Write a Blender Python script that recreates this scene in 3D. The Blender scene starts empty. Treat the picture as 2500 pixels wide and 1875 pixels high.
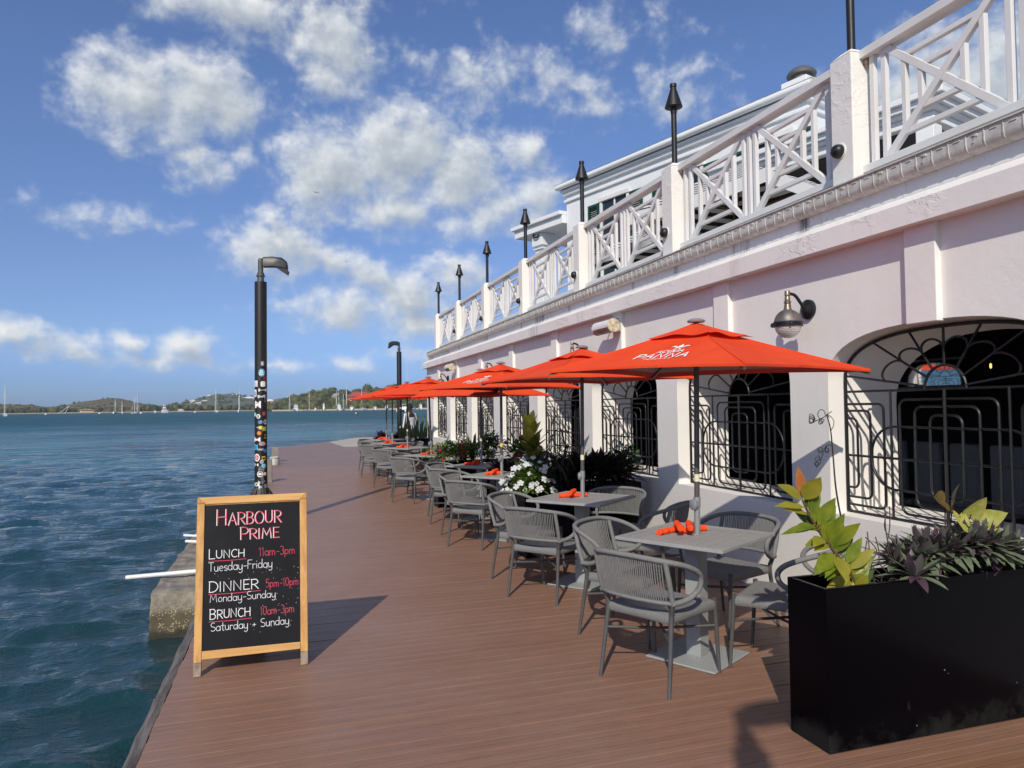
import bpy, math, random
from math import sin, cos, pi, radians, sqrt, atan2, tan, exp
from mathutils import Vector, Matrix
random.seed(7)
S = bpy.context.scene
COL = S.collection
# ------------------------------------------------------------------ camera, sky, sun, exposure
CH = 1.55                                   # eye height above the deck
FPX = 1745.0                                # focal length in pixels of the 2500 px wide photo
YAW, PITCH, ROLL = radians(17.4), radians(1.79), radians(0.72)
cd = Vector((sin(YAW)*cos(PITCH), cos(YAW)*cos(PITCH), sin(PITCH)))
r0 = Vector((cos(YAW), -sin(YAW), 0)); u0 = r0.cross(cd)
cr = r0*cos(ROLL) - u0*sin(ROLL); cu = u0*cos(ROLL) + r0*sin(ROLL)
CAMP = Vector((0, 0, CH))
cam = bpy.data.cameras.new("camera"); camo = bpy.data.objects.new("camera", cam); COL.objects.link(camo)
cam.sensor_width = 36; cam.lens = FPX/2500*36; cam.clip_start = .05; cam.clip_end = 20000
m = Matrix((cr, cu, -cd)).transposed().to_4x4(); m.translation = CAMP; camo.matrix_world = m
S.camera = camo
def ray(px, py):
    return (cd*FPX + cr*(px-1250) - cu*(py-937.5)).normalized()
def far(px, py, dist):
    """point at a horizontal distance along the bearing of a photo pixel (used for the far shore)"""
    v = ray(px, py); k = dist/sqrt(v.x*v.x+v.y*v.y); return CAMP + v*k
SUN_AZ, SUN_EL = radians(28.8), radians(36.0)   # direction the light travels (from +Y towards +X) and elevation
S.view_settings.view_transform = 'Standard'; S.view_settings.look = 'None'
S.view_settings.exposure = 0.35; S.view_settings.gamma = 1.0
S.cycles.max_bounces = 7; S.cycles.diffuse_bounces = 4; S.cycles.glossy_bounces = 3
S.cycles.sample_clamp_indirect = 4.0; S.cycles.use_denoising = True
sl = bpy.data.lights.new("sun", 'SUN'); sl.energy = 3.05; sl.angle = radians(0.55); sl.color = (1.0, .925, .80)
so = bpy.data.objects.new("sun", sl); COL.objects.link(so)
sd = Vector((sin(SUN_AZ)*cos(SUN_EL), cos(SUN_AZ)*cos(SUN_EL), -sin(SUN_EL)))
so.rotation_euler = sd.to_track_quat('-Z', 'Y').to_euler(); so.location = (-20, -30, 40)

W = bpy.data.worlds.new("World"); S.world = W; W.use_nodes = True
nt = W.node_tree; nt.nodes.clear()
class NT:
    """small helper for node trees"""
    def __init__(s, tree): s.t = tree
    def n(s, typ, **kw):
        nd = s.t.nodes.new(typ)
        ins = kw.pop('ins', {})
        for k, v in kw.items(): setattr(nd, k, v)
        for k, v in ins.items():
            if hasattr(v, 'is_linked') or hasattr(v, 'links'): s.t.links.new(v, nd.inputs[k])
            else: nd.inputs[k].default_value = v
        return nd
    def math(s, op, a, b=0.0, c=None, clamp=False):
        nd = s.t.nodes.new('ShaderNodeMath'); nd.operation = op; nd.use_clamp = clamp
        for i, x in enumerate((a, b, c)):
            if x is None: continue
            if hasattr(x, 'links'): s.t.links.new(x, nd.inputs[i])
            else: nd.inputs[i].default_value = x
        return nd.outputs[0]
    def vmath(s, op, a, b=(0, 0, 0)):
        nd = s.t.nodes.new('ShaderNodeVectorMath'); nd.operation = op
        for i, x in enumerate((a, b)):
            if hasattr(x, 'links'): s.t.links.new(x, nd.inputs[i])
            else: nd.inputs[i].default_value = x
        return nd.outputs['Value'] if op in ('LENGTH', 'DOT_PRODUCT') else nd.outputs[0]
    def ramp(s, fac, stops, interp='LINEAR'):
        nd = s.t.nodes.new('ShaderNodeValToRGB'); cr_ = nd.color_ramp; cr_.interpolation = interp
        while len(cr_.elements) < len(stops): cr_.elements.new(.5)
        for e, (p, c) in zip(cr_.elements, stops):
            e.position = p; e.color = (c if len(c) == 4 else (*c, 1)) if hasattr(c, '__len__') else (c, c, c, 1)
        s.t.links.new(fac, nd.inputs[0]); return nd.outputs[0]
    def smooth(s, x, a, b):
        nd = s.t.nodes.new('ShaderNodeMapRange'); nd.interpolation_type = 'SMOOTHSTEP'
        s.t.links.new(x, nd.inputs[0]); nd.inputs[1].default_value = a; nd.inputs[2].default_value = b
        return nd.outputs[0]
    def mix(s, fac, a, b, blend='MIX'):
        nd = s.t.nodes.new('ShaderNodeMix'); nd.data_type = 'RGBA'; nd.blend_type = blend
        for k, x in ((0, fac), (6, a), (7, b)):
            if hasattr(x, 'links'): s.t.links.new(x, nd.inputs[k])
            else: nd.inputs[k].default_value = x if k == 0 or len(x) == 4 else (*x, 1)
        return nd.outputs[2]
    def noise(s, vec, scale, detail=4, rough=.5, dist=0.0, out=0):
        nd = s.t.nodes.new('ShaderNodeTexNoise')
        if vec is not None: s.t.links.new(vec, nd.inputs['Vector'])
        nd.inputs['Scale'].default_value = scale; nd.inputs['Detail'].default_value = detail
        nd.inputs['Roughness'].default_value = rough; nd.inputs['Distortion'].default_value = dist
        return nd.outputs[out]
    def link(s, a, b): s.t.links.new(a, b)
# clouds: soft masses at given azimuth / elevation (degrees), broken up by noise
#        az   el   ra   re  weight
CLOUDS = [(-10.8, 21.7, 4.6, 3.4, 1.0), (-6.0, 22.2, 5.2, 3.2, 1.0), (-9, 19.6, 4.2, 2.0, .7),
          (-4.5, 28.2, 7.5, 2.2, .85), (3.4, 26.5, 4.0, 3.9, .9), (-1.5, 33, 14, 4, .7),
          (3.0, 17.8, 4.8, 4.4, 1.0), (8.5, 19.8, 6.4, 4.2, 1.05), (13.2, 18.2, 4.8, 4.0, .95), (7.8, 15.4, 5.5, 2.0, .7),
          (16.5, 15.6, 3.6, 2.6, .6), (12.6, 14.2, 3.2, 1.4, .5), (19.5, 16.6, 2.8, 3.3, .75), (18.5, 19.6, 2.2, 2.0, .6),
          (-0.8, 12.0, 4.6, 2.6, .95), (3.6, 11.4, 2.6, 1.7, .7), (5.0, 7.8, 6.5, 1.9, .8), (9.0, 8.6, 4.2, 2.6, .9), (6.0, 10.6, 2.8, 1.5, .75),
          (10.4, 6.4, 4.2, 1.5, .75), (12.6, 10.4, 3.0, 2.2, .8), (14.5, 24.6, 5.0, 2.2, .38), (20.5, 24.8, 4.0, 1.6, .42), (24, 22.8, 2.5, 1.3, .4),
          (-6.3, 17.6, 2.4, 1.9, .62), (-3.4, 18.6, 1.5, 1.2, .5), (26, 28, 3, 1.6, .3), (31, 24, 3, 2.2, .26),
          (-17.8, 5.0, 3.6, 1.4, .8), (-14.2, 4.6, 2.6, 1.2, .7), (-7.0, 4.7, 2.6, 1.5, .95), (-10.8, 4.9, 1.7, .9, .75), (-8.8, 3.8, 4.6, .8, .55),
          (-1.5, 3.2, 3.5, .7, .45), (4, 3.4, 2.8, .8, .42), (12, 4.2, 5, 1.0, .45), (-12, 13.2, 3.0, .8, .22), (-1.5, 14.6, 2.0, .8, .3),
          (50, 20, 9, 5, 1.0), (58, 14, 12, 4, .8), (40, 12, 6, 3, .5), (-40, 24, 13, 6, .9), (-34, 9, 10, 3, .8),
          (-70, 30, 18, 9, .9), (-110, 20, 20, 8, .9), (170, 40, 30, 12, .8), (110, 35, 24, 10, .8), (80, 22, 16, 8, .9), (-150, 26, 22, 9, .9)]
g = bpy.data.node_groups.new("cloud_density", 'ShaderNodeTree')
g.interface.new_socket("P", in_out='INPUT', socket_type='NodeSocketVector')
g.interface.new_socket("D", in_out='OUTPUT', socket_type='NodeSocketFloat')
G = NT(g); gi = g.nodes.new('NodeGroupInput'); go = g.nodes.new('NodeGroupOutput')
P = gi.outputs[0]
w1 = G.noise(P, .35, 3, .55, out=1)
Pw = G.vmath('ADD', P, G.vmath('MULTIPLY', G.vmath('SUBTRACT', w1, (.5, .5, .5)), (2.6, 1.9, 0)))
acc = None
for a, e, ra, re, wt in CLOUDS:
    d = G.vmath('LENGTH', G.vmath('MULTIPLY', G.vmath('SUBTRACT', Pw, (a, e, 0)), (1/ra, 1/re, 0)))
    v = G.math('MULTIPLY_ADD', d, -wt, wt)
    acc = v if acc is None else G.math('SMOOTH_MAX', acc, v, .12)
n1 = G.noise(G.vmath('MULTIPLY', P, (1, 1.25, 1)), .38, 9, .55, .25)
n2 = G.noise(P, 1.5, 6, .6, .1)
def puff(sc, wv):
    v = g.nodes.new('ShaderNodeTexVoronoi'); v.feature = 'SMOOTH_F1'; v.inputs['Scale'].default_value = sc; v.inputs['Smoothness'].default_value = .35; g.links.new(wv, v.inputs['Vector']); return v.outputs['Distance']
Pv = G.vmath('ADD', P, G.vmath('MULTIPLY', G.vmath('SUBTRACT', G.noise(P, 1.1, 4, .6, out=1), (.5, .5, .5)), (1.6, 1.3, 0)))
Pv = G.vmath('MULTIPLY', Pv, (1, 1.25, 0))
den = G.math('ADD', acc, G.math('MULTIPLY_ADD', n1, 1.45, -.73))
den = G.math('ADD', den, G.math('MULTIPLY_ADD', n2, .26, -.13))
den = G.math('ADD', den, G.math('MULTIPLY_ADD', puff(.55, Pv), -.26, .12))
den = G.math('ADD', den, G.math('MULTIPLY_ADD', puff(1.5, Pv), -.13, .06))
g.links.new(den, go.inputs[0])
N = NT(nt)
tc = N.n('ShaderNodeTexCoord').outputs['Generated']
sx = N.n('ShaderNodeSeparateXYZ', ins={0: tc})
az = N.math('MULTIPLY', N.math('ARCTAN2', sx.outputs[0], sx.outputs[1]), 180/pi)
el = N.math('MULTIPLY', N.math('ARCSINE', sx.outputs[2]), 180/pi)
ae = N.n('ShaderNodeCombineXYZ', ins={0: az, 1: el, 2: 0.0}).outputs[0]
def cd_group(vec):
    x = N.n('ShaderNodeGroup'); x.node_tree = g; nt.links.new(vec, x.inputs[0]); return x.outputs[0]
D0 = cd_group(ae)
D1 = cd_group(N.vmath('ADD', ae, (-.75, 1.0, 0)))
sky = N.n('ShaderNodeTexSky'); sky.sky_type = 'NISHITA'; sky.sun_disc = False
sky.sun_elevation = SUN_EL; sky.sun_rotation = SUN_AZ + pi
sky.altitude = 0; sky.air_density = 1.0; sky.dust_density = .6; sky.ozone_density = 2.2
SKY_STRENGTH = .146   # times a tint of about one half: the humid blue of the photograph
alpha = N.math('MULTIPLY', N.smooth(D0, -.22, .72), .95)
alpha = N.math('MULTIPLY', alpha, N.smooth(el, .2, 3.0))
shade = N.math('SUBTRACT', D0, D1)
lit = N.math('ADD', N.math('MULTIPLY', shade, .85), N.math('MULTIPLY_ADD', N.smooth(D0, .1, 1.1), -.42, .62), clamp=True)
ccol = N.ramp(lit, [(0, (.42, .48, .55)), (.45, (.58, .63, .68)), (.8, (.82, .85, .87)), (1, (.97, .98, .98))])
skyh = N.n('ShaderNodeHueSaturation', ins={'Saturation': 1.12, 'Value': 1.0, 'Color': sky.outputs[0]}).outputs[0]
tint = N.ramp(N.math('DIVIDE', el, 40.0, clamp=True), [(0, (.22, .345, .72)), (.05, (.235, .36, .74)), (.15, (.37, .425, .62)), (.25, (.45, .45, .585)), (.6, (.60, .565, .67)), (1, (.60, .565, .67))])
skyc = N.mix(1.0, skyh, tint, 'MULTIPLY')
b1 = N.n('ShaderNodeBackground', ins={'Color': skyc, 'Strength': SKY_STRENGTH})
b2 = N.n('ShaderNodeBackground', ins={'Color': ccol, 'Strength': .74})
mx = N.n('ShaderNodeMixShader', ins={0: alpha, 1: b1.outputs[0], 2: b2.outputs[0]})
N.link(mx.outputs[0], N.n('ShaderNodeOutputWorld').inputs[0])
W.cycles.sampling_method = 'MANUAL'; W.cycles.sample_map_resolution = 512

# ------------------------------------------------------------------ helpers
def tag(o, label=None, cat=None, group=None, kind=None):
    if label: o['label'] = label
    if cat: o['category'] = cat
    if group: o['group'] = group
    if kind: o['kind'] = kind
    return o
def thing(name, label, cat, loc=(0, 0, 0), rz=0, group=None):
    o = bpy.data.objects.new(name, None); COL.objects.link(o); o.empty_display_size = .1
    o.location = loc; o.rotation_euler = (0, 0, rz)
    return tag(o, label, cat, group)
def dup(root, loc=None, rz=None, label=None, group=None):
    def cp(o, par):
        c = o.copy(); COL.objects.link(c)
        if par: c.parent = par
        for ch in o.children: cp(ch, c)
        return c
    r = cp(root, None)
    if loc is not None: r.location = loc
    if rz is not None: r.rotation_euler = (0, 0, rz)
    if label: r['label'] = label
    if group: r['group'] = group
    return r
def catmull(pts, n=8, closed=False):
    P = [Vector(p) for p in pts]; out = []
    L = len(P)
    for i in range(L if closed else L-1):
        if closed: a, b, c, d = P[i-1], P[i], P[(i+1) % L], P[(i+2) % L]
        else: a, b, c, d = P[max(i-1, 0)], P[i], P[i+1], P[min(i+2, L-1)]
        for k in range(n):
            t = k/n
            out.append(.5*((2*b)+(c-a)*t+(2*a-5*b+4*c-d)*t*t+(3*b-a-3*c+d)*t**3))
    if not closed: out.append(P[-1])
    return out
def resample(pts, step):
    P = [Vector(p) for p in pts]; out = [P[0].copy()]; acc = 0
    for a, b in zip(P, P[1:]):
        l = (b-a).length
        if l < 1e-9: continue
        t = step-acc
        while t <= l:
            out.append(a.lerp(b, t/l)); t += step
        acc = (acc+l) % step
    out.append(P[-1].copy()); return out
class MB:
    def __init__(s): s.v = []; s.f = []; s.mi = []; s.cur = 0
    def add(s, vs, fs):
        o = len(s.v); s.v.extend(tuple(v) for v in vs)
        for f in fs: s.f.append(tuple(i+o for i in f)); s.mi.append(s.cur)
        return s
    def box(s, c, d, rz=0.0, M=None):
        x, y, z = d[0]/2, d[1]/2, d[2]/2
        R = M if M is not None else Matrix.Rotation(rz, 3, 'Z')
        vs = [R @ Vector(q) + Vector(c) for q in ((-x, -y, -z), (x, -y, -z), (x, y, -z), (-x, y, -z), (-x, -y, z), (x, -y, z), (x, y, z), (-x, y, z))]
        return s.add(vs, [(0, 3, 2, 1), (4, 5, 6, 7), (0, 1, 5, 4), (1, 2, 6, 5), (2, 3, 7, 6), (3, 0, 4, 7)])
    def bb(s, x0, x1, y0, y1, z0, z1):
        return s.box(((x0+x1)/2, (y0+y1)/2, (z0+z1)/2), (abs(x1-x0), abs(y1-y0), abs(z1-z0)))
    def beam(s, p0, p1, w, h, up=(0, 0, 1)):
        a, b = Vector(p0), Vector(p1); t = (b-a); L = t.length; t.normalize()
        side = t.cross(Vector(up))
        if side.length < 1e-5: side = t.cross(Vector((0, 1, 0)))
        side.normalize(); up2 = side.cross(t)
        M = Matrix((t, side, up2)).transposed()
        return s.box((a+b)/2, (L, w, h), M=M)
    def tube(s, pts, r, n=8, closed=False, caps=True):
        P = [Vector(p) for p in pts]; L = len(P)
        R = r if hasattr(r, '__len__') else [r]*L
        tang = []
        for i in range(L):
            a = P[i-1] if (i > 0 or closed) else P[i]; b = P[(i+1) % L] if (i < L-1 or closed) else P[i]
            t = b-a
            tang.append(t.normalized() if t.length > 1e-9 else Vector((0, 0, 1)))
        ref = Vector((0, 0, 1)) if abs(tang[0].z) < .9 else Vector((1, 0, 0))
        nrm = (ref - tang[0]*ref.dot(tang[0])).normalized()
        vs = []
        for i in range(L):
            nrm = (nrm - tang[i]*nrm.dot(tang[i]))
            if nrm.length < 1e-6: nrm = tang[i].orthogonal()
            nrm.normalize(); bn = tang[i].cross(nrm)
            for k in range(n):
                a = 2*pi*k/n
                vs.append(P[i] + (nrm*cos(a)+bn*sin(a))*R[i])
        fs = []
        for i in range(L if closed else L-1):
            j = (i+1) % L
            for k in range(n):
                k2 = (k+1) % n
                fs.append((i*n+k, i*n+k2, j*n+k2, j*n+k))
        if caps and not closed:
            fs.append(tuple(range(n-1, -1, -1))); fs.append(tuple((L-1)*n+k for k in range(n)))
        return s.add(vs, fs)
    def cyl(s, p0, p1, r0, r1=None, n=12):
        return s.tube([p0, p1], [r0, r0 if r1 is None else r1], n)
    def lathe(s, prof, n=20, c=(0, 0, 0), M=None, caps=True):
        c = Vector(c); vs = []
        for r, z in prof:
            for k in range(n):
                a = 2*pi*k/n; q = Vector((r*cos(a), r*sin(a), z))
                vs.append((M @ q if M is not None else q) + c)
        fs = []
        for i in range(len(prof)-1):
            for k in range(n):
                k2 = (k+1) % n; fs.append((i*n+k, i*n+k2, (i+1)*n+k2, (i+1)*n+k))
        if caps:
            fs.append(tuple(range(n-1, -1, -1))); fs.append(tuple((len(prof)-1)*n+k for k in range(n)))
        return s.add(vs, fs)
    def grid(s, fn, nu, nv):
        vs = [fn(i/nu, j/nv) for j in range(nv+1) for i in range(nu+1)]
        fs = [(j*(nu+1)+i, j*(nu+1)+i+1, (j+1)*(nu+1)+i+1, (j+1)*(nu+1)+i) for j in range(nv) for i in range(nu)]
        return s.add(vs, fs)
    def build(s, name, mats, parent=None, smooth=None, bevel=None):
        me = bpy.data.meshes.new(name); me.from_pydata(s.v, [], s.f)
        mats = mats if isinstance(mats, (list, tuple)) else [mats]
        for mm in mats: me.materials.append(mm)
        if len(mats) > 1: me.polygons.foreach_set('material_index', s.mi)
        if smooth is not None:
            me.shade_smooth()
            if smooth < 180: me.set_sharp_from_angle(angle=radians(smooth))
        me.update()
        o = bpy.data.objects.new(name, me); COL.objects.link(o)
        if parent: o.parent = parent
        if bevel:
            b = o.modifiers.new('bevel', 'BEVEL'); b.width = bevel; b.segments = 2; b.limit_method = 'ANGLE'; b.angle_limit = radians(40)
        return o
# ------------------------------------------------------------------ materials
def lin(c):
    """sRGB 0..255 to linear"""
    return tuple((x/255/12.92 if x/255 <= .04045 else ((x/255+.055)/1.055)**2.4) for x in c)
def mat(name, base, rough=.6, metal=0.0, var=0.0, vscale=6.0, bump=0.0, bscale=60.0, col2=None, spec=.5, emit=None, stretch=None, coat=0.0, trans=0.0, bdist=.01, vdet=5):
    mm = bpy.data.materials.new(name); mm.use_nodes = True; t = NT(mm.node_tree)
    b = mm.node_tree.nodes['Principled BSDF']
    b.inputs['Roughness'].default_value = rough; b.inputs['Metallic'].default_value = metal
    b.inputs['Specular IOR Level'].default_value = spec; b.inputs['Coat Weight'].default_value = coat
    b.inputs['Transmission Weight'].default_value = trans
    vec = None
    if var or bump or col2:
        vec = t.n('ShaderNodeTexCoord').outputs['Object']
        if stretch: vec = t.vmath('MULTIPLY', vec, stretch)
    if var or col2:
        nz = t.noise(vec, vscale, vdet, .6)
        c2 = col2 if col2 else tuple(max(0, x*(1-var)) for x in base)
        c1 = base if col2 else tuple(min(1, x*(1+var*.5)) for x in base)
        t.link(t.mix(t.smooth(nz, .32, .68), c1, c2), b.inputs['Base Color'])
        t.link(t.math('MULTIPLY_ADD', nz, .3, rough-.15, clamp=True), b.inputs['Roughness'])
    else: b.inputs['Base Color'].default_value = (*base, 1)
    if bump:
        bp = t.n('ShaderNodeBump', ins={'Strength': bump, 'Distance': bdist, 'Height': t.noise(vec, bscale, 4, .6)})
        t.link(bp.outputs[0], b.inputs['Normal'])
    if emit:
        b.inputs['Emission Color'].default_value = (*emit[0], 1); b.inputs['Emission Strength'].default_value = emit[1]
    return mm
# ------------------------------------------------------------------ setting: sea, quay, deck
SEA = -.42
def make_sea():
    import numpy as np
    rng = np.random.default_rng(3)
    az = np.radians(np.concatenate([np.arange(-175, -62, 3.0), np.arange(-62, 62, .30), np.arange(62, 185.1, 3.0)])); na = len(az)
    rr = [1.0]
    while rr[-1] < 3300: rr.append(rr[-1]*(1.0095 if rr[-1] < 45 else 1.015 if rr[-1] < 70 else 1.03 if rr[-1] < 400 else 1.09))
    rr = np.array(rr); nr = len(rr)
    R, A = np.meshgrid(rr, az, indexing='ij')
    X = R*np.sin(A); Y = R*np.cos(A); Z = np.zeros_like(X); DX = np.zeros_like(X); DY = np.zeros_like(X)
    step = np.maximum(np.gradient(rr)[:, None]*np.ones_like(A), R*np.radians(.30))
    nw = 96
    lam = np.exp(rng.uniform(np.log(.16), np.log(2.4), nw)); th = np.radians(248) + rng.normal(0, .50, nw)
    for l, t, ph in zip(lam, th, rng.uniform(0, 2*np.pi, nw)):
        k = 2*np.pi/l; a = .0098*min(l, .7)*(1 if l < .7 else (.7/l)**.55)
        att = np.clip((l/step-2.0)/2.0, 0, 1)
        q = k*(X*np.cos(t)+Y*np.sin(t))+ph
        gust = .75+.25*np.sin(X*.21+Y*.13+ph)
        Z += a*att*gust*np.cos(q); DX -= .85*a*att*np.cos(t)*np.sin(q); DY -= .85*a*att*np.sin(t)*np.sin(q)
    co = np.stack([X+DX, Y+DY, Z+SEA], -1).reshape(-1, 3)
    i, j = np.meshgrid(np.arange(nr-1), np.arange(na-1), indexing='ij')
    f = np.stack([i*na+j, i*na+j+1, (i+1)*na+j+1, (i+1)*na+j], -1).reshape(-1, 4)
    me = bpy.data.meshes.new('sea'); me.vertices.add(len(co)); me.vertices.foreach_set('co', co.astype('f').ravel())
    me.loops.add(f.size); me.loops.foreach_set('vertex_index', f.astype('i').ravel())
    me.polygons.add(len(f)); me.polygons.foreach_set('loop_start', np.arange(0, f.size, 4, dtype='i'))
    me.update(calc_edges=True); me.shade_smooth()
    o = bpy.data.objects.new('sea', me); COL.objects.link(o)
    mm = bpy.data.materials.new('sea_water'); mm.use_nodes = True; t = NT(mm.node_tree); b = mm.node_tree.nodes['Principled BSDF']
    pos = t.n('ShaderNodeNewGeometry').outputs['Position']
    big = t.noise(t.vmath('MULTIPLY', pos, (.02, .05, 0)), 1.0, 4, .6)
    gust = t.noise(t.vmath('MULTIPLY', pos, (.09, .30, 0)), 1.0, 4, .6, .4)
    dist = t.vmath('LENGTH', pos)
    shal = t.smooth(dist, 3.0, 26.0)
    deep = t.mix(t.smooth(big, .35, .65), (.006, .041, .062), (.009, .064, .088))
    deep = t.mix(t.math('MULTIPLY', t.smooth(dist, 90, 500), .75), deep, (.004, .040, .085))
    fb = t.noise(t.vmath('MULTIPLY', pos, (.05, .06, 0)), 1.0, 11, .80, .3)  # light and dark of distant wavelets, painted into the base colour
    deep = t.mix(t.math('MULTIPLY', t.smooth(dist, 10, 60), 1.0), deep, t.mix(t.smooth(fb, .455, .545), (.0025, .027, .046), (.014, .125, .155)))
    lane = t.noise(t.vmath('MULTIPLY', pos, (.045, .13, 0)), 1.0, 5, .62, .8)  # broader bright and dark wave streaks, also painted into the colour
    deep = t.mix(t.math('MULTIPLY', t.smooth(lane, .52, .61), t.math('MULTIPLY', t.smooth(dist, 12, 40), .75)), deep, (.020, .150, .190))
    deep = t.mix(t.math('MULTIPLY', t.math('SUBTRACT', 1.0, t.smooth(lane, .38, .47)), t.math('MULTIPLY', t.smooth(dist, 12, 40), .7)), deep, (.002, .022, .038))
    t.link(t.mix(shal, (.011, .042, .050), deep), b.inputs['Base Color'])
    b.inputs['IOR'].default_value = 1.333
    h1 = t.noise(t.vmath('MULTIPLY', pos, (1.0, 1.6, 0)), 5.0, 5, .62, .35)
    h2 = t.noise(t.vmath('MULTIPLY', pos, (.35, .9, 0)), 1.0, 6, .62, .5)
    h3 = t.noise(t.vmath('MULTIPLY', pos, (.09, .26, 0)), 1.0, 6, .62, .5)
    h4 = t.noise(t.vmath('MULTIPLY', pos, (1.2, 2.7, 0)), 1.0, 5, .6, .4)
    gs = t.math('MULTIPLY_ADD', t.smooth(gust, .3, .7), .75, .55)
    h = t.math('MULTIPLY', h1, .052)
    h = t.math('ADD', h, t.math('MULTIPLY', t.math('MULTIPLY', h4, .22), t.math('MULTIPLY', t.smooth(dist, 5, 16), gs)))
    h = t.math('ADD', h, t.math('MULTIPLY', t.math('MULTIPLY', h2, .85), t.math('MULTIPLY', t.smooth(dist, 14, 50), gs)))
    h = t.math('ADD', h, t.math('MULTIPLY', t.math('MULTIPLY', h3, 2.6), t.smooth(dist, 60, 220)))
    t.link(t.math('ADD', t.math('MULTIPLY_ADD', t.smooth(dist, 20, 160), .34, .05), t.math('MULTIPLY', t.smooth(fb, .455, .545), t.math('MULTIPLY', t.smooth(dist, 20, 80), .16))), b.inputs['Roughness'])
    bp = t.n('ShaderNodeBump', ins={'Strength': .85, 'Distance': 1.0, 'Height': h}); t.link(bp.outputs[0], b.inputs['Normal'])
    me.materials.append(mm); tag(o, 'choppy teal blue harbour water', None, None, 'structure')
make_sea()

# deck boards: X across, one mesh of separate boards with open joints
DPITCH = .096
DECK_L0, DECK_L1 = -.665, -.44
def deck_left(y): return DECK_L0 + (DECK_L1-DECK_L0)*y/30.0
def m_deck():
    mm = bpy.data.materials.new('deck_boards'); mm.use_nodes = True; t = NT(mm.node_tree); b = mm.node_tree.nodes['Principled BSDF']
    pos = t.n('ShaderNodeNewGeometry').outputs['Position']
    sx = t.n('ShaderNodeSeparateXYZ', ins={0: pos}); y = sx.outputs[1]
    bi = t.math('FLOOR', t.math('DIVIDE', y, DPITCH))
    wn = t.n('ShaderNodeTexWhiteNoise', noise_dimensions='1D'); t.link(bi, wn.inputs['W'])
    rnd = wn.outputs[0]
    off = t.n('ShaderNodeCombineXYZ', ins={0: t.math('MULTIPLY', rnd, 37.0), 1: t.math('MULTIPLY', rnd, 11.0), 2: 0.0}).outputs[0]
    v = t.vmath('ADD', pos, off)
    grain = t.noise(t.vmath('MULTIPLY', v, (3.2, 85, 1)), 1.0, 6, .62, 1.1)
    cath = t.noise(t.vmath('MULTIPLY', v, (1.1, 12, 1)), 1.4, 5, .6, 1.6)
    dirt = t.noise(pos, 1.1, 5, .62); dirt2 = t.noise(pos, 5.5, 6, .65)
    c = t.mix(t.smooth(cath, .25, .75), (.285, .150, .097), (.224, .120, .080))
    c = t.mix(t.math('MULTIPLY', t.smooth(grain, .46, .80), .38), c, (.140, .085, .068))
    c = t.mix(t.math('MULTIPLY_ADD', rnd, .34, .0), c, (.275, .152, .098))
    c = t.mix(t.math('MULTIPLY', t.smooth(dirt, .38, .74), .42), c, (.300, .195, .145))
    c = t.mix(t.math('MULTIPLY', t.smooth(dirt2, .56, .78), .25), c, (.31, .225, .185))
    c = t.mix(t.math('MULTIPLY', t.smooth(y, 19.6, 20.0), .45), c, (.17, .11, .098))
    x = sx.outputs[0]
    rust = t.math('MULTIPLY', t.smooth(x, 1.4, 2.7), t.smooth(t.math('MULTIPLY', y, -1.0), -2.62, -2.2))
    c = t.mix(t.math('MULTIPLY', rust, .55), c, (.19, .085, .030))
    sp = t.n('ShaderNodeTexVoronoi', feature='F1', ins={'Vector': pos, 'Scale': 6.5})
    fl = t.math('MULTIPLY', t.math('LESS_THAN', sp.outputs['Distance'], .028), t.math('GREATER_THAN', t.noise(pos, 2.1, 2), .52))
    c = t.mix(t.math('MULTIPLY', fl, .8), c, (.55, .50, .45))
    t.link(c, b.inputs['Base Color'])
    t.link(t.math('MULTIPLY_ADD', dirt2, .28, .29), b.inputs['Roughness']); b.inputs['Specular IOR Level'].default_value = .5
    fy = t.math('FRACT', t.math('DIVIDE', t.math('ADD', y, .0), DPITCH))
    gr = t.smooth(t.math('ABSOLUTE', t.math('SUBTRACT', fy, .5)), .0, .035)
    hh = t.math('ADD', t.math('MULTIPLY', grain, .0026), t.math('MULTIPLY', gr, .0035))
    bp = t.n('ShaderNodeBump', ins={'Strength': .9, 'Distance': 1.0, 'Height': hh}); t.link(bp.outputs[0], b.inputs['Normal'])
    return mm
M_DECK = m_deck()
def make_deck():
    b = MB(); pitch = DPITCH; gap = .0034; i = int(-4.0/pitch)
    # outline of the far end of the deck, seen obliquely: (-.44,30.6) (1.77,34.6) then along the paving (2.15,29.6) to the wall
    while True:
        y0 = i*pitch + gap/2; y1 = (i+1)*pitch - gap/2; i += 1
        if y1 > 34.6: break
        yc = (y0+y1)/2
        xl = deck_left(yc) if yc < 30.4 else -.44 + (yc-30.4)*(1.77+.44)/(34.6-30.4)
        xr = 3.9 if yc < 29.6 else 2.15 - (yc-29.6)*(2.15-1.77)/(34.6-29.6)
        if xr-xl < .03: continue
        xl += random.uniform(-.004, .004); dz = random.uniform(-.0012, .0012); e = .0008
        vs = [(xl, y0, -.03), (xr, y0, -.03), (xr, y1, -.03), (xl, y1, -.03),
              (xl, y0, dz-e), (xr, y0, dz-e), (xr, y1, dz-e), (xl, y1, dz-e), (xl+e, y0+e, dz), (xr, y0+e, dz), (xr, y1-e, dz), (xl+e, y1-e, dz)]
        b.add(vs, [(0, 1, 5, 4), (1, 2, 6, 5), (2, 3, 7, 6), (3, 0, 4, 7), (4, 5, 9, 8), (5, 6, 10, 9), (6, 7, 11, 10), (7, 4, 8, 11), (8, 9, 10, 11)])
    o = b.build('deck', M_DECK); tag(o, 'brown composite deck boards along the quay', None, None, 'structure')
make_deck()
M_CONC = mat('weathered_concrete', (.27, .245, .205), .85, var=.35, vscale=3.2, bump=.5, bscale=45, col2=(.17, .15, .125))
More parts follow.
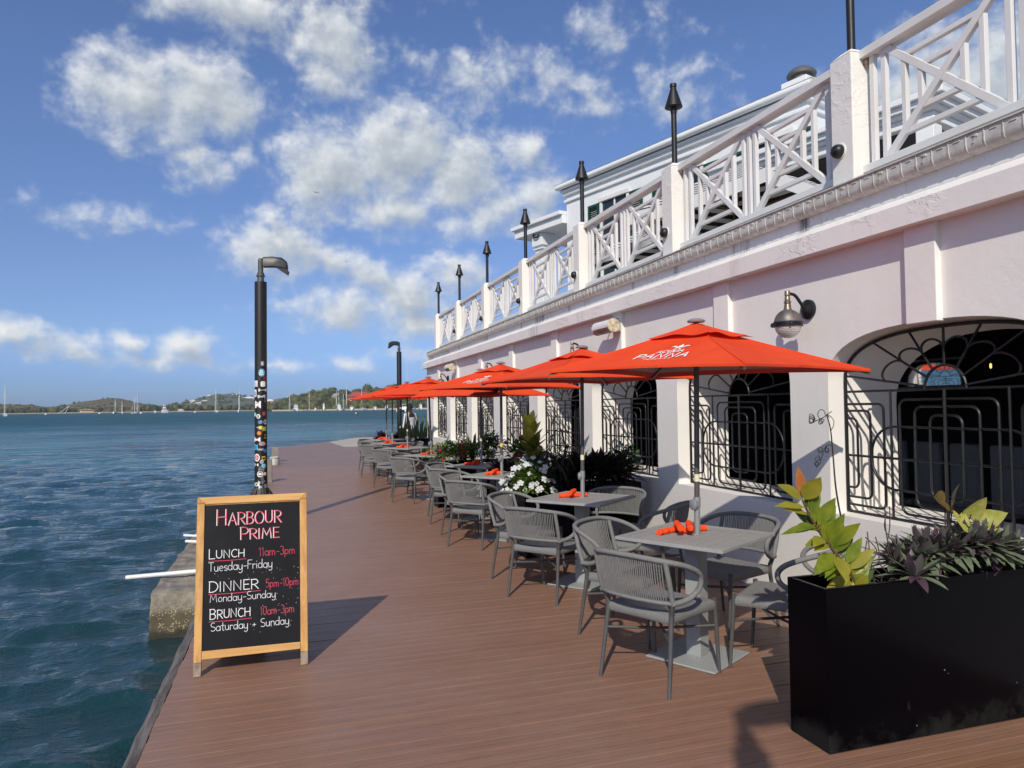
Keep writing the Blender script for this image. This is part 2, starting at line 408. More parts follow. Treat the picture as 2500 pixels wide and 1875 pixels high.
M_PAVE = mat('pale_paving', (.46, .41, .34), .8, var=.18, vscale=1.4, bump=.15, bscale=50)
M_GREYWOOD = mat('grey_timber', (.19, .17, .155), .8, col2=(.085, .075, .07), vscale=4, stretch=(9, .8, 9), bump=.7, bscale=24)
b = MB(); b.bb(-.35, 3.9, -4.0, 30.2, -1.6, -.032); b.bb(-.2, 3.9, 30.2, 31.2, -1.6, -.034)
tag(b.build('quay_wall', M_CONC), 'rough concrete quay under the deck', None, None, 'structure')
b = MB()
pv = [(2.16, 29.6), (1.775, 34.65), (3.5, 38.9), (16, 38.9), (16, 20.2), (3.93, 20.2), (3.93, 29.6)]
nP = len(pv); b.add([(x, y, -.012) for x, y in pv] + [(x, y, -1.6) for x, y in pv], [tuple(range(nP-1, -1, -1))] + [(i, (i+1) % nP, nP+(i+1) % nP, nP+i) for i in range(nP)])
o = b.build('paving', M_PAVE); tag(o, 'pale concrete paving past the end of the deck', None, None, 'structure')
# weathered timber along the water edge
b = MB(); rnd = random.Random(4); y = -3.5
while y < 30:
    L = rnd.uniform(1.6, 2.4); y2 = min(y+L, 30.3); n = 14; pts = []
    for k in range(n+1):
        yy = y+(y2-y)*k/n; w = .060+.004*sin(k*1.7+y)
        x1 = deck_left(yy)-.008+rnd.uniform(-.003, .003); x0 = x1-w
        pts += [(x0, yy, -.10), (x0, yy, -.022+rnd.uniform(-.006, .004)), ((x0+x1)/2, yy, -.006+rnd.uniform(-.007, .006)), (x1, yy, -.012+rnd.uniform(-.004, .004)), (x1, yy, -.10)]
    b.add(pts, [(k*5+j, k*5+j+1, k*5+j+6, k*5+j+5) for k in range(n) for j in range(4)] + [(0, 1, 2, 3, 4), (n*5+4, n*5+3, n*5+2, n*5+1, n*5)])
    y = y2+.006
o = b.build('edge_beam', M_GREYWOOD, smooth=30); tag(o, 'split grey timber along the water edge of the deck', None, None, 'structure')
def rough_block(name, x0, x1, y0, y1, z0, z1, material, n=8, amp=.012, parent=None, seed=1, jag=0.0):
    import bmesh
    bm = bmesh.new(); bmesh.ops.create_cube(bm, size=1.0)
    bmesh.ops.subdivide_edges(bm, edges=bm.edges[:], cuts=n, use_grid_fill=True)
    rn = random.Random(seed)
    from mathutils import noise as mn
    for v in bm.verts:
        p = Vector((x0+(v.co.x+.5)*(x1-x0), y0+(v.co.y+.5)*(y1-y0), z0+(v.co.z+.5)*(z1-z0)))
        p += mn.noise_vector(p*7+Vector((seed, 0, 0)))*amp + mn.noise_vector(p*23)*amp*.4
        v.co = p
    me = bpy.data.meshes.new(name); bm.to_mesh(me); bm.free(); me.materials.append(material); me.shade_smooth(); me.set_sharp_from_angle(angle=radians(50))
    o = bpy.data.objects.new(name, me); COL.objects.link(o)
    if parent: o.parent = parent
    return o
def m_barnacle():
    mm = bpy.data.materials.new('barnacled_concrete'); mm.use_nodes = True; t = NT(mm.node_tree); b = mm.node_tree.nodes['Principled BSDF']
    pos = t.n('ShaderNodeNewGeometry').outputs['Position']; z = t.n('ShaderNodeSeparateXYZ', ins={0: pos}).outputs[2]
    n1 = t.noise(pos, 6, 6, .65); n2 = t.noise(t.vmath('MULTIPLY', pos, (3, 1, 3)), 5, 5, .6)
    c = t.mix(t.smooth(n1, .35, .68), (.30, .265, .205), (.155, .135, .11))
    c = t.mix(t.math('MULTIPLY', t.smooth(n2, .5, .7), .4), c, (.42, .38, .30))
    zz = t.math('ADD', z, t.math('MULTIPLY_ADD', n1, .14, -.07))
    wet = t.smooth(zz, -.15, -.24)
    c = t.mix(wet, c, (.105, .085, .05))
    vo = t.n('ShaderNodeTexVoronoi', ins={'Vector': pos, 'Scale': 55.0})
    bar = t.math('MULTIPLY', t.math('LESS_THAN', vo.outputs['Distance'], .38), t.math('MULTIPLY', t.smooth(zz, -.10, -.2), t.math('GREATER_THAN', t.noise(pos, 12, 3), .47)))
    c = t.mix(t.math('MULTIPLY', bar, .9), c, (.42, .37, .22))
    c = t.mix(t.smooth(zz, -.33, -.39), c, (.035, .033, .022))
    t.link(c, b.inputs['Base Color']); b.inputs['Roughness'].default_value = .8
    hh = t.math('ADD', t.math('MULTIPLY', n1, .02), t.math('MULTIPLY', bar, .006))
    t.link(t.n('ShaderNodeBump', ins={'Strength': .9, 'Distance': 1.0, 'Height': hh}).outputs[0], b.inputs['Normal'])
    return mm
M_BARN = m_barnacle()
o = rough_block('concrete_pier', -1.15, -.72, 6.9, 10.9, -1.3, -.045, M_BARN, n=26, amp=.022, seed=3)
tag(o, 'barnacled old concrete pier block in the water behind the chalkboard', 'concrete pier')
o = rough_block('concrete_plinth', -.60, -.10, 9.72, 10.32, -.02, .335, M_CONC, n=8, amp=.014, seed=9)
tag(o, 'grey concrete plinth under the nearer sticker-covered lamp post', 'plinth')
for i, (yy, h) in enumerate(((16.1, .47), (22.3, .43))):
    o = rough_block('mooring_post', deck_left(yy)+.04, deck_left(yy)+.21, yy, yy+.2, -.05, h, M_CONC, n=6, amp=.010, seed=20+i)
    tag(o, ['nearer squat concrete mooring post behind the sticker-covered lamp', 'farther squat concrete mooring post at the deck edge'][i], 'mooring post', 'concrete mooring posts')
b = MB(); b.lathe([(.13, 0), (.135, .05), (.12, .16), (.135, .18), (.135, .22), (.05, .235)], 20)
o = b.build('mooring_bollard', mat('chalky_white', (.52, .5, .45), .7, var=.3, vscale=8), smooth=35); o.location = (-.37, 21.2, 0)
tag(o, 'low round off-white bollard between the two concrete mooring posts', 'bollard')
M_PVC = mat('white_pvc', (.74, .74, .72), .35)
def pipe(p0, p1, r, lb):
    b = MB(); a, c = Vector(p0), Vector(p1)
    b.tube([a, a.lerp(c, .4), c], r, 14); b.tube([a, a+(c-a).normalized()*.05], r*1.01, 14)
    o = b.build('plastic_pipe', M_PVC, smooth=40); tag(o, lb, 'pipe', 'white pipes on the pier block')
pipe((-1.46, 7.56, -.015), (-.62, 7.50, .012), .021, 'longest white plastic pipe sticking out over the water')
pipe((-1.16, 9.3, .0), (-.70, 9.0, .0), .018, 'short white plastic pipe lying at the back of the pier block')
pipe((-1.20, 9.46, .045), (-.70, 9.15, .04), .016, 'thin cream-tipped white pipe resting above the short pipe')
# ------------------------------------------------------------------ restaurant building (front at X = WX, running along Y)
WX, YN, YF = 3.77, -3.2, 20.13
WC = [3.44+2.13*n for n in range(-3, 8)]           # window centres
WC = [c for c in WC if c+1.0 < YF and c-1.0 > YN]
def m_plaster(name, base=(.825, .80, .755), stain=0.0, flake=.35, dirt=.12):
    mm = bpy.data.materials.new(name); mm.use_nodes = True; t = NT(mm.node_tree); b = mm.node_tree.nodes['Principled BSDF']
    pos = t.n('ShaderNodeNewGeometry').outputs['Position']
    n1 = t.noise(pos, 1.6, 6, .6); n2 = t.noise(pos, 30, 5, .6); n3 = t.noise(t.vmath('MULTIPLY', pos, (14, 14, .9)), 1.0, 5, .65)
    c = t.mix(t.math('MULTIPLY', t.smooth(n1, .4, .75), dirt*2), base, tuple(x*.80 for x in base))
    c = t.mix(t.math('MULTIPLY', t.smooth(n3, .55, .8), dirt), c, (.50, .47, .42))
    if stain:
        sx = t.n('ShaderNodeSeparateXYZ', ins={0: pos}); yv = sx.outputs[1]; z = sx.outputs[2]
        col = t.n('ShaderNodeCombineXYZ', ins={0: 0.0, 1: yv, 2: 0.0}).outputs[0]
        s1 = t.noise(col, .9, 2, .5); s2 = t.noise(t.vmath('MULTIPLY', pos, (1, 38, 1.6)), 1.0, 5, .7)
        here = t.math('MULTIPLY', t.smooth(s1, .58, .66), t.smooth(s2, .47, .58))
        c = t.mix(t.math('MULTIPLY', here, stain), c, (.035, .033, .03))
        # one heavy black run below a gutter joint, and smaller ones
        for yc, w in ((4.49, .055), (5.38, .04), (6.37, .045), (7.32, .03), (9.25, .05), (11.4, .04), (13.6, .05), (16.0, .04)):
            dd = t.math('ABSOLUTE', t.math('SUBTRACT', yv, yc))
            k = t.math('MULTIPLY', t.math('MULTIPLY', t.smooth(t.math('MULTIPLY', dd, -1.0), -w*1.5, -w*.25), t.math('MULTIPLY_ADD', t.smooth(s2, .36, .56), .8, .2)), t.smooth(t.math('ADD', z, t.math('MULTIPLY_ADD', s2, .16, -.08)), 2.79, 2.92))
            c = t.mix(t.math('MULTIPLY', k, .9 if w > .05 else .62), c, (.02, .02, .019))
        edge = t.math('MULTIPLY', t.smooth(t.noise(t.vmath('MULTIPLY', pos, (1, 20, 6)), 1.0, 4, .7), .60, .68), t.smooth(z, 2.66, 2.80))
        c = t.mix(t.math('MULTIPLY', edge, .35*stain), c, (.16, .15, .14))
    t.link(c, b.inputs['Base Color']); b.inputs['Roughness'].default_value = .72; b.inputs['Specular IOR Level'].default_value = .35
    hh = t.math('ADD', t.math('MULTIPLY', n1, .012), t.math('MULTIPLY', n2, .0016))
    if flake: hh = t.math('ADD', hh, t.math('MULTIPLY', t.math('MULTIPLY', t.smooth(t.noise(t.vmath('MULTIPLY', pos, (1, 1, 1.5)), 11, 6, .62, .8), .46, .60), t.smooth(t.noise(pos, 1.9, 3), .46, .62)), .0040*flake))
    t.link(t.n('ShaderNodeBump', ins={'Strength': .65, 'Distance': 1.0, 'Height': hh}).outputs[0], b.inputs['Normal'])
    return mm
M_WALL = m_plaster('white_plaster', flake=.12)
M_FASCIA = m_plaster('stained_fascia', (.78, .79, .77), stain=.8, flake=.8)
M_BAND = m_plaster('cornice_plaster', (.83, .80, .765), stain=.35, flake=1.2)
M_PIER = m_plaster('pier_plaster', (.81, .79, .74), flake=.6, dirt=.16)
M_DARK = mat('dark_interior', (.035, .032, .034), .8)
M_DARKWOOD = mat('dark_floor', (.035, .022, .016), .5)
M_IRON = mat('black_iron', (.012, .0125, .014), .42, var=.3, vscale=30, spec=.4)
M_PAINT = mat('white_painted_wood', (.76, .755, .74), .45, var=.10, vscale=3, col2=(.70, .685, .645))
resto = thing('restaurant', 'long white harbourside restaurant with arched iron-grilled windows and terrace balustrade', 'restaurant', (0, 0, 0))
def ztop(u, w, zs, zc, n): return zs+(zc-zs)*max(0.0, 1-abs(u/w)**n)**(1/n)
OP0 = (.858, .745, 1.70, 2.05, 2.5)                # half width, sill, spring, crown, roundness
OP1 = (.765, .785, 1.55, 2.00, 2.1)
def samples(w, n=26): return [w*sin(-pi/2+pi*i/n) for i in range(n+1)]
def wall_sheet(b, x, op, zmax, flip=False, y0=YN, y1=YF, zmin=-.05):
    w, zb, zs, zc, nn = op
    def q(ya, yb, za, zb_, zc_=None, zd=None):
        vs = [(x, ya, za), (x, yb, zb_), (x, yb, zc_), (x, ya, zd)]
        b.add(vs, [(0, 1, 2, 3) if flip else (3, 2, 1, 0)])
    ys = y0
    for c in WC:
        q(ys, c-w, zmin, zmin, zmax, zmax); ys = c+w
        q(c-w, c+w, zmin, zmin, zb, zb)
        u = samples(w)
        for a, bb_ in zip(u, u[1:]):
            q(c+a, c+bb_, ztop(a, w, zs, zc, nn), ztop(bb_, w, zs, zc, nn), zmax, zmax)
    q(ys, y1, zmin, zmin, zmax, zmax)
b = MB()
wall_sheet(b, WX, OP0, 2.70)
X1 = 4.30
for c in WC:                                          # splayed reveals
    def ring(op, x):
        w, zb, zs, zc, nn = op
        return [(x, c-w, zb), (x, c-w, (zb+zs)/2)] + [(x, c+u, ztop(u, w, zs, zc, nn)) for u in samples(w)] + [(x, c+w, (zb+zs)/2), (x, c+w, zb)]
    mid = tuple(a+(d-a)*.28 for a, d in zip((.846, .745, 1.70, 2.04, 2.5), OP1))
    rs = [ring(OP0, WX), ring((.846, .750, 1.70, 2.04, 2.5), 3.895), ring(OP1, X1)]
    L = len(rs[0])
    for ra, rb in zip(rs, rs[1:]):
        b.add(ra+rb, [(i, i+L, (i+1) % L+L, (i+1) % L) for i in range(L)])
b.add([(WX, YF, -.05), (9.5, YF, -.05), (9.5, YF, 2.7), (WX, YF, 2.7)], [(0, 3, 2, 1)])
b.add([(WX, YN, -.05), (9.5, YN, -.05), (9.5, YN, 2.7), (WX, YN, 2.7)], [(0, 1, 2, 3)])
o = b.build('wall', M_WALL, resto, smooth=25)
# raised piers between the windows and the strips over each crown
for c in WC:
    b = MB(); b.bb(WX-.042, WX+.02, c-.115, c+.115, 2.034, 2.655); b.build('pilaster', M_WALL, resto, bevel=.006)
b = MB()                                              # cornice band with sloped top, fascia, terrace slab
pr = [(WX+.05, 2.640), (3.648, 2.640), (3.645, 2.778), (3.752, 2.850), (WX+.05, 2.852)]
ya, yb = YN, YF+.125
b.add([(x, ya, z) for x, z in pr]+[(x, yb, z) for x, z in pr], [(i, (i+1) % 5, 5+(i+1) % 5, 5+i) for i in range(5)]+[(4, 3, 2, 1, 0), (5, 6, 7, 8, 9)])
b.bb(3.80, 9.5, YF+.002, YF+.125, 2.640, 2.80)
b.build('cornice', M_BAND, resto, smooth=30)
b = MB(); b.bb(3.755, 9.5, YN, YF+.02, 2.853, 3.07)
b.build('fascia', M_FASCIA, resto)
# half-round gutter with ribs
M_GUT = mat('grey_gutter', (.62, .63, .58), .65, var=.3, vscale=12, col2=(.47, .475, .43), bump=.2)
b = MB(); sec = [(3.753, 3.088)]+[(3.753-.072*sin(a), 3.088-.098*(1-cos(a))**.9) for a in [i*pi/2/7 for i in range(1, 8)]]
sec = [(3.753, 3.060), (3.680, 3.060), (3.680, 3.000), (3.685, 2.975), (3.700, 2.958), (3.730, 2.949), (3.753, 2.948)]
n = len(sec); ya, yb = YN, 19.62
b.add([(x, ya, z) for x, z in sec]+[(x, yb, z) for x, z in sec], [(i, i+1, n+i+1, n+i) for i in range(n-1)]+[tuple(range(n-1, -1, -1)), tuple(range(n, 2*n))])
y = YN+.1; k = 0
while y < yb-.02:
    rib = [(x-.0045*(1 if i < 3 else .7), z-(.003 if i >= 3 else 0)) for i, (x, z) in enumerate(sec)]
    b.add([(x, y-.003, z) for x, z in rib]+[(x, y+.003, z) for x, z in rib], [(i, i+1, n+i+1, n+i) for i in range(n-1)]+[tuple(range(n-1, -1, -1)), tuple(range(n, 2*n))])
    b.box((3.678, y+.055, 3.040), (.006, .040, .006))
    if k % 3 == 0: b.beam((3.676, y+.045, 3.036), (3.678, y+.066, 2.998), .006, .010); b.box((3.675, y+.045, 3.036), (.010, .016, .014))
    y += .112; k += 1
b.bb(3.668, 3.752, YN, yb, 3.0605, 3.069)
b.build('gutter', M_GUT, resto, smooth=40)
# window grilles: the same iron pattern in each arch
def rrect(u0, u1, z0, z1, r, n=5, rb=None):
    rb = r if rb is None else rb; pts = []
    for cx, cz, a0, q in ((u1-r, z1-r, 0, r), (u0+r, z1-r, pi/2, r), (u0+rb, z0+rb, pi, rb), (u1-rb, z0+rb, 1.5*pi, rb)):
        for i in range(n+1): a = a0+pi/2*i/n; pts.append((0, cx+q*cos(a), cz+q*sin(a)))
    return pts
def grille_mesh():
    b = MB(); r = .0088; W_ = .832; zl = 1.625
    top = [(0, u, ztop(u, W_, 1.70, 2.02, 2.5)) for u in samples(W_, 30)]
    b.tube([(0, -W_, .762)]+top+[(0, W_, .762)], .0125, 8)
    b.tube([(0, -W_, .762), (0, W_, .762)], .009, 6)
    for z in (zl, 1.165): b.tube([(0.004, -W_, z), (0.004, W_, z)], r, 6)
    for u in (-.42, 0, .42): b.tube([(-.006, u, .762), (-.006, u, zl)], r*(1.25 if u == 0 else 1), 6)
    b.tube(rrect(-.60, .60, .955, 1.38, .20, 8), r, 6, closed=True)
    for u, z0, z1 in ((.35, .805, 1.562), (.23, .865, 1.515), (.115, .93, 1.46)):
        b.tube(rrect(-u, u, z0, z1, .055, 5), r, 6, closed=True)
    for s in (-1, 1):
        for d, z0, z1 in ((.345, .812, 1.535), (.225, .868, 1.487), (.105, .935, 1.432)):
            pts = [(0, W_, z1)]+[(0, W_-d+.045-.045*sin(a), z1-.045+.045*cos(a)) for a in [i*pi/2/5 for i in range(6)]]
            pts += [(0, W_-d+.045-.045*cos(a), z0+.045-.045*sin(a)) for a in [i*pi/2/5 for i in range(6)]]+[(0, W_, z0)]
            b.tube([(0, s*p[1], p[2]) for p in pts], r, 6)
    arc = lambda cu, cz, R, a0, a1, n=12: [(0, cu+R*cos(a0+(a1-a0)*i/n), cz+R*sin(a0+(a1-a0)*i/n)) for i in range(n+1)]
    b.tube(arc(0, zl, .15, 0, pi, 16), r, 6)
    angs = [8, 31, 56, 90, 124, 149, 172]
    def outer(a):
        lo, hi = .1, 1.6
        for _ in range(40):
            mdd = (lo+hi)/2; u = mdd*cos(a); z = zl+mdd*sin(a)
            ins = abs(u) < W_ and z < ztop(u, W_, 1.70, 2.02, 2.5)
            lo, hi = (mdd, hi) if ins else (lo, mdd)
        return lo
    for a in angs:
        a = radians(a); L = outer(a); b.tube([(0, .15*cos(a), zl+.15*sin(a)), (0, L*cos(a), zl+L*sin(a))], r*.95, 6)
    for a, c in zip(angs, angs[1:]):
        a, c = radians(a), radians(c); ra = .15+(outer(a)-.15)*.45; rc = .15+(outer(c)-.15)*.45
        p = Vector((ra*cos(a), ra*sin(a))); q = Vector((rc*cos(c), rc*sin(c))); mm = (p+q)/2; d = (q-p).length/2
        nrm = mm.normalized(); t = (q-p).normalized()
        b.tube([(0, *(mm+t*(-d*cos(th))+nrm*(d*.85*sin(th))+Vector((0, zl)))) for th in [pi*i/10 for i in range(11)]], r*.9, 6)
    return b
gm = grille_mesh().build('window_grille', M_IRON, resto, smooth=60); gm.location = (3.902, WC[0], 0)
for c in WC[1:]:
    o = gm.copy(); COL.objects.link(o); o.parent = resto; o.location = (3.902, c, 0)
# interior room
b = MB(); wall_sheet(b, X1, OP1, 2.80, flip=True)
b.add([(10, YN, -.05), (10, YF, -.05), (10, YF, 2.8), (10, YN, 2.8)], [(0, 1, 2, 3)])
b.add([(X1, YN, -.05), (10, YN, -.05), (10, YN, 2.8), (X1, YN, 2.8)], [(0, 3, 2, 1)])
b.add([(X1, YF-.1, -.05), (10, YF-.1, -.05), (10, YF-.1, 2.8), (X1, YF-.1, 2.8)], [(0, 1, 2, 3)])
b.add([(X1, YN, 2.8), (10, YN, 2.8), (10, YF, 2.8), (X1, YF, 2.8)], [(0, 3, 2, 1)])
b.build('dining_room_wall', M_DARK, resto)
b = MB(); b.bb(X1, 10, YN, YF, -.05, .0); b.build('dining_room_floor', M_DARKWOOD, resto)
# terrace slab top
M_TERR = mat('terrace_floor', (.42, .40, .37), .8, var=.2)
b = MB(); b.bb(3.757, 14, YN, YF, 3.0705, 3.082); b.build('terrace_floor', M_TERR, resto)
# piers of the terrace balustrade with hipped caps
PY = [4.155+2.5*n for n in range(-2, 7)]
b = MB(); w = .105
b.bb(-w, w, -w, w, 0, .975)
b.add([(-w, -w, .975), (w, -w, .975), (w, w, .975), (-w, w, .975), (-.05, -.05, 1.025), (.05, -.05, 1.025), (.05, .05, 1.025), (-.05, .05, 1.025)],
      [(0, 1, 5, 4), (1, 2, 6, 5), (2, 3, 7, 6), (3, 0, 4, 7), (4, 5, 6, 7)])
p0 = b.build('pier', M_PIER, resto, bevel=.008); p0.location = (3.93, PY[0], 3.074)
for y in PY[1:]:
    o = p0.copy(); COL.objects.link(o); o.parent = resto; o.location = (3.93, y, 3.074)
# railing panels (X pattern with uprights between), local u along Y from pier to pier
def rail_mesh(L=2.29):
    b = MB(); zb, zt = .148, .918
    b.box((0, 0, .947), (.115, L, .060)); b.box((0, 0, .122), (.10, L, .052))
    t = .036; hw = .43
    def clip_x(c, u):      # heights between which an upright at u stands, beside the cross centred on c
        return None
    zc_ = (zb+zt)/2; hh = (zt-zb)/2
    for c in (-.53, .53):
        b.beam((0, c-hw, zb), (0, c+hw, zt), .05, t, up=(1, 0, 0)); b.beam((-.004, c-hw, zt), (-.004, c+hw, zb), .05, t, up=(1, 0, 0))
        for f in (.36, .68):       # level bars in the top and bottom triangles
            for sgn in (1, -1):
                z = zc_+sgn*hh*f; d = hw*f-.015
                b.beam((.004, c-d, z), (.004, c+d, z), t, .034)
        for f in (.36, .66):       # uprights in the side triangles
            for sgn in (1, -1):
                u = c+sgn*hw*f; d = hh*f-.012
                b.beam((.004, u, zc_-d), (.004, u, zc_+d), t, .036, up=(0, 1, 0))
        for sgn in (1, -1): b.beam((.002, c+sgn*(hw+.018), zb), (.002, c+sgn*(hw+.018), zt), t, .04, up=(0, 1, 0))
    b.beam((.002, 0, zb), (.002, 0, zt), t, .04, up=(0, 1, 0))
    for s in (-1, 1): b.beam((.002, s*1.08, zb), (.002, s*1.08, zt), t, .04, up=(0, 1, 0))
    return b
rp = rail_mesh().build('railing', M_PAINT, resto, bevel=.003); rp.location = (3.955, (PY[0]+PY[1])/2, 3.080)
for a, c in list(zip(PY, PY[1:]))[1:]:
    o = rp.copy(); COL.objects.link(o); o.parent = resto; o.location = (3.955, (a+c)/2, 3.080)
# rusty brackets under the rail ends
M_RUST = mat('rusty_steel', (.24, .11, .05), .8, col2=(.50, .43, .36), vscale=30)
for a, c in zip(PY, PY[1:]):
    for y in (a+.125, c-.125): b = MB(); b.box((3.955, y, 3.985), (.05, .03, .05)); b.box((3.955, y, 3.955), (.035, .022, .03)); b.build('rail_bracket', M_RUST, resto)
# ------------------------------------------------------------------ torches, marker lights, wall lamps, heaters
M_BLACK = mat('black_steel', (.010, .010, .011), .45, var=.3, vscale=20)
def torch(label):
    t = thing('terrace_torch', label, 'torch', group='torches on the terrace piers')
    b = MB(); b.tube([(0, 0, -.01), (0, 0, .55)], .029, 14); b.build('pole', M_BLACK, t, smooth=40)
    b = MB(); b.lathe([(.028, .53), (.034, .56), (.034, .60), (.078, .606), (.094, .613), (.088, .635), (.036, .80), (.030, .825), (.036, .832), (.036, .865), (.030, .868)], 20)
    b.tube([(.03, .028, .55), (.05, .045, .575), (.045, .04, .60)], .010, 6)
    b.build('burner_head', M_BLACK, t, smooth=35); return t
lab = ['torch cut off by the top edge on the nearest pier', 'second nearest torch, tall against the open sky', 'third torch, before the corner of the white upper storey',
       'fourth torch, before the low porch roof', 'fifth torch, third from the far end of the terrace', 'sixth torch, last but one on the terrace', 'farthest torch on the end pier of the terrace']
t0 = torch(lab[0]); t0.location = (3.93, PY[2], 4.10)
for i in range(1, 7): dup(t0, (3.93, PY[2+i], 4.10), 0, lab[i])
M_WHITERING = mat('white_ring', (.7, .7, .68), .5)
def marker(label):
    t = thing('marker_light', label, 'marker light', group='dome lights on the terrace piers')
    M = Matrix.Rotation(-pi/2, 3, 'Y')
    b = MB(); b.lathe([(.056, 0), (.056, .008), (.05, .010)], 20, M=M); b.build('base_ring', M_WHITERING, t, smooth=40)
    b = MB(); b.lathe([(.050, .008), (.050, .03), (.046, .045), (.034, .060), (.016, .068), (.004, .07)], 20, M=M)
    b.box((-.064, -.008, -.012), (.016, .045, .010), M=Matrix.Rotation(radians(-20), 3, 'X'))
    b.build('cover', M_BLACK, t, smooth=40); return t
labm = ['largest black dome light, on the nearest terrace pier', 'black dome light on the second terrace pier', 'black dome light on the third terrace pier', 'black dome light on the fourth terrace pier', 'black dome light on the fifth terrace pier', 'farthest black dome light, on the last pier but one']
t0 = marker(labm[0]); t0.location = (3.825, PY[2]+.02, 3.365)
for i in range(1, 6): dup(t0, (3.825, PY[2+i]+.02, 3.365), 0, labm[i])
# wall lamps
M_BRASS = mat('aged_metal', (.22, .20, .185), .52, metal=.7, var=.4, vscale=9)
M_BRONZE = mat('bronze_socket', (.30, .24, .17), .4, metal=.8, var=.4, vscale=14)
M_GLASS = bpy.data.materials.new('ribbed_glass'); M_GLASS.use_nodes = True
tt = NT(M_GLASS.node_tree); bb_ = M_GLASS.node_tree.nodes['Principled BSDF']
bb_.inputs['Base Color'].default_value = (.62, .57, .54, 1); bb_.inputs['Roughness'].default_value = .32; bb_.inputs['Transmission Weight'].default_value = .25
vv = tt.n('ShaderNodeTexCoord').outputs['Object']
wv = tt.n('ShaderNodeTexWave', wave_type='BANDS', bands_direction='Z', ins={'Vector': vv, 'Scale': 26.0}); wv2 = tt.n('ShaderNodeTexWave', wave_type='BANDS', bands_direction='Y', ins={'Vector': vv, 'Scale': 26.0})
tt.link(tt.n('ShaderNodeBump', ins={'Strength': .5, 'Distance': .004, 'Height': tt.math('ADD', wv.outputs['Color'], wv2.outputs['Color'])}).outputs[0], bb_.inputs['Normal'])
def wall_lamp(label):
    t = thing('wall_lamp', label, 'wall lamp', group='ship style wall lamps')
    b = MB(); b.lathe([(.075, 0), (.075, .022), (.06, .03), (.03, .05), (.02, .055)], 24, M=Matrix.Rotation(-pi/2, 3, 'Y')); b.build('wall_plate', M_BLACK, t, smooth=35)
    b = MB(); b.tube(catmull([(-.04, 0, 0), (-.075, 0, .045), (-.12, 0, .098), (-.155, 0, .112), (-.195, 0, .112)], 6), .012, 10); b.build('arm', M_BLACK, t, smooth=60)
    h = MB(); h.lathe([(.017, .135), (.020, .13), (.020, .098), (.016, .094)], 16, c=(-.195, 0, 0)); h.lathe([(.016, .095), (.020, .088), (.020, .062), (.026, .056), (.026, .044), (.02, .04), (.025, .03), (.025, .010), (.03, 0)], 18, c=(-.195, 0, -.002)); h.build('socket', M_BRONZE, t, smooth=35)
    R = .098; c = (-.195, 0, -.105)
    b = MB(); b.lathe([(.028, .108)]+[(R*1.02*sin(a), R*cos(a)*1.04) for a in [radians(d) for d in (18, 28, 40, 52, 64, 76, 86, 90)]]+[(R*1.02, -.004), (R*.97, -.004)], 28, c=c, caps=False); b.build('shade', M_BRASS, t, smooth=50)
    b = MB(); b.lathe([(R*1.02, .006), (R*1.09, .004), (R*1.09, -.012), (R*1.05, -.014), (R*1.05, -.018), (R*1.09, -.020), (R*1.09, -.030), (R*.98, -.032)], 28, c=c)
    for a in (pi, .2, 2.2, 4.2): b.box((c[0]+R*1.14*cos(a), R*1.14*sin(a), c[2]-.012), (.03, .014, .026), rz=a); b.tube([(c[0]+R*1.17*cos(a), R*1.17*sin(a), c[2]-.03), (c[0]+R*1.17*cos(a), R*1.17*sin(a), c[2]+.006)], .006, 8)
    b.build('clamp_ring', M_IRON, t, smooth=40)
    b = MB(); b.lathe([(R*.98*cos(a), -R*.98*sin(a)-.02) for a in [radians(d) for d in (0, 12, 24, 36, 48, 60, 72, 82, 89.5)]], 28, c=c); b.build('globe', M_GLASS, t, smooth=60)
    return t
labw = ['large round wall lamp above the nearest umbrella', 'wall lamp mostly hidden behind the second umbrella', 'wall lamp behind the third umbrella peak', 'farthest wall lamp, above the far umbrellas']
t0 = wall_lamp(labw[0]); t0.location = (WX, 4.475, 2.255)
for i in range(1, 4): dup(t0, (WX, 4.475+4.26*i, 2.255), 0, labw[i])
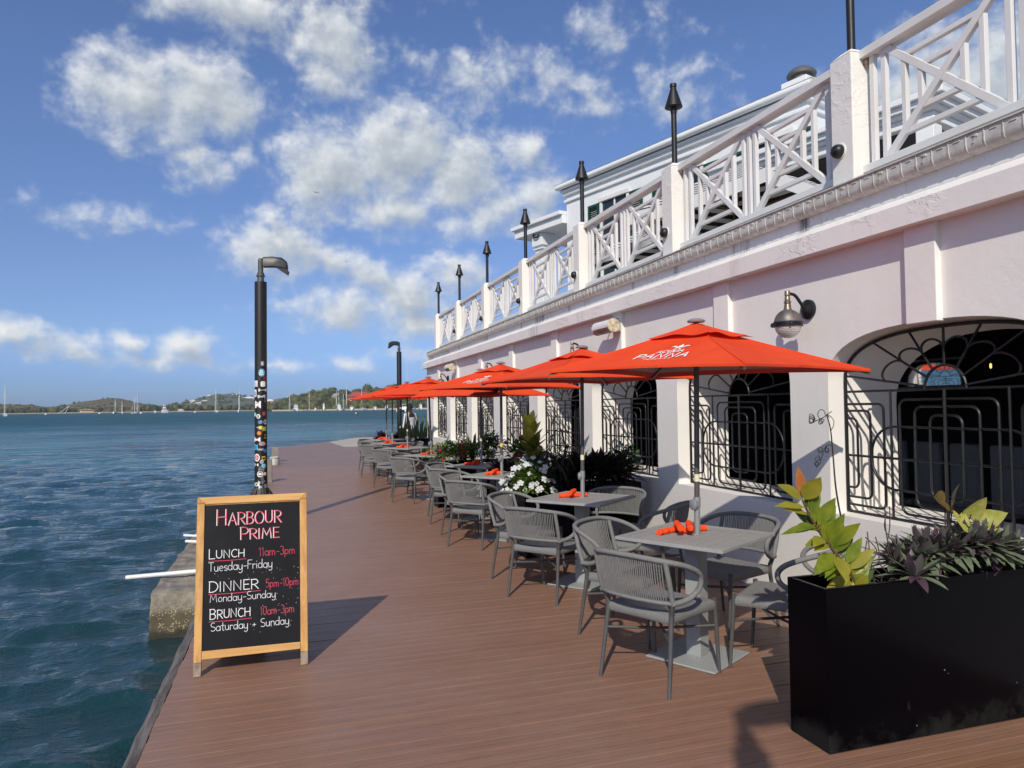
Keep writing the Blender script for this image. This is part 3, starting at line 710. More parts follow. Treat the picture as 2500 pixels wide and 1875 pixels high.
# barrel heaters under the cornice
M_HW = mat('heater_white', (.74, .73, .70), .35, var=.1); M_HG = mat('heater_steel', (.36, .30, .27), .5, metal=.4, var=.35, vscale=9); M_HC = mat('heater_cream', (.62, .54, .38), .6, var=.35, vscale=24)
def heater(label):
    t = thing('barrel_heater', label, 'wall heater', group='barrel heaters under the cornice'); R = .078; L = .44
    def arc(a0, a1, n): return [(R*cos(radians(a0+(a1-a0)*i/n)), R*sin(radians(a0+(a1-a0)*i/n))) for i in range(n+1)]
    def half(pts, y0, y1, off=0):
        b = MB(); n = len(pts); b.add([(x, y0, z+off) for x, z in pts]+[(x, y1, z+off) for x, z in pts], [(i, i+1, n+i+1, n+i) for i in range(n-1)]); return b
    b = half(arc(15, 195, 10), -L/2, L/2); 
    for y in (-.06, .10): b.bb(-R*.98, -R*.90, y-.003, y+.003, 0, R*.35)
    b.build('reflector', M_HW, t, smooth=50)
    half(arc(195, 375, 10), -L/2, L/2).build('housing', M_HG, t, smooth=50)
    b = MB(); M = Matrix.Rotation(pi/2, 3, 'X')
    b.lathe([(R*1.03, -.010), (R*1.03, .008)], 24, c=(0, L/2, 0), M=M); b.build('end_cap', M_HC, t, smooth=40)
    b = MB(); b.lathe([(R*1.03, -.008), (R*1.03, .010), (R*.97, .014)], 24, c=(0, -L/2, 0), M=M)
    for k in range(8): a = k*pi/4; b.box((R*.86*cos(a), -L/2-.016, R*.86*sin(a)), (.009, .006, .009))
    b.beam((-R*.6, -L/2-.016, -.02), (R*.5, -L/2-.016, .045), .004, .010, up=(0, 1, 0)); b.beam((R*.1, -L/2-.017, R*.7), (-R*.05, -L/2-.017, -R*.75), .004, .010, up=(0, 1, 0))
    b.build('end_cap', M_HC, t, smooth=40)
    b = MB(); b.beam((0, .08, R*.9), (.13, .08, R*1.25), .02, .012); b.beam((0, -.08, R*.9), (.13, -.08, R*1.25), .02, .012); b.box((.165, 0, R*1.1), (.03, .26, .05)); b.build('bracket', M_HG, t)
    return t
t0 = heater('nearer white and steel barrel heater mounted under the cornice'); t0.location = (3.60, 7.75, 2.475)
dup(t0, (3.60, 16.35, 2.475), 0, 'farther barrel heater mounted under the cornice near the building end')
# ------------------------------------------------------------------ things inside the dining room
M_MIRR = mat('mirror', (.85, .87, .88), .03, metal=1.0); M_CLOTH = mat('white_cloth', (.40, .38, .36), .9); M_NAP = None
b = MB(); 
t = thing('wall_mirror', 'mirror on the back wall of the dining room reflecting the harbour', 'mirror', (9.96, 9.1, 2.0))
t.rotation_euler = (0, radians(-2.6), 0); b.box((0, 0, 0), (.02, 1.35, .40)); b.build('glass', M_MIRR, t)
b = MB(); b.bb(-.03, .02, -.70, .70, .20, .235); b.bb(-.03, .02, -.70, .70, -.235, -.20); b.build('frame', M_PAINT, t)
def inner_table(x, y, lb):
    t = thing('dining_table', lb, 'table', (x, y, 0), group='tables inside the windows')
    b = MB(); b.box((0, 0, .735), (.75, .75, .03)); b.build('tabletop', M_DARKWOOD, t, bevel=.005)
    b = MB(); b.box((0, 0, .37), (.09, .09, .70)); b.box((0, 0, .01), (.45, .45, .02)); b.build('pedestal', M_DARK, t)
inner_table(4.80, 3.25, 'dark dining table just inside the nearest arched window')
inner_table(4.80, 5.25, 'dark dining table just inside the second arched window')
def booth(x, y, lb, n=4):
    t = thing('upholstered_chair', lb, 'chair', (x, y, 0), group='pale chairs deep inside the dining room')
    b = MB(); b.box((.0, 0, .78), (.07, .34, .66)); b.build('backrest', M_CLOTH, t, bevel=.025)
    b = MB(); b.box((.22, 0, .43), (.44, .42, .08)); b.build('seat', M_CLOTH, t, bevel=.02)
    for sx, sy in ((0, -.18), (0, .18), (.4, -.18), (.4, .18)):
        b = MB(); b.box((sx, sy, .2), (.035, .035, .4)); b.build('leg', M_DARK, t)
for i, y in enumerate((5.15, 5.6, 6.05, 6.5)):
    booth(6.6, y, ['leftmost pale chair inside the nearest arched window', 'second pale chair from the left inside the nearest arched window', 'third pale chair from the left inside the nearest arched window', 'fourth pale chair from the left inside the nearest arched window'][3-i])
M_CLEAR = mat('clear_glass', (.95, .97, .97), .02, trans=1.0)
b = MB(); b.lathe([(.034, 0), (.034, .004), (.008, .010), (.007, .045), (.012, .052), (.034, .075), (.041, .110), (.039, .150), (.037, .150), (.039, .110), (.031, .078), (.004, .060)], 20, caps=False)
o = b.build('wine_glass', M_CLEAR, smooth=60); o.location = (4.56, 3.05, .75); tag(o, 'stemmed wine glass standing just inside the nearest arched window', 'wine glass')
o = o.copy(); COL.objects.link(o); o.location = (4.50, 4.93, .75); tag(o, 'wine glass just inside the second arched window', 'wine glass')
M_BULB = mat('glowing_bulb', (1, .6, .25), .5, emit=((1, .50, .15), 1.6))
t = thing('pendant_bulb', 'small glowing pendant bulb deep inside the nearest window', 'lamp', (7.6, 6.1, 1.95))
b = MB(); b.lathe([(.003, -.04), (.011, -.028), (.012, 0), (.006, .02)], 12); b.build('bulb', M_BULB, t, smooth=60)
b = MB(); b.tube([(0, 0, .03), (0, 0, .66)], .004, 6); b.build('cord', M_BLACK, t)
# ------------------------------------------------------------------ upper storey behind the terrace
M_UPW = m_plaster('upper_plaster', (.76, .78, .78), flake=.2, dirt=.08)
M_ROOF = mat('pale_roof', (.66, .65, .62), .7, var=.2, vscale=2)
M_SHUT = mat('green_shutter', (.006, .055, .040), .5); M_PANE = mat('window_pane', (.02, .03, .035), .08)
up = thing('upper_storey', 'white upper storey with green shutters set back behind the terrace', 'building', (6.3, 15.6, 0), atan2(-.956, .292))
# local axes: +x towards the near end, +y away from the water
TL = 6.3
b = MB(); b.bb(0, TL, 0, 5, 3.05, 6.50); b.build('wall', M_UPW, up)
b = MB()
for z0, z1, d in ((6.34, 6.40, .05), (6.50, 6.58, .07), (6.58, 6.63, .11)): b.bb(-d, TL+d, -d, 5+d, z0, z1)
b.build('cornice', M_UPW, up, bevel=.01)
b = MB(); b.tube([(-.16, -.16, 6.70), (TL+.16, -.16, 6.70)], .062, 12); b.tube([(-.16, -.17, 6.70), (-.16, 4.8, 6.70)], .055, 10); b.build('gutter', M_UPW, up, smooth=50)
b = MB(); b.add([(-.22, -.20, 6.765), (TL+.2, -.20, 6.765), (TL+.2, 5.2, 6.765), (-.22, 5.2, 6.765), (1.4, 2.4, 7.35), (TL-.6, 2.4, 7.35)], [(0, 1, 5, 4), (1, 2, 5), (2, 3, 4, 5), (3, 0, 4), (3, 2, 1, 0)])
b.bb(-.21, TL+.19, -.19, 5.19, 6.66, 6.762)
b.build('roof', M_ROOF, up)
b = MB(); b.bb(5.40, 5.90, .60, 1.10, 6.8, 7.26); ch = b.build('vent_turret', M_UPW, up, bevel=.01)
M_CAP = mat('dull_vent', (.14, .14, .135), .6, metal=.4)
b = MB(); b.lathe([(.19, 7.26), (.19, 7.36), (.25, 7.37), (.255, 7.40), (.225, 7.45), (.16, 7.50), (.07, 7.525), (.01, 7.53)], 24, c=(5.65, .85, 0)); b.build('vent_cap', M_CAP, ch, smooth=35)
def window(x0):
    b = MB(); z0, z1 = 4.25, 6.05
    b.bb(x0-.07, x0, -.05, 0.01, z0, z1); b.bb(x0+.78, x0+.85, -.05, .01, z0, z1); b.bb(x0-.09, x0+.87, -.07, .01, z1, z1+.09); b.bb(x0-.09, x0+.87, -.09, .01, z0-.06, z0); b.bb(x0+.37, x0+.41, -.03, .01, z0, z1)
    f = b.build('window', M_PAINT, up, bevel=.006)
    b = MB(); b.bb(x0, x0+.37, -.012, .008, z0, z1); b.bb(x0+.41, x0+.78, -.012, .008, z0, z1); b.build('pane', M_PANE, f)
    for s0 in (x0-.46, x0+.88):
        b = MB(); b.bb(s0, s0+.05, -.055, -.01, z0, z1); b.bb(s0+.31, s0+.36, -.055, -.01, z0, z1)
        for zz in (z0, (z0+z1)/2-.03, z1-.06): b.bb(s0+.05, s0+.31, -.055, -.01, zz, zz+.06)
        z = z0+.07
        while z < z1-.07: b.beam((s0+.05, -.03, z), (s0+.31, -.03, z), .032, .007, up=(0, .7, .7)); z += .042
        b.build('shutter', M_SHUT, f)
window(1.28); window(3.28); window(5.2)
# porch roof beyond the far corner
b = MB(); b.bb(-2.0, -.02, -.12, 3.0, 5.86, 6.06); b.bb(-2.08, -.02, -.20, 3.0, 6.06, 6.15)
pr_ = b.build('porch_roof', M_UPW, up, bevel=.01)
b = MB(); b.bb(-1.34, -1.04, .05, .35, 3.05, 5.60); b.bb(-1.40, -.98, -.01, .41, 5.55, 5.855); b.bb(-1.38, -1.0, .01, .39, 5.46, 5.50); b.build('column', M_UPW, up, bevel=.01)
b = MB(); b.tube(catmull([(-1.3, -.03, 5.85), (-1.25, -.06, 5.77), (-1.12, -.05, 5.74), (-1.05, -.06, 5.80)], 6), .02, 8); b.build('cable', M_BLACK, up, smooth=60)
# porch at the near right
po = thing('terrace_porch', 'white corniced porch with dark ceiling seen through the nearest railing', 'porch', (7.6, 6.73, 0), atan2(.956, -.292))
b = MB()
for z0, z1, d in ((5.02, 5.14, 0), (5.14, 5.19, .07), (5.19, 5.27, .12), (5.27, 5.35, .18)): b.bb(-d, 3.4, -3.4, d, z0, z1)
b.build('roof', M_UPW, po, bevel=.012)
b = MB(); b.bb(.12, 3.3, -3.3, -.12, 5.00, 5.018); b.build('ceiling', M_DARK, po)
b = MB(); b.bb(.02, .24, -.24, -.02, 3.05, 5.0); b.build('column', M_UPW, po, bevel=.01)
b = MB(); b.bb(.02, .24, -3.3, -3.08, 3.05, 5.0); b.build('column', M_UPW, po, bevel=.01)
# striped parasols on the terrace
def m_stripe():
    mm = bpy.data.materials.new('striped_canvas'); mm.use_nodes = True; t = NT(mm.node_tree); b = mm.node_tree.nodes['Principled BSDF']
    o = t.n('ShaderNodeTexCoord').outputs['Object']; s = t.n('ShaderNodeSeparateXYZ', ins={0: o})
    d = t.math('MAXIMUM', t.math('ABSOLUTE', s.outputs[0]), t.math('ABSOLUTE', s.outputs[1]))
    st = t.math('GREATER_THAN', t.math('FRACT', t.math('MULTIPLY', d, 7.0)), .5)
    t.link(t.mix(st, (.68, .68, .66), (.012, .012, .013)), b.inputs['Base Color']); b.inputs['Roughness'].default_value = .85
    return mm
M_STRIPE = m_stripe(); M_TEAK = mat('teak', (.20, .10, .045), .55, var=.3)
def parasol(label, loc, rz, R=1.15):
    t = thing('striped_parasol', label, 'parasol', loc, rz, 'black and white striped parasols on the terrace')
    b = MB(); cs = [(R, R), (-R, R), (-R, -R), (R, -R)]
    for k in range(4):
        a, c = cs[k], cs[(k+1) % 4]
        b.grid(lambda s, q: ((a[0]+(c[0]-a[0])*s)*q, (a[1]+(c[1]-a[1])*s)*q, 1.62-.60*q-.05*sin(pi*s)*q+(0 if q < .98 else 0)), 8, 8)
    for k in range(4):
        a, c = cs[k], cs[(k+1) % 4]
        b.grid(lambda s, q: (a[0]+(c[0]-a[0])*s, a[1]+(c[1]-a[1])*s, 1.02-.05*sin(pi*s)-.16*q), 8, 1)
    b.build('canopy', M_STRIPE, t, smooth=60)
    b = MB(); b.tube([(0, 0, 0), (0, 0, 1.64)], .024, 10); b.build('pole', M_TEAK, t, smooth=60)
    for k in range(4):
        b = MB(); b.beam((0, 0, 1.56), (cs[k][0]*.98, cs[k][1]*.98, .99), .02, .03); b.beam((0, 0, .95), (cs[k][0]*.55, cs[k][1]*.55, 1.24), .018, .022); b.build('rib', M_TEAK, t)
    return t
parasol('striped parasol seen through the railing of the second terrace bay', (5.75, 8.0, 3.11), .3)
parasol('striped parasol seen through the left part of the second terrace bay', (6.1, 10.4, 3.11), .1, 1.0)
parasol('striped parasol just showing at the right edge above the nearest railing', (6.75, 3.35, 3.55), .5, 1.05)
t = thing('string_light', 'small black hanging string light bulb behind the nearest railing', 'light')
b = MB(); b.tube([(4.6, 3.75, 5.6), (4.6, 3.75, 4.60)], .004, 6); b.lathe([(.02, 4.54), (.03, 4.545), (.026, 4.60), (.008, 4.62)], 12, c=(4.6, 3.75, 0)); b.build('socket', M_BLACK, t, smooth=40)
b = MB(); b.lathe([(.004, 4.46), (.022, 4.475), (.026, 4.51), (.016, 4.54)], 12, c=(4.6, 3.75, 0)); b.build('bulb', M_CLEAR, t, smooth=60)
b = MB(); b.tube(catmull([(4.6, 3.75, 5.6), (4.75, 3.1, 5.5), (4.9, 2.2, 5.75)], 8), .005, 6); b.tube([(4.9, 2.2, 3.1), (4.9, 2.2, 5.78)], .02, 8); b.build('wire', M_BLACK, t)
# ------------------------------------------------------------------ chairs, tables, umbrellas, napkins
def m_rope():
    mm = bpy.data.materials.new('grey_rope'); mm.use_nodes = True; t = NT(mm.node_tree); b = mm.node_tree.nodes['Principled BSDF']
    v = t.n('ShaderNodeTexCoord').outputs['Object']
    n = t.noise(v, 260, 3, .7); n2 = t.noise(v, 9, 3)
    c = t.mix(t.smooth(n, .3, .7), (.125, .127, .127), (.265, .267, .265))
    c = t.mix(t.math('MULTIPLY', n2, .35), c, (.15, .15, .15))
    t.link(c, b.inputs['Base Color']); b.inputs['Roughness'].default_value = .85; b.inputs['Specular IOR Level'].default_value = .25
    t.link(t.n('ShaderNodeBump', ins={'Strength': .5, 'Distance': .002, 'Height': n}).outputs[0], b.inputs['Normal'])
    return mm
M_ROPE = m_rope()
M_GUN = mat('gunmetal_paint', (.078, .080, .080), .42, var=.15, vscale=12)
M_FOOT = mat('rubber_foot', (.02, .02, .02), .8)
def wrap(pts, r, step=.0058, amp=.0014):
    P = resample(pts, step/2)
    return P, [r+(amp if i % 2 else -amp) for i in range(len(P))]
def make_chair():
    t = thing('rope_armchair', 'x', 'chair', group='grey rope armchairs on the deck')
    # seat: box with woven top
    b = MB(); n = 30; zs = .425
    def seat(u, v):
        x = -.215+.43*u; y = (-.222+.444*v)*(1-.05*(1-u))
        e = min(u, 1-u, v, 1-v)
        i, j = int(u*n), int(v*n)
        z = zs+.0035*(1 if ((i+j//2) % 2) else -1)*(1 if e > .07 else 0)-.010*sin(pi*u)*sin(pi*v)
        if e < .001: z -= .008
        return (x, y, z)
    b.grid(seat, n, n)
    rows = []
    per = [(i, 0) for i in range(n)]+[(n, i) for i in range(n)]+[(n-i, n) for i in range(n)]+[(0, n-i) for i in range(n)]
    L = len(per); prof = [(0, 0), (.004, -.010), (.006, -.022), (.004, -.040), (-.004, -.050)]
    vs = []
    for d, dz in prof:
        for k, (i, j) in enumerate(per):
            p = Vector(seat(i/n, j/n)); o2 = Vector((p.x, p.y, 0)).normalized(); rip = .0016*(1 if k % 2 else -1) if dz else 0
            vs.append(p+o2*(d+rip)+Vector((0, 0, dz)))
    b.add(vs, [(r*L+k, r*L+(k+1) % L, (r+1)*L+(k+1) % L, (r+1)*L+k) for r in range(len(prof)-1) for k in range(L)])
    b.add([(-.21, -.20, zs-.052), (.21, -.215, zs-.052), (.21, .215, zs-.052), (-.21, .20, zs-.052)], [(0, 3, 2, 1)])
    b.build('seat', M_ROPE, t, smooth=60)
    half = [(-.345, 0, .735), (-.338, .11, .733), (-.312, .20, .725), (-.255, .262, .710), (-.175, .294, .684), (-.095, .306, .645), (-.058, .304, .600), (-.066, .296, .552), (-.108, .282, .515), (-.165, .262, .494), (-.235, .240, .488)]
    full = [(x, -y, z) for x, y, z in half[:0:-1]]+half
    top = catmull(full, 10)
    b = MB(); P, R = wrap(top, .0152, amp=.0011); b.tube(P, R, 9); 
    for s in (-1, 1):
        P, R = wrap([(-.226, s*.236, .478), (-.262, s*.240, .60), (-.290, s*.236, .712)], .0148, amp=.0011); b.tube(P, R, 9)
    b.build('arm_frame', M_ROPE, t, smooth=75)
    b = MB(); low = catmull([(-.235, -.232, .488), (-.275, -.15, .492), (-.295, 0, .494), (-.275, .15, .492), (-.235, .232, .488)], 10)
    P, R = wrap(low, .0115, amp=.0010); b.tube(P, R, 8)
    def at(path, y):
        for a, c in zip(path, path[1:]):
            if (a.y-y)*(c.y-y) <= 0 and abs(a.y-c.y) > 1e-6: return a.lerp(c, (y-a.y)/(c.y-a.y))
        return path[0]
    back = [p for p in top if p.z > .70]
    N_ = 37
    for i in range(N_):
        y = -.212+.424*i/(N_-1); lo = at(low, y); hi = at(back, y*1.02+random.uniform(-.0015, .0015))
        b.tube([lo, lo.lerp(hi, .5)+Vector((-.008, 0, 0)), hi],   .0040, 5, caps=False)
    b.build('backrest', M_ROPE, t, smooth=75)
    for s in (-1, 1):
        b = MB(); b.tube([(.245, s*.222, .018), (.215, s*.216, .43)], [.0098, .0150], 12); b.tube([(.246, s*.2224, 0), (.2446, s*.222, .02)], .0108, 12)
        b.build('leg', M_GUN, t, smooth=50)
        b = MB(); P = catmull([(-.272, s*.232, .0), (-.238, s*.222, .22), (-.212, s*.214, .395), (-.216, s*.222, .445), (-.232, s*.236, .50)], 6); b.tube(P, [.0098+.0052*min(1, k/12) for k in range(len(P))], 12)
        b.build('leg', M_GUN, t, smooth=60)
    b = MB()
    for s in (-1, 1): b.tube([(-.236, -s*.220, .275), (0, 0, .268+.006*s), (.226, s*.218, .275)], .0085, 8)
    b.build('stretcher', M_GUN, t, smooth=50)
    return t
CH0 = make_chair(); chair_used = [False]
def chair(x, y, deg, label):
    if not chair_used[0]:
        chair_used[0] = True; CH0.location = (x, y, .001); CH0.rotation_euler = (0, 0, radians(deg)); CH0['label'] = label; return CH0
    return dup(CH0, (x, y, .001), radians(deg), label)
M_TT = mat('table_grey', (.32, .318, .312), .55, var=.12, vscale=3, bump=.06, bscale=90)
M_TB = mat('table_base_grey', (.31, .33, .33), .55, var=.25, vscale=7, col2=(.29, .30, .30))
def make_table():
    t = thing('bistro_table', 'x', 'table', group='square grey tables under the umbrellas'); s = .355
    b = MB(); fw = .045
    b.bb(-s, s, -s, -s+fw, .722, .742); b.bb(-s, s, s-fw, s, .722, .742); b.bb(-s, -s+fw, -s+fw, s-fw, .722, .742); b.bb(s-fw, s, -s+fw, s-fw, .722, .742)
    n = 8; w = (2*s-2*fw-.004)/n
    for i in range(n): b.bb(-s+fw, s-fw, -s+fw+.004+i*w, -s+fw+(i+1)*w-.0035 + .004-.004, .7245, .7405)
    b.bb(-s+.03, s-.03, -s+.03, s-.03, .712, .7225)
    b.lathe([(.030, .741), (.030, .746), (.023, .746)], 20)
    b.build('tabletop', M_TT, t, bevel=.002)
    b = MB(); b.bb(-.055, .055, -.048, .048, .012, .69); b.box((0, 0, .702), (.36, .36, .018)); b.build('pedestal', M_TB, t, bevel=.004)
    b = MB(); b.box((0, 0, .007), (.46, .46, .012)); b.build('base', M_TB, t, bevel=.005)
    return t
TB0 = make_table(); tbl_used = [False]
def table(x, y, deg, label):
    if not tbl_used[0]:
        tbl_used[0] = True; TB0.location = (x, y, .001); TB0.rotation_euler = (0, 0, radians(deg)); TB0['label'] = label; return TB0
    return dup(TB0, (x, y, .001), radians(deg), label)
# --- stroke lettering: each glyph is (advance, strokes); heights are 1 for capitals
def arc_(cx, cy, rx, ry, a0, a1, n=9): return [(cx+rx*cos(radians(a0+(a1-a0)*i/n)), cy+ry*sin(radians(a0+(a1-a0)*i/n))) for i in range(n+1)]
GL = {
 'H': (.80, [[(.06, 0), (.06, 1)], [(.62, 0), (.62, 1)], [(.06, .5), (.62, .52)]]), 'A': (.74, [[(0, 0), (.32, 1), (.64, 0)], [(.12, .36), (.52, .36)]]),
 'R': (.72, [[(.06, 0), (.06, 1)], [(.02, 1)]+arc_(.28, .74, .30, .26, 90, -90, 8)+[(.06, .47)], [(.26, .48), (.62, 0)]]),
 'B': (.70, [[(.06, 0), (.06, 1)], [(.02, 1)]+arc_(.27, .76, .26, .24, 90, -90, 8)+[(.06, .52)], [(.2, .52)]+arc_(.28, .26, .30, .26, 90, -90, 8)+[(.06, 0)]]),
 'O': (.84, [arc_(.38, .5, .36, .5, 90, 450, 20)]), 'U': (.76, [[(.06, 1), (.06, .32)]+arc_(.33, .32, .27, .32, 180, 360, 9)+[(.60, 1)]]),
 'P': (.66, [[(.06, 0), (.06, 1)], [(.02, 1)]+arc_(.28, .72, .30, .28, 90, -90, 8)+[(.06, .44)]]), 'I': (.30, [[(.08, 0), (.08, 1)]]),
 'M': (.92, [[(.04, 0), (.12, 1), (.40, .30), (.68, 1), (.78, 0)]]), 'E': (.62, [[(.5, 1), (.06, 1), (.06, 0), (.52, 0)], [(.06, .52), (.44, .52)]]),
 'L': (.60, [[(.06, 1), (.06, 0), (.52, .0)]]), 'N': (.80, [[(.06, 0), (.06, 1), (.62, 0), (.62, 1)]]), 'C': (.72, [arc_(.38, .5, .34, .5, 50, 310, 14)]),
 'D': (.76, [[(.06, 0), (.06, 1)], [(.02, 1)]+arc_(.22, .5, .44, .5, 90, -90, 11)+[(.04, 0)]]), 'T': (.62, [[(.0, 1), (.56, 1)], [(.28, 1), (.28, 0)]]),
 'F': (.56, [[(.06, 0), (.06, 1), (.52, 1)], [(.06, .54), (.42, .54)]]), 'S': (.62, [arc_(.30, .75, .24, .25, 50, 250, 9)+arc_(.28, .25, .26, .25, 70, -140, 9)]),
 'Q': (.84, [arc_(.38, .5, .36, .5, 90, 450, 20), [(.46, .26), (.76, -.08)]]), 'Y': (.70, [[(0, 1), (.30, .5), (.60, 1)], [(.30, .5), (.30, 0)]]),
 'a': (.56, [arc_(.24, .28, .22, .28, 40, 400, 14), [(.46, .56), (.46, 0)]]), 'b': (.5, []), 'd': (.58, [arc_(.24, .28, .22, .28, 40, 400, 14), [(.46, 1), (.46, 0)]]),
 'e': (.54, [[(.05, .30), (.44, .32)]+arc_(.25, .28, .20, .28, 10, 310, 12)]), 'y': (.54, [[(.04, .56), (.05, .25)]+arc_(.24, .25, .19, .24, 180, 340, 7)+[(.44, .56)], [(.44, .56), (.44, -.18)]+arc_(.25, -.20, .19, .17, 0, -150, 7)]),
 'n': (.54, [[(.06, .56), (.06, 0)], [(.06, .32)]+arc_(.25, .34, .19, .22, 180, 0, 7)+[(.44, 0)]]), 'u': (.54, [[(.05, .56), (.05, .22)]+arc_(.23, .22, .18, .22, 180, 350, 7)+[(.42, .56)], [(.42, .56), (.44, 0)]]),
 's': (.44, [arc_(.22, .42, .16, .14, 40, 240, 7)+arc_(.20, .14, .18, .14, 70, -150, 7)]), 't': (.42, [[(.18, .95), (.18, .10), (.26, 0), (.34, .04)], [(.02, .62), (.36, .62)]]),
 'r': (.42, [[(.06, .56), (.06, 0)], [(.06, .34)]+arc_(.22, .36, .16, .19, 170, 40, 5)]), 'i': (.22, [[(.07, .54), (.07, 0)], [(.06, .78), (.085, .81)]]),
 'm': (.82, [[(.06, .56), (.06, 0)], [(.06, .34)]+arc_(.21, .36, .15, .20, 180, 0, 6)+[(.36, 0)], [(.36, .34)]+arc_(.51, .36, .15, .20, 180, 0, 6)+[(.66, 0)]]),
 'o': (.54, [arc_(.25, .28, .21, .28, 90, 450, 14)]), 'p': (.56, [[(.06, .56), (.06, -.34)], arc_(.26, .28, .20, .27, 160, -170, 12)]), '0': (.58, [arc_(.26, .5, .22, .5, 90, 450, 16)]), '1': (.34, [[(.02, .80), (.16, 1), (.16, 0)]]),
 '3': (.54, [arc_(.22, .75, .20, .25, 140, -80, 9)+arc_(.22, .26, .24, .26, 80, -140, 10)]), '5': (.54, [[(.46, 1), (.10, 1), (.07, .56)]+arc_(.23, .31, .23, .31, 130, -130, 10)]),
 '-': (.48, [[(.08, .36), (.38, .38)]]), '+': (.6, [[(.10, .35), (.46, .35)], [(.28, .16), (.28, .54)]]), ' ': (.38, [])}
def strokes(text, h=1.0, track=1.0, small=None, wob=0.0):
    """polylines of a line of text in units of metres, baseline at 0; `small` sets small-capital height after the first letter"""
    out = []; x = 0
    for i, ch in enumerate(text):
        adv, st = GL[ch]; k = h*(small if (small and i > 0 and ch != ' ') else 1)
        dy = random.uniform(-wob, wob)*h
        for s in st: out.append([(x+px*k+random.uniform(-wob, wob)*h*.3, py*k+dy) for px, py in s])
        x += adv*k*track
    return out, x
def ribbon(b, pts, w, fn, off):
    """flat pen stroke of width w laid on fn(u, v, height)"""
    P = [Vector((p[0], p[1])) for p in pts]; Q = [P[0]]
    for p in P[1:]:
        if (p-Q[-1]).length > 1e-5: Q.append(p)
    if len(Q) < 2: return
    Q[0] = Q[0]-(Q[1]-Q[0]).normalized()*w*.35; Q[-1] = Q[-1]+(Q[-1]-Q[-2]).normalized()*w*.35
    L, R = [], []
    for i, p in enumerate(Q):
        a = (Q[i]-Q[i-1]).normalized() if i else None; c = (Q[i+1]-Q[i]).normalized() if i < len(Q)-1 else None
        t = (a+c) if (a is not None and c is not None) else (a if a is not None else c)
        if t.length < .25: t = a
        t = t.normalized(); nrm = Vector((-t.y, t.x)); k = 1.0
        if a is not None and c is not None: k = min(1.6, 1/max(.4, nrm.dot(Vector((-a.y, a.x)))))
        L.append(p+nrm*w*.5*k); R.append(p-nrm*w*.5*k)
    vs = [fn(q.x, q.y, off) for q in L]+[fn(q.x, q.y, off) for q in R]; n = len(L)
    b.add(vs, [(i, n+i, n+i+1, i+1) for i in range(n-1)])
# --- umbrellas
def m_canvas():
    mm = bpy.data.materials.new('orange_red_canvas'); mm.use_nodes = True; t = NT(mm.node_tree); b = mm.node_tree.nodes['Principled BSDF']
    v = t.n('ShaderNodeTexCoord').outputs['Object']; n1 = t.noise(v, 2.6, 4, .6); n2 = t.noise(v, 420, 2, .6); n3 = t.noise(t.vmath('MULTIPLY', v, (1, 1, 2)), 5.5, 3, .5, 1.5)
    c = t.mix(t.smooth(n1, .3, .7), (.90, .090, .024), (.82, .070, .019)); t.link(c, b.inputs['Base Color']); b.inputs['Roughness'].default_value = .8; b.inputs['Specular IOR Level'].default_value = .2
    h = t.math('ADD', t.math('MULTIPLY', n2, .0005), t.math('MULTIPLY', n3, .010)); nb = t.n('ShaderNodeBump', ins={'Strength': .8, 'Distance': 1.0, 'Height': h}); t.link(nb.outputs[0], b.inputs['Normal'])
    tr = t.n('ShaderNodeBsdfTranslucent'); t.link(c, tr.inputs[0]); mx = t.n('ShaderNodeMixShader', ins={0: .16}); t.link(b.outputs[0], mx.inputs[1]); t.link(tr.outputs[0], mx.inputs[2]); t.link(mx.outputs[0], mm.node_tree.nodes['Material Output'].inputs[0])
    return mm
M_RED = m_canvas()
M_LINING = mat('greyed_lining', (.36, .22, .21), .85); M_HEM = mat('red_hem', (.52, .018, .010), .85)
M_POLE = mat('bronze_pole', (.105, .095, .094), .40, metal=.3); M_SLEEVE = mat('silver_sleeve', (.30, .31, .315), .42, metal=.35)
M_LOGO = mat('white_print', (.85, .84, .82), .7); M_TAG = mat('yellow_tag', (.75, .56, .08), .6); M_TAGW = mat('cream_tag', (.72, .68, .45), .6)
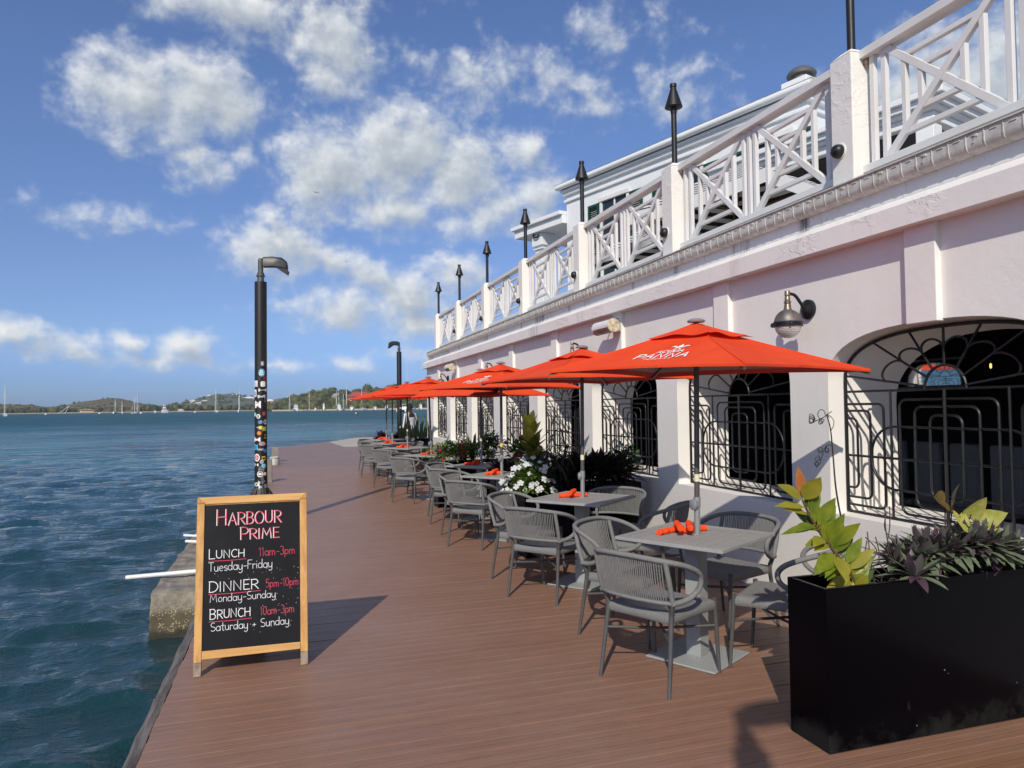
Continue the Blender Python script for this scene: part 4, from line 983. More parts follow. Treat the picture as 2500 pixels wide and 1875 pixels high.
def umbrella(label, x, y, rot, R=.975, z0=1.765, lean=(0, 0), logo=None, crank=0, tagc=None, tilt=None, skew=None, rad=None):
    t = thing('market_umbrella', label, 'umbrella', (x, y, 0), 0, 'red market umbrellas over the tables')
    za = 2.04; th = [radians(rot+90*k+(skew[k] if skew else 0)) for k in range(4)]
    dz = tilt or [0, 0, 0, 0]
    ox, oy = lean[0]*2.0, lean[1]*2.0
    RR = [R*q for q in (rad or (1, 1, 1, 1))]
    C = [Vector((ox+r_*cos(a), oy+r_*sin(a), z0+d)) for a, d, r_ in zip(th, dz, RR)]; AP = Vector((ox, oy, za))
    def pan(k, s, q, dn=0.0, R_=1.0):
        a, c = C[k], C[(k+1) % 4]; e = a.lerp(c, s)
        mid = (a+c)/2-Vector((ox, oy, 0)); mid.z = 0
        e = e-mid*.055*4*s*(1-s)+Vector((0, 0, .012*4*s*(1-s)))
        p = AP.lerp(e, q*R_); p.z += -.018*sin(pi*q)*(.4+.6*4*s*(1-s)) - dn
        return p
    b = MB()
    for k in range(4): b.grid(lambda s, q: pan(k, s, .03+.97*q), 14, 12)
    for k in range(4):          # stitched seams along the corners and across each slope
        b.tube([pan(k, 0, .06+.94*i/12)+Vector((0, 0, .002)) for i in range(13)], .0035, 5)
        for q in (.62,): b.tube([pan(k, i/10, q)+Vector((0, 0, .0002)) for i in range(11)], .0016, 4)
    # rolled front edge
    for k in range(4): b.grid(lambda s, q: pan(k, s, 1.0)+Vector((0, 0, -.013*q)), 14, 1)
    b.build('canopy', M_RED, t, smooth=40)
    b = MB()
    for k in range(4):
        b.cur = 0; b.grid(lambda s, q: pan(k, s, .05+.83*q, .010), 10, 8)
        b.cur = 1; b.grid(lambda s, q: pan(k, s, .88+.118*q, .010), 10, 2)
    b.build('lining', [M_LINING, M_HEM], t, smooth=40)
    b = MB(); A2 = Vector((ox, oy, za+.028))
    for k in range(4):
        def fl(s, q):
            a, c = C[k]-Vector((ox, oy, 0)), C[(k+1) % 4]-Vector((ox, oy, 0)); e = a.lerp(c, s)*.33; e = e*(1-.08*4*s*(1-s))
            p = Vector((ox, oy, za+.020)).lerp(Vector((ox+e.x, oy+e.y, za-.33*(za-z0)+.006)), .08+.92*q)
            p.z += .008*sin(9*s+k*2)*q*q-.005*sin(pi*q)+.010*q; return p
        b.grid(fl, 14, 6)
    b.build('vent_flap', M_RED, t, smooth=40)
    b = MB(); b.lathe([(.052, .024), (.056, .032), (.052, .038), (.030, .047), (.004, .05)], 20, c=(ox, oy, za-.004)); b.build('finial', M_SLEEVE, t, smooth=40)
    top = Vector((ox, oy, za+.02)); bot = Vector((0, 0, .02))
    jt = bot.lerp(top, .46)
    b = MB(); b.tube([jt, top], .0165, 14); b.build('pole', M_POLE, t, smooth=60)
    b = MB(); b.tube([bot, bot.lerp(top, .463)], .0185, 14); b.tube([bot.lerp(top, .437), bot.lerp(top, .468)], .0215, 14); sl_ = b.build('lower_pole', M_SLEEVE, t, smooth=45)
    kz = bot.lerp(top, .445+(.0 if not crank else crank)); ca = radians(rot+200)
    b = MB(); M = Matrix((Vector((0, 0, 1)), Vector((-sin(ca), cos(ca), 0)), Vector((cos(ca), sin(ca), 0)))).transposed()
    b.lathe([(.030, .012), (.034, .018), (.034, .034), (.026, .040), (.012, .042)], 18, c=kz, M=M); b.tube([kz, kz+Vector((cos(ca), sin(ca), 0))*.02], .014, 10); b.build('crank_knob', M_SLEEVE, sl_, smooth=40)
    if tagc:
        zt = bot.lerp(top, .515); b = MB(); b.tube([zt, zt+Vector((0, 0, .045))], .0172, 14, caps=False); b.build('tag_sticker', tagc, t, smooth=60)
    for k in range(4):
        b = MB(); e = pan(k, 0, .995, .022); m_ = pan(k, 0, .5, .024); b.beam(AP-Vector((0, 0, .06)), m_, .012, .018); b.beam(m_, e, .012, .018)
        b.beam(AP-Vector((0, 0, .24)), pan(k, 0, .40, .03), .010, .014); b.build('rib', M_POLE, t)
    if logo is not None:
        k = logo; b = MB(); a, c = C[k], C[(k+1) % 4]; edge = (c-a).length; mid = pan(k, .5, 1.0); slope = (mid-AP).length
        def on_panel(u, v, off):       # u along the edge, v up the slope from the hem
            q = 1-v/slope; q = min(max(q, .02), 1); s = min(max(.5+u/(edge*q), 0), 1); p = pan(k, s, q)
            nn = (c-a).cross(AP-mid).normalized(); nn = nn if nn.z > 0 else -nn
            return p+nn*(.0035+off)
        def line(txt, cx, v0, h, w, track, shear, xs=1.0, o_=0.0):
            st, wid = strokes(txt, h, track)
            for i, s_ in enumerate(st): ribbon(b, [((px-wid/2)*xs+cx+py*shear, py+v0) for px, py in s_], w, on_panel, o_+i*.00025)
        U0 = .055; line('PANNA', U0, .150, .080, .0135, 1.15, .10, 1.08); line('ACQUA', U0+.01, .250, .044, .0080, 1.12, .10, 1.0, .0); line('TUSCANY', U0, .112, .024, .0045, 1.5, .10, 1.1, .0)
        def leafp(pts, o_): b.add([on_panel(u, v, o_) for u, v in pts], [tuple(range(len(pts)))])
        cx, cv = U0+.03, .325; q_ = 1.45
        leafp([(cx+u*q_, cv+v*q_) for u, v in ((0, 0), (.012, .022), (.0, .052), (-.012, .022))], .0006)
        for sg in (-1, 1):
            leafp([(cx+sg*u*q_, cv+v*q_) for u, v in ((.004, .006), (.014, .022), (.026, .032), (.038, .030), (.044, .020), (.036, .022), (.026, .018), (.014, .006))][::sg], .0004)
            leafp([(cx+sg*u*q_, cv+v*q_) for u, v in ((.002, -.002), (.018, -.004), (.014, -.016), (.004, -.010))][::sg], .0002)
        b.build('logo', M_LOGO, t)
    return t
# --- rolled napkins
def m_nap():
    mm = mat('orange_red_napkin', (.90, .085, .020), .9, bump=.35, bscale=240, spec=.15); return mm
M_NAP = m_nap()
def roll_mesh(seed):
    rn = random.Random(seed); b = MB(); L = .200; n = 18
    P = [Vector((-L/2+L*i/n, .004*sin(i*.9+seed), .0)) for i in range(n+1)]
    R = [.0190+.0009*sin(i*1.3+seed*2)+.0006*rn.uniform(-1, 1) for i in range(n+1)]
    b.tube(P, R, 12)
    for sx in (-1, 1):      # spiral ends
        sp = [(sx*(L/2+.0015), (.003+.0105*i/22)*cos(i*.62), (.003+.0105*i/22)*sin(i*.62)) for i in range(23)]; b.tube(sp, .0022, 5)
    b.tube([(-L/2, .0155, .004), (0, .0185, .006), (L/2, .0175, .004)], .0035, 5)
    return b
NAPK = [roll_mesh(i).build('rolled_napkin', M_NAP, smooth=60) for i in range(4)]
nap_i = [0]
def napkin(x, y, z, deg, label, pitch=0.0):
    i = nap_i[0]; nap_i[0] += 1
    if i < 4: o = NAPK[i]
    else: o = NAPK[i % 4].copy(); COL.objects.link(o)
    o.location = (x, y, z); o.rotation_euler = (0, radians(pitch), radians(deg)); tag(o, label, 'napkin', 'orange-red napkin rolls on the tables'); return o
# --- placing
#         x     y     rot  umbrella: dx dy rot lean logo
TAB = [(2.405, 3.915, 30), (2.46, 5.84, 39), (2.42, 8.18, 40), (2.57, 9.68, 38), (2.36, 12.14, 38), (2.31, 14.52, 37), (2.28, 16.48, 37), (2.40, 18.45, 37)]
NTH = ['nearest', 'second', 'third', 'fourth', 'fifth', 'sixth', 'seventh', 'farthest']
for (x, y, r), nth in zip(TAB, NTH):
    table(x, y, r, {'nearest': 'nearest square grey slatted table, by the big black planter', 'farthest': 'farthest square grey table, by the dark purple plants'}.get(nth, '%s square grey table along the deck counting from the big planter' % nth))
UMB = [('nearest red umbrella, with white lettering on its front slope', 0, dict(rot=-13, R=1.0, logo=2, tagc=M_TAGW, lean=(.015, -.005), tilt=[-.014, .0, .0, -.022], skew=[-1, 1, -2, -6], rad=[1.12, 1.0, .93, 1.0])),
       ('second red umbrella, tucked half behind the nearest one', 1, dict(rot=-38, tagc=M_TAGW, lean=(.015, .01), z0=1.775)),
       ('third red umbrella, with white lettering facing the water', 2, dict(rot=-13, logo=2, tagc=M_TAG, lean=(.0, -.01))),
       ('fourth red umbrella, mostly hidden behind the third', 3, dict(rot=-20, tagc=M_TAGW, z0=1.70)),
       ('fifth red umbrella on a leaning pole, beside a wall lamp', 4, dict(rot=-14, lean=(-.03, .0))),
       ('sixth red umbrella, before the far lamp post', 5, dict(rot=-25, tagc=M_TAGW)),
       ('seventh red umbrella, between the sixth and the farthest', 6, dict(rot=-20)),
       ('farthest red umbrella, reaching left toward the marina', 7, dict(rot=-12, R=1.0))]
for lb, i, kw in UMB: umbrella(lb, TAB[i][0], TAB[i][1], **kw)
CHAIRS = [(2.05, 3.72, 26, 'grey rope armchair nearest the camera, its back to the deck at the nearest table'),
          (2.22, 4.45, -54, 'armchair on the far left side of the nearest table'),
          (2.92, 4.38, 198, 'armchair backed against the white wall at the nearest table'),
          (2.80, 3.62, 128, 'armchair half hidden behind the big black planter'),
          (2.06, 5.60, 38, 'armchair with its back to the deck at the second table'),
          (2.10, 6.22, -45, 'armchair on the far left side of the second table'),
          (2.88, 6.20, 220, 'armchair on the planter side of the second table'),
          (2.86, 5.42, 132, 'armchair on the near right side of the second table, seen from the side'),
          (2.05, 7.86, 40, 'armchair with its back to the deck at the third table'),
          (2.12, 8.54, -45, 'armchair on the far left side of the third table'),
          (2.15, 9.42, 40, 'armchair with its back to the deck at the fourth table'),
          (2.25, 10.10, -45, 'armchair on the far left side of the fourth table'),
          (2.98, 10.02, 222, 'armchair on the wall side of the fourth table'),
          (1.98, 11.82, 40, 'armchair with its back to the deck at the fifth table'),
          (2.06, 12.50, -45, 'armchair on the far left side of the fifth table'),
          (1.95, 14.18, 40, 'armchair with its back to the deck at the sixth table'),
          (2.02, 14.86, -45, 'armchair on the far left side of the sixth table'),
          (1.90, 16.15, 40, 'armchair with its back to the deck at the seventh table'),
          (1.96, 16.84, -45, 'armchair on the far left side of the seventh table'),
          (2.02, 18.10, 40, 'armchair with its back to the deck at the farthest table'),
          (2.10, 18.82, -45, 'armchair on the far left side of the farthest table'),
          (2.70, 14.84, 220, 'armchair on the wall side of the sixth table'),
          (2.68, 16.82, 220, 'armchair on the wall side of the seventh table'),
          (2.80, 18.80, 220, 'armchair on the wall side of the farthest table')]
for c in CHAIRS: chair(*c)
ZT = .7600
NPK = [(0, [(-.13, .10, 0, 25), (.035, .075, 0, 12), (-.085, .055, .034, 68), (-.02, .035, .034, 62)], ['roll lying under the crossed pair on the nearest table, pointing left', 'roll lying under the crossed pair on the nearest table, beside the pole', 'upper left roll of the crossed pair on the nearest table', 'upper right roll of the crossed pair on the nearest table']),
       (1, [(-.03, .06, 0, -10), (-.09, .05, .0, -5), (-.075, .035, .031, 58)], None), (2, [(-.10, .0, 0, 5), (-.05, .04, 0, 30), (-.08, .01, .03, 62)], None),
       (3, [(-.13, .03, 0, -5), (-.06, .05, 0, 10), (-.07, .02, .03, 55)], None), (4, [(-.10, .02, 0, 8), (-.05, .05, .0, 20), (-.05, .02, .03, 60)], None),
       (5, [(-.12, .02, 0, 0), (-.04, .04, 0, 5), (-.08, .03, .03, 62)], None), (6, [(-.10, .02, 0, 0), (-.03, .03, 0, -8), (-.07, .02, .03, 35)], None),
       (7, [(-.12, .02, 0, 4), (-.05, .05, 0, -6), (-.08, .02, .03, 20)], None)]
for i, ps, lbs in NPK:
    x, y, r = TAB[i]; nth = NTH[i]
    for k, (dx, dy, dz, dg) in enumerate(ps):
        lb = lbs[k] if lbs else ['first roll lying flat', 'second roll lying flat', 'roll laid on top of the others'][k]+' on the %s table from the big planter' % nth
        if not lbs and k < 2: lb = ['left orange napkin roll lying flat', 'right orange napkin roll lying flat'][0 if dx < ps[1-k][0] else 1]+' on the %s table' % nth
        if not lbs and k == 2: lb = 'orange napkin roll laid across the pair on the %s table' % nth
        napkin(x+dx, y+dy, ZT+dz, dg, lb)
for k, (x, y, dg) in enumerate(((4.62, 3.32, 100), (4.58, 5.02, 95), (4.62, 5.45, 80))):
    napkin(x, y, .767, dg, ['orange-red napkin roll on the dining table just inside the nearest window', 'right napkin roll on the dining table just inside the second window', 'left napkin roll on the dining table just inside the second window'][k])
# ------------------------------------------------------------------ lamp posts with stickers
M_LAMP = mat('brown_black_paint', (.014, .012, .011), .42, var=.35, vscale=7, bump=.08, bscale=30)
M_GALV = mat('galvanised', (.12, .122, .115), .5, metal=.5, var=.3, vscale=14); M_HEADG = mat('lamp_head_grey', (.045, .045, .044), .45, metal=.3, var=.25)
STK = [lin(c) for c in ((225, 225, 220), (205, 210, 210), (90, 180, 205), (40, 110, 180), (235, 200, 60), (190, 60, 55), (225, 180, 190), (30, 30, 32), (120, 130, 135), (120, 190, 150), (245, 245, 240), (215, 120, 60), (70, 150, 80))]
M_STK = [mat('sticker_%s' % n_, c, .45, var=.12, vscale=40) for n_, c in zip(('white', 'grey_white', 'aqua', 'blue', 'yellow', 'red', 'pink', 'black', 'grey', 'mint', 'bright_white', 'orange', 'green'), STK)]
def lamp_post(label, loc, stickers, hd, H=3.42, base=True, seed=1):
    t = thing('lamp_post', label, 'lamp post', loc, 0, 'dark lamp posts along the quay'); r = .079; rn = random.Random(seed)
    b = MB(); b.lathe([(r*1.02, .05), (r*1.02, .5), (r, .52), (r*.985, H-.03), (r*.97, H-.02), (r*.6, H-.018)], 28); b.build('pole', M_LAMP, t, smooth=40)
    b = MB(); b.lathe([(.043, H-.02), (.043, H+.05), (.056, H+.055), (.056, H+.07), (.046, H+.075), (.046, H+.10), (.033, H+.11)], 18); b.tube([(0, 0, H+.08), (0, 0, H+.26)], .034, 16)
    b.lathe([(.034, H+.26), (.033, H+.28), (.024, H+.295), (.005, H+.30)], 16); b.build('neck', M_GALV, t, smooth=40)
    c, s = cos(hd), sin(hd); up_ = Vector((0, 0, 1)); ax = Vector((c, s, 0)); sd_ = Vector((-s, c, 0))
    def pt(a, w, z): return ax*a+sd_*w+Vector((0, 0, z))
    b = MB(); hs = .72 if base else .72
    secs = [(.03, .045, H+.20, H+.31), (.05, .062, H+.185, H+.335), (.20, .080, H+.195, H+.345), (.36, .085, H+.175, H+.325), (.43, .075, H+.155, H+.265), (.445, .060, H+.135, H+.20)]
    vs = []
    for a, w, z0, z1 in [(a_*.78, w_*.85, H+.235+(z0_-H-.26)*.72, H+.235+(z1_-H-.26)*.72+.02) for a_, w_, z0_, z1_ in secs]: vs += [pt(a, -w, z0), pt(a, -w*1.0, z1-.03), pt(a, -w*.7, z1), pt(a, w*.7, z1), pt(a, w, z1-.03), pt(a, w, z0)]
    b.add(vs, [(i*6+k, i*6+(k+1) % 6, i*6+6+(k+1) % 6, i*6+6+k) for i in range(5) for k in range(6)]+[(5, 4, 3, 2, 1, 0), tuple(30+k for k in range(6))])
    b.add([pt(.19, -.06, H+.186), pt(.33, -.055, H+.164), pt(.35, -.05, H+.075), pt(.365, -.049, H+.125), pt(.19, .06, H+.186), pt(.33, .055, H+.164), pt(.35, .05, H+.075), pt(.365, .049, H+.125)], [(0, 1, 3, 2), (4, 6, 7, 5), (0, 2, 6, 4), (2, 3, 7, 6), (1, 5, 7, 3)])
    b.tube([pt(0, 0, H+.24), pt(.05, 0, H+.24)], .03, 12); b.build('lamp_head', M_HEADG, t, smooth=35)
    if base:
        b = MB(); b.lathe([(.16, -.01), (.165, .03), (.12, .05), (.105, .07), (.100, .14), (r*1.05, .19), (r*1.03, .22)], 8)
        for k in range(8):
            a = k*pi/4+.2; b.tube([(.185*cos(a), .185*sin(a), 0), (.175*cos(a), .175*sin(a), .05)], .014, 6); b.beam((.175*cos(a), .175*sin(a), .03), (.085*cos(a), .085*sin(a), .17), .012, .03)
        b.build('base', M_GALV, t, smooth=30)
        b = MB(); b.tube([(.03, -.17, -.02), (.03, -.17, .26)], .016, 10); b.tube([(.03, -.17, .26), (.03, -.14, .32), (.03, -.08, .34)], .014, 10); b.lathe([(.022, .24), (.026, .25), (.026, .27), (.022, .28)], 12, c=(.03, -.17, 0)); b.build('conduit', M_GALV, t, smooth=50)
    for (zc, ang, w, h, kind, col, col2) in stickers:
        b = MB(); R = r*1.025+.0008
        def P_(u, v, off): a = radians(ang)+u/R; return Vector(((R+off)*cos(a), (R+off)*sin(a), zc+v))
        n = 18
        def shape(f, o_):
            if kind == 'o': pts = [(w/2*f*cos(2*pi*i/n), h/2*f*sin(2*pi*i/n)) for i in range(n)]
            else:
                rr_ = min(w, h)*(.22 if kind == 'r' else .04); ww, hh = w/2*f, h/2*f; pts = []
                for sx, sy, a0 in ((1, 1, 0), (-1, 1, 90), (-1, -1, 180), (1, -1, 270)):
                    for q in range(4): a = radians(a0+30*q); pts.append((sx*(ww-rr_)+rr_*cos(a), sy*(hh-rr_)+rr_*sin(a)))
            L = len(pts); b.add([P_(0, 0, o_)]+[P_(u*.5, v*.5, o_) for u, v in pts]+[P_(u, v, o_) for u, v in pts], [(0, 1+i, 1+(i+1) % L) for i in range(L)]+[(1+i, 1+L+i, 1+L+(i+1) % L, 1+(i+1) % L) for i in range(L)])
        b.cur = 0; shape(1, 0); b.cur = 1
        style = rn.choice((0, 1, 2, 3))
        if style == 0: shape(.72, .0006); b.cur = 0; shape(.55, .0012); b.cur = 1
        k = rn.randint(2, 4)
        for q in range(k):       # lines of small unreadable print
            v = h*(.22-.44*q/max(1, k-1)); x0 = -w*rn.uniform(.18, .32); segs = rn.randint(2, 4)
            for g_ in range(segs):
                u0_ = x0+(-2*x0)*g_/segs; u1_ = u0_+(-2*x0)/segs*.7; hh = h*rn.uniform(.05, .11)
                b.add([P_(u0_, v-hh, .0018), P_(u1_, v-hh, .0018), P_(u1_, v+hh*rn.uniform(.4, 1), .0018), P_(u0_, v+hh, .0018)], [(0, 1, 2, 3)])
        b.build('sticker', [M_STK[col], M_STK[col2]], t)
    return t
# visible side of the post faces the camera: angles around -90 degrees
st1 = []
rows = [(1.82, -74, .045, .065, 'r', 8, 0), (1.70, -80, .085, .105, 'o', 2, 10), (1.62, -50, .04, .05, 's', 5, 7), (1.555, -140, .062, .085, 's', 0, 1), (1.55, -68, .062, .07, 'r', 10, 1), (1.47, -70, .115, .04, 's', 0, 7),
        (1.43, -146, .045, .09, 's', 10, 7), (1.385, -82, .10, .045, 's', 1, 8), (1.34, -48, .05, .11, 's', 7, 8), (1.28, -118, .085, .095, 's', 10, 8), (1.15, -152, .06, .06, 'o', 9, 10), (1.125, -112, .055, .06, 'o', 10, 7), (1.16, -60, .04, .05, 's', 5, 8), (1.05, -92, .075, .05, 'o', 3, 1), (1.05, -42, .07, .08, 'o', 8, 0),
        (.975, -92, .045, .045, 's', 4, 10), (.98, -108, .05, .012, 's', 10, 4), (.96, -56, .07, .07, 's', 12, 4), (.905, -104, .06, .055, 'o', 11, 4), (.86, -48, .05, .08, 's', 7, 4), (.82, -128, .10, .06, 's', 10, 5), (.765, -76, .085, .05, 'o', 6, 8), (.72, -138, .06, .075, 's', 2, 3), (.69, -92, .08, .035, 's', 8, 1), (.67, -46, .05, .05, 's', 3, 8),
        (.585, -128, .085, .10, 'o', 10, 5), (.575, -64, .065, .07, 's', 7, 4), (.53, -80, .06, .06, 'o', 8, 1), (.49, -134, .065, .035, 's', 10, 7), (.475, -62, .07, .06, 'o', 2, 10), (.43, -84, .08, .08, 'o', 8, 7), (.37, -96, .08, .08, 'o', 10, 7), (.37, -50, .06, .05, 'o', 11, 10), (.31, -72, .05, .05, 'o', 8, 7), (.26, -82, .09, .045, 's', 1, 7), (.235, -132, .085, .05, 'o', 10, 7), (.20, -88, .06, .055, 's', 10, 7), (.21, -44, .05, .06, 's', 8, 10)]
lamp_post('nearer lamp post thick with stickers on its lower half, rising over the chalkboard', (-.345, 10.03, .335), rows, radians(-10), H=2.93)
st2 = [(z-.35, a+15, w*1.25, h*1.3, k, c, d) for z, a, w, h, k, c, d in rows if z < 1.35 and a > -140] + [(1.55, -80, .03, .05, 'r', 10, 7), (1.86, -74, .05, .06, 's', 10, 1)]
lamp_post('farther lamp post beyond the umbrellas, its head reaching left', (3.41, 23.0, -.01), st2, radians(195), H=3.38, seed=5)
lamp_post('lamp post behind the viewer on the water side of the deck', (-.42, -1.55, .0), [], radians(0), H=3.6, seed=7)
# ------------------------------------------------------------------ chalkboard A-frame sign
M_PINE = mat('varnished_pine', (.66, .37, .115), .42, col2=(.47, .24, .07), vscale=2.2, stretch=(14, 14, 1.1), bump=.12, bscale=30)
M_PINEH = mat('varnished_pine_level', (.68, .39, .125), .42, col2=(.52, .28, .085), vscale=2.2, stretch=(1.1, 14, 14), bump=.12, bscale=30)
M_PINEW = mat('worn_pine_foot', (.30, .235, .17), .8, var=.4, vscale=18)
M_BOARD = mat('chalkboard', (.0065, .0075, .010), .6, var=.25, vscale=5, spec=.22)
M_CHW = mat('white_chalk_paint', (.80, .80, .80), .8); M_CHP = mat('pink_chalk_paint', (.60, .055, .105), .8)
sg = thing('chalkboard_sign', 'wooden framed chalkboard A-frame sign listing lunch, dinner and brunch hours', 'sign', (-.21, 4.56, .002), 0)
lean_ = atan2(.2, 1.0); Rm = Matrix.Rotation(-lean_, 3, 'X')
def sp_(u, v, off): return Rm @ Vector((u, -off, v/cos(lean_)))      # u across, v height above the deck, off towards the viewer
hw = .321
def slat(name, u0, u1, v0, v1, th, material, y0=.0, mit=None):
    b = MB(); vs = [sp_(u, v, o_) for o_ in (-th, 0) for u, v in ((u0, v0), (u1, v0), (u1, v1), (u0, v1))]
    if mit:   # mitred top corners
        vs = [sp_(u, v, o_) for o_ in (-th, 0) for u, v in mit]
    b.add(vs, [(0, 1, 2, 3), (7, 6, 5, 4), (0, 4, 5, 1), (1, 5, 6, 2), (2, 6, 7, 3), (3, 7, 4, 0)])
    return b.build(name, material, sg, bevel=.003)
fw = .043
slat('leg', 0, 0, 0, 0, .028, M_PINE, mit=((-hw, .075), (-hw+fw, .075), (-hw+fw, .972), (-hw, 1.014)))
slat('leg', 0, 0, 0, 0, .028, M_PINE, mit=((hw-fw, .075), (hw, .075), (hw, 1.014), (hw-fw, .972)))
slat('leg_foot', -hw, -hw+fw, 0, .0742, .028, M_PINEW); slat('leg_foot', hw-fw, hw, 0, .0742, .028, M_PINEW)
slat('top_rail', 0, 0, 0, 0, .0275, M_PINEH, mit=((-hw+fw+.0005, .9715), (hw-fw-.0005, .9715), (hw-.001, 1.0145), (-hw+.001, 1.0145)))
slat('bottom_rail', 0, 0, 0, 0, .026, M_PINEH, mit=((-hw+fw+.001, .090), (hw-fw-.001, .092), (hw-fw-.001, .132), (-hw+fw+.001, .136)))
b = MB(); vs = [sp_(u, v, o_) for o_ in (-.016, -.008) for u, v in ((-hw+fw-.006, .125), (hw-fw+.006, .125), (hw-fw+.006, .98), (-hw+fw-.006, .98))]
b.add(vs, [(3, 2, 1, 0), (4, 5, 6, 7), (0, 1, 5, 4), (1, 2, 6, 5), (2, 3, 7, 6), (3, 0, 4, 7)]); bd = b.build('board', M_BOARD, sg)
# rear frame
b = MB(); yb = .50
for s in (-1, 1): b.beam((s*(hw-.022), .205, .99), (s*(hw-.022), yb, .0), .043, .028, up=(0, 1, 0))
b.beam((-hw+.045, yb-.035, .11), (hw-.045, yb-.035, .11), .028, .043); b.beam((-hw+.045, .215, .965), (hw-.045, .215, .965), .028, .043); b.build('rear_frame', M_PINE, sg, bevel=.003)
b = MB(); a0, a1 = Vector((0, .226, .93)), Vector((0, yb-.046, .145)); d = (a1-a0)
b.add([(-hw+.044, a0.y, a0.z), (hw-.044, a0.y, a0.z), (hw-.044, a1.y, a1.z), (-hw+.044, a1.y, a1.z), (-hw+.044, a0.y-.006, a0.z), (hw-.044, a0.y-.006, a0.z), (hw-.044, a1.y-.006, a1.z), (-hw+.044, a1.y-.006, a1.z)], [(0, 3, 2, 1), (4, 5, 6, 7), (0, 1, 5, 4), (2, 3, 7, 6)]); b.build('rear_board', M_BOARD, sg)
def write(txt, u, v, h, w, material, name, track=1.0, small=None, width=None, shadow=None, slope=.0):
    def place(du, dv, lift):
        b = MB(); random.seed(sum(map(ord, txt))); st, wid = strokes(txt, h, track, small, .022); k = (width/wid) if width else 1.0
        for i, s in enumerate(st): ribbon(b, [(u+px*k+du, v+py+dv+slope*px*k) for px, py in s], w*.62, lambda a, c, o_: sp_(a+.21, c, -.008+.0012+lift+o_), i*.0001)
        return b
    if shadow: place(-.004, .001, 0).build('lettering', shadow, sg)
    place(0, 0, .003 if shadow else 0).build('lettering', material, sg)
write('HARBOUR', -.420, .842, .092, .0088, M_CHP, 'title', small=.78, width=.388, shadow=M_CHW)
write('PRIME', -.282, .751, .072, .0080, M_CHP, 'title', small=.84, width=.236, shadow=M_CHW)
write('LUNCH', -.462, .652, .056, .0066, M_CHW, 'meal', small=.80, width=.212)
write('11am-3pm', -.174, .648, .050, .0050, M_CHP, 'hours', small=.98, width=.216)
write('Tuesday-Friday', -.461, .578, .050, .0044, M_CHW, 'days', width=.368)
write('DINNER', -.457, .460, .060, .0070, M_CHW, 'meal', small=.92, width=.288)
write('5pm-10pm', -.134, .462, .047, .0048, M_CHP, 'hours', width=.196)
write('Monday-Sunday', -.450, .402, .044, .0042, M_CHW, 'days', width=.376)
write('BRUNCH', -.450, .308, .056, .0068, M_CHW, 'meal', small=.86, width=.236)
write('10am-3pm', -.164, .306, .047, .0048, M_CHP, 'hours', width=.200)
write('Saturday + Sunday', -.443, .240, .046, .0044, M_CHW, 'days', width=.448)
b = MB()
for i, (u_, u2_, v_) in enumerate(((-.462, -.248, .638), (-.457, -.165, .447), (-.452, -.214, .294))):
    ribbon(b, [(u_, v_), ((u_+u2_)/2, v_-.003), (u2_, v_)], .0035, lambda a, c, o_: sp_(a+.21, c, -.0066+o_), 0)
b.build('underline', M_CHP, sg)
b = MB(); rn = random.Random(5)
for cx, cy, w_, h_, n_ in ((-.19, .565, .5, .03, 9), (-.02, .53, .16, .09, 9), (-.30, .53, .24, .04, 6), (-.01, .40, .15, .09, 9), (-.06, .335, .2, .05, 8), (-.20, .235, .44, .05, 13), (-.35, .35, .2, .05, 4)):
    for _ in range(n_):
        u_, v_ = cx+rn.uniform(-.5, .5)*w_, cy+rn.uniform(-.5, .5)*h_
        if not -.48 < u_ < .06: continue
        r_ = rn.uniform(.0010, .0019); b.add([sp_(u_+.21+r_*cos(k*pi/3), v_+r_*sin(k*pi/3), -.0055) for k in range(6)], [tuple(range(6))])
b.build('chalk_dots', M_CHW, sg)
o = rough_block('concrete_weight', -.44, -.14, 4.86, 5.00, .004, .075, M_CONC, n=5, amp=.006, seed=31)
tag(o, 'low concrete block lying between the legs of the chalkboard sign', 'concrete block')
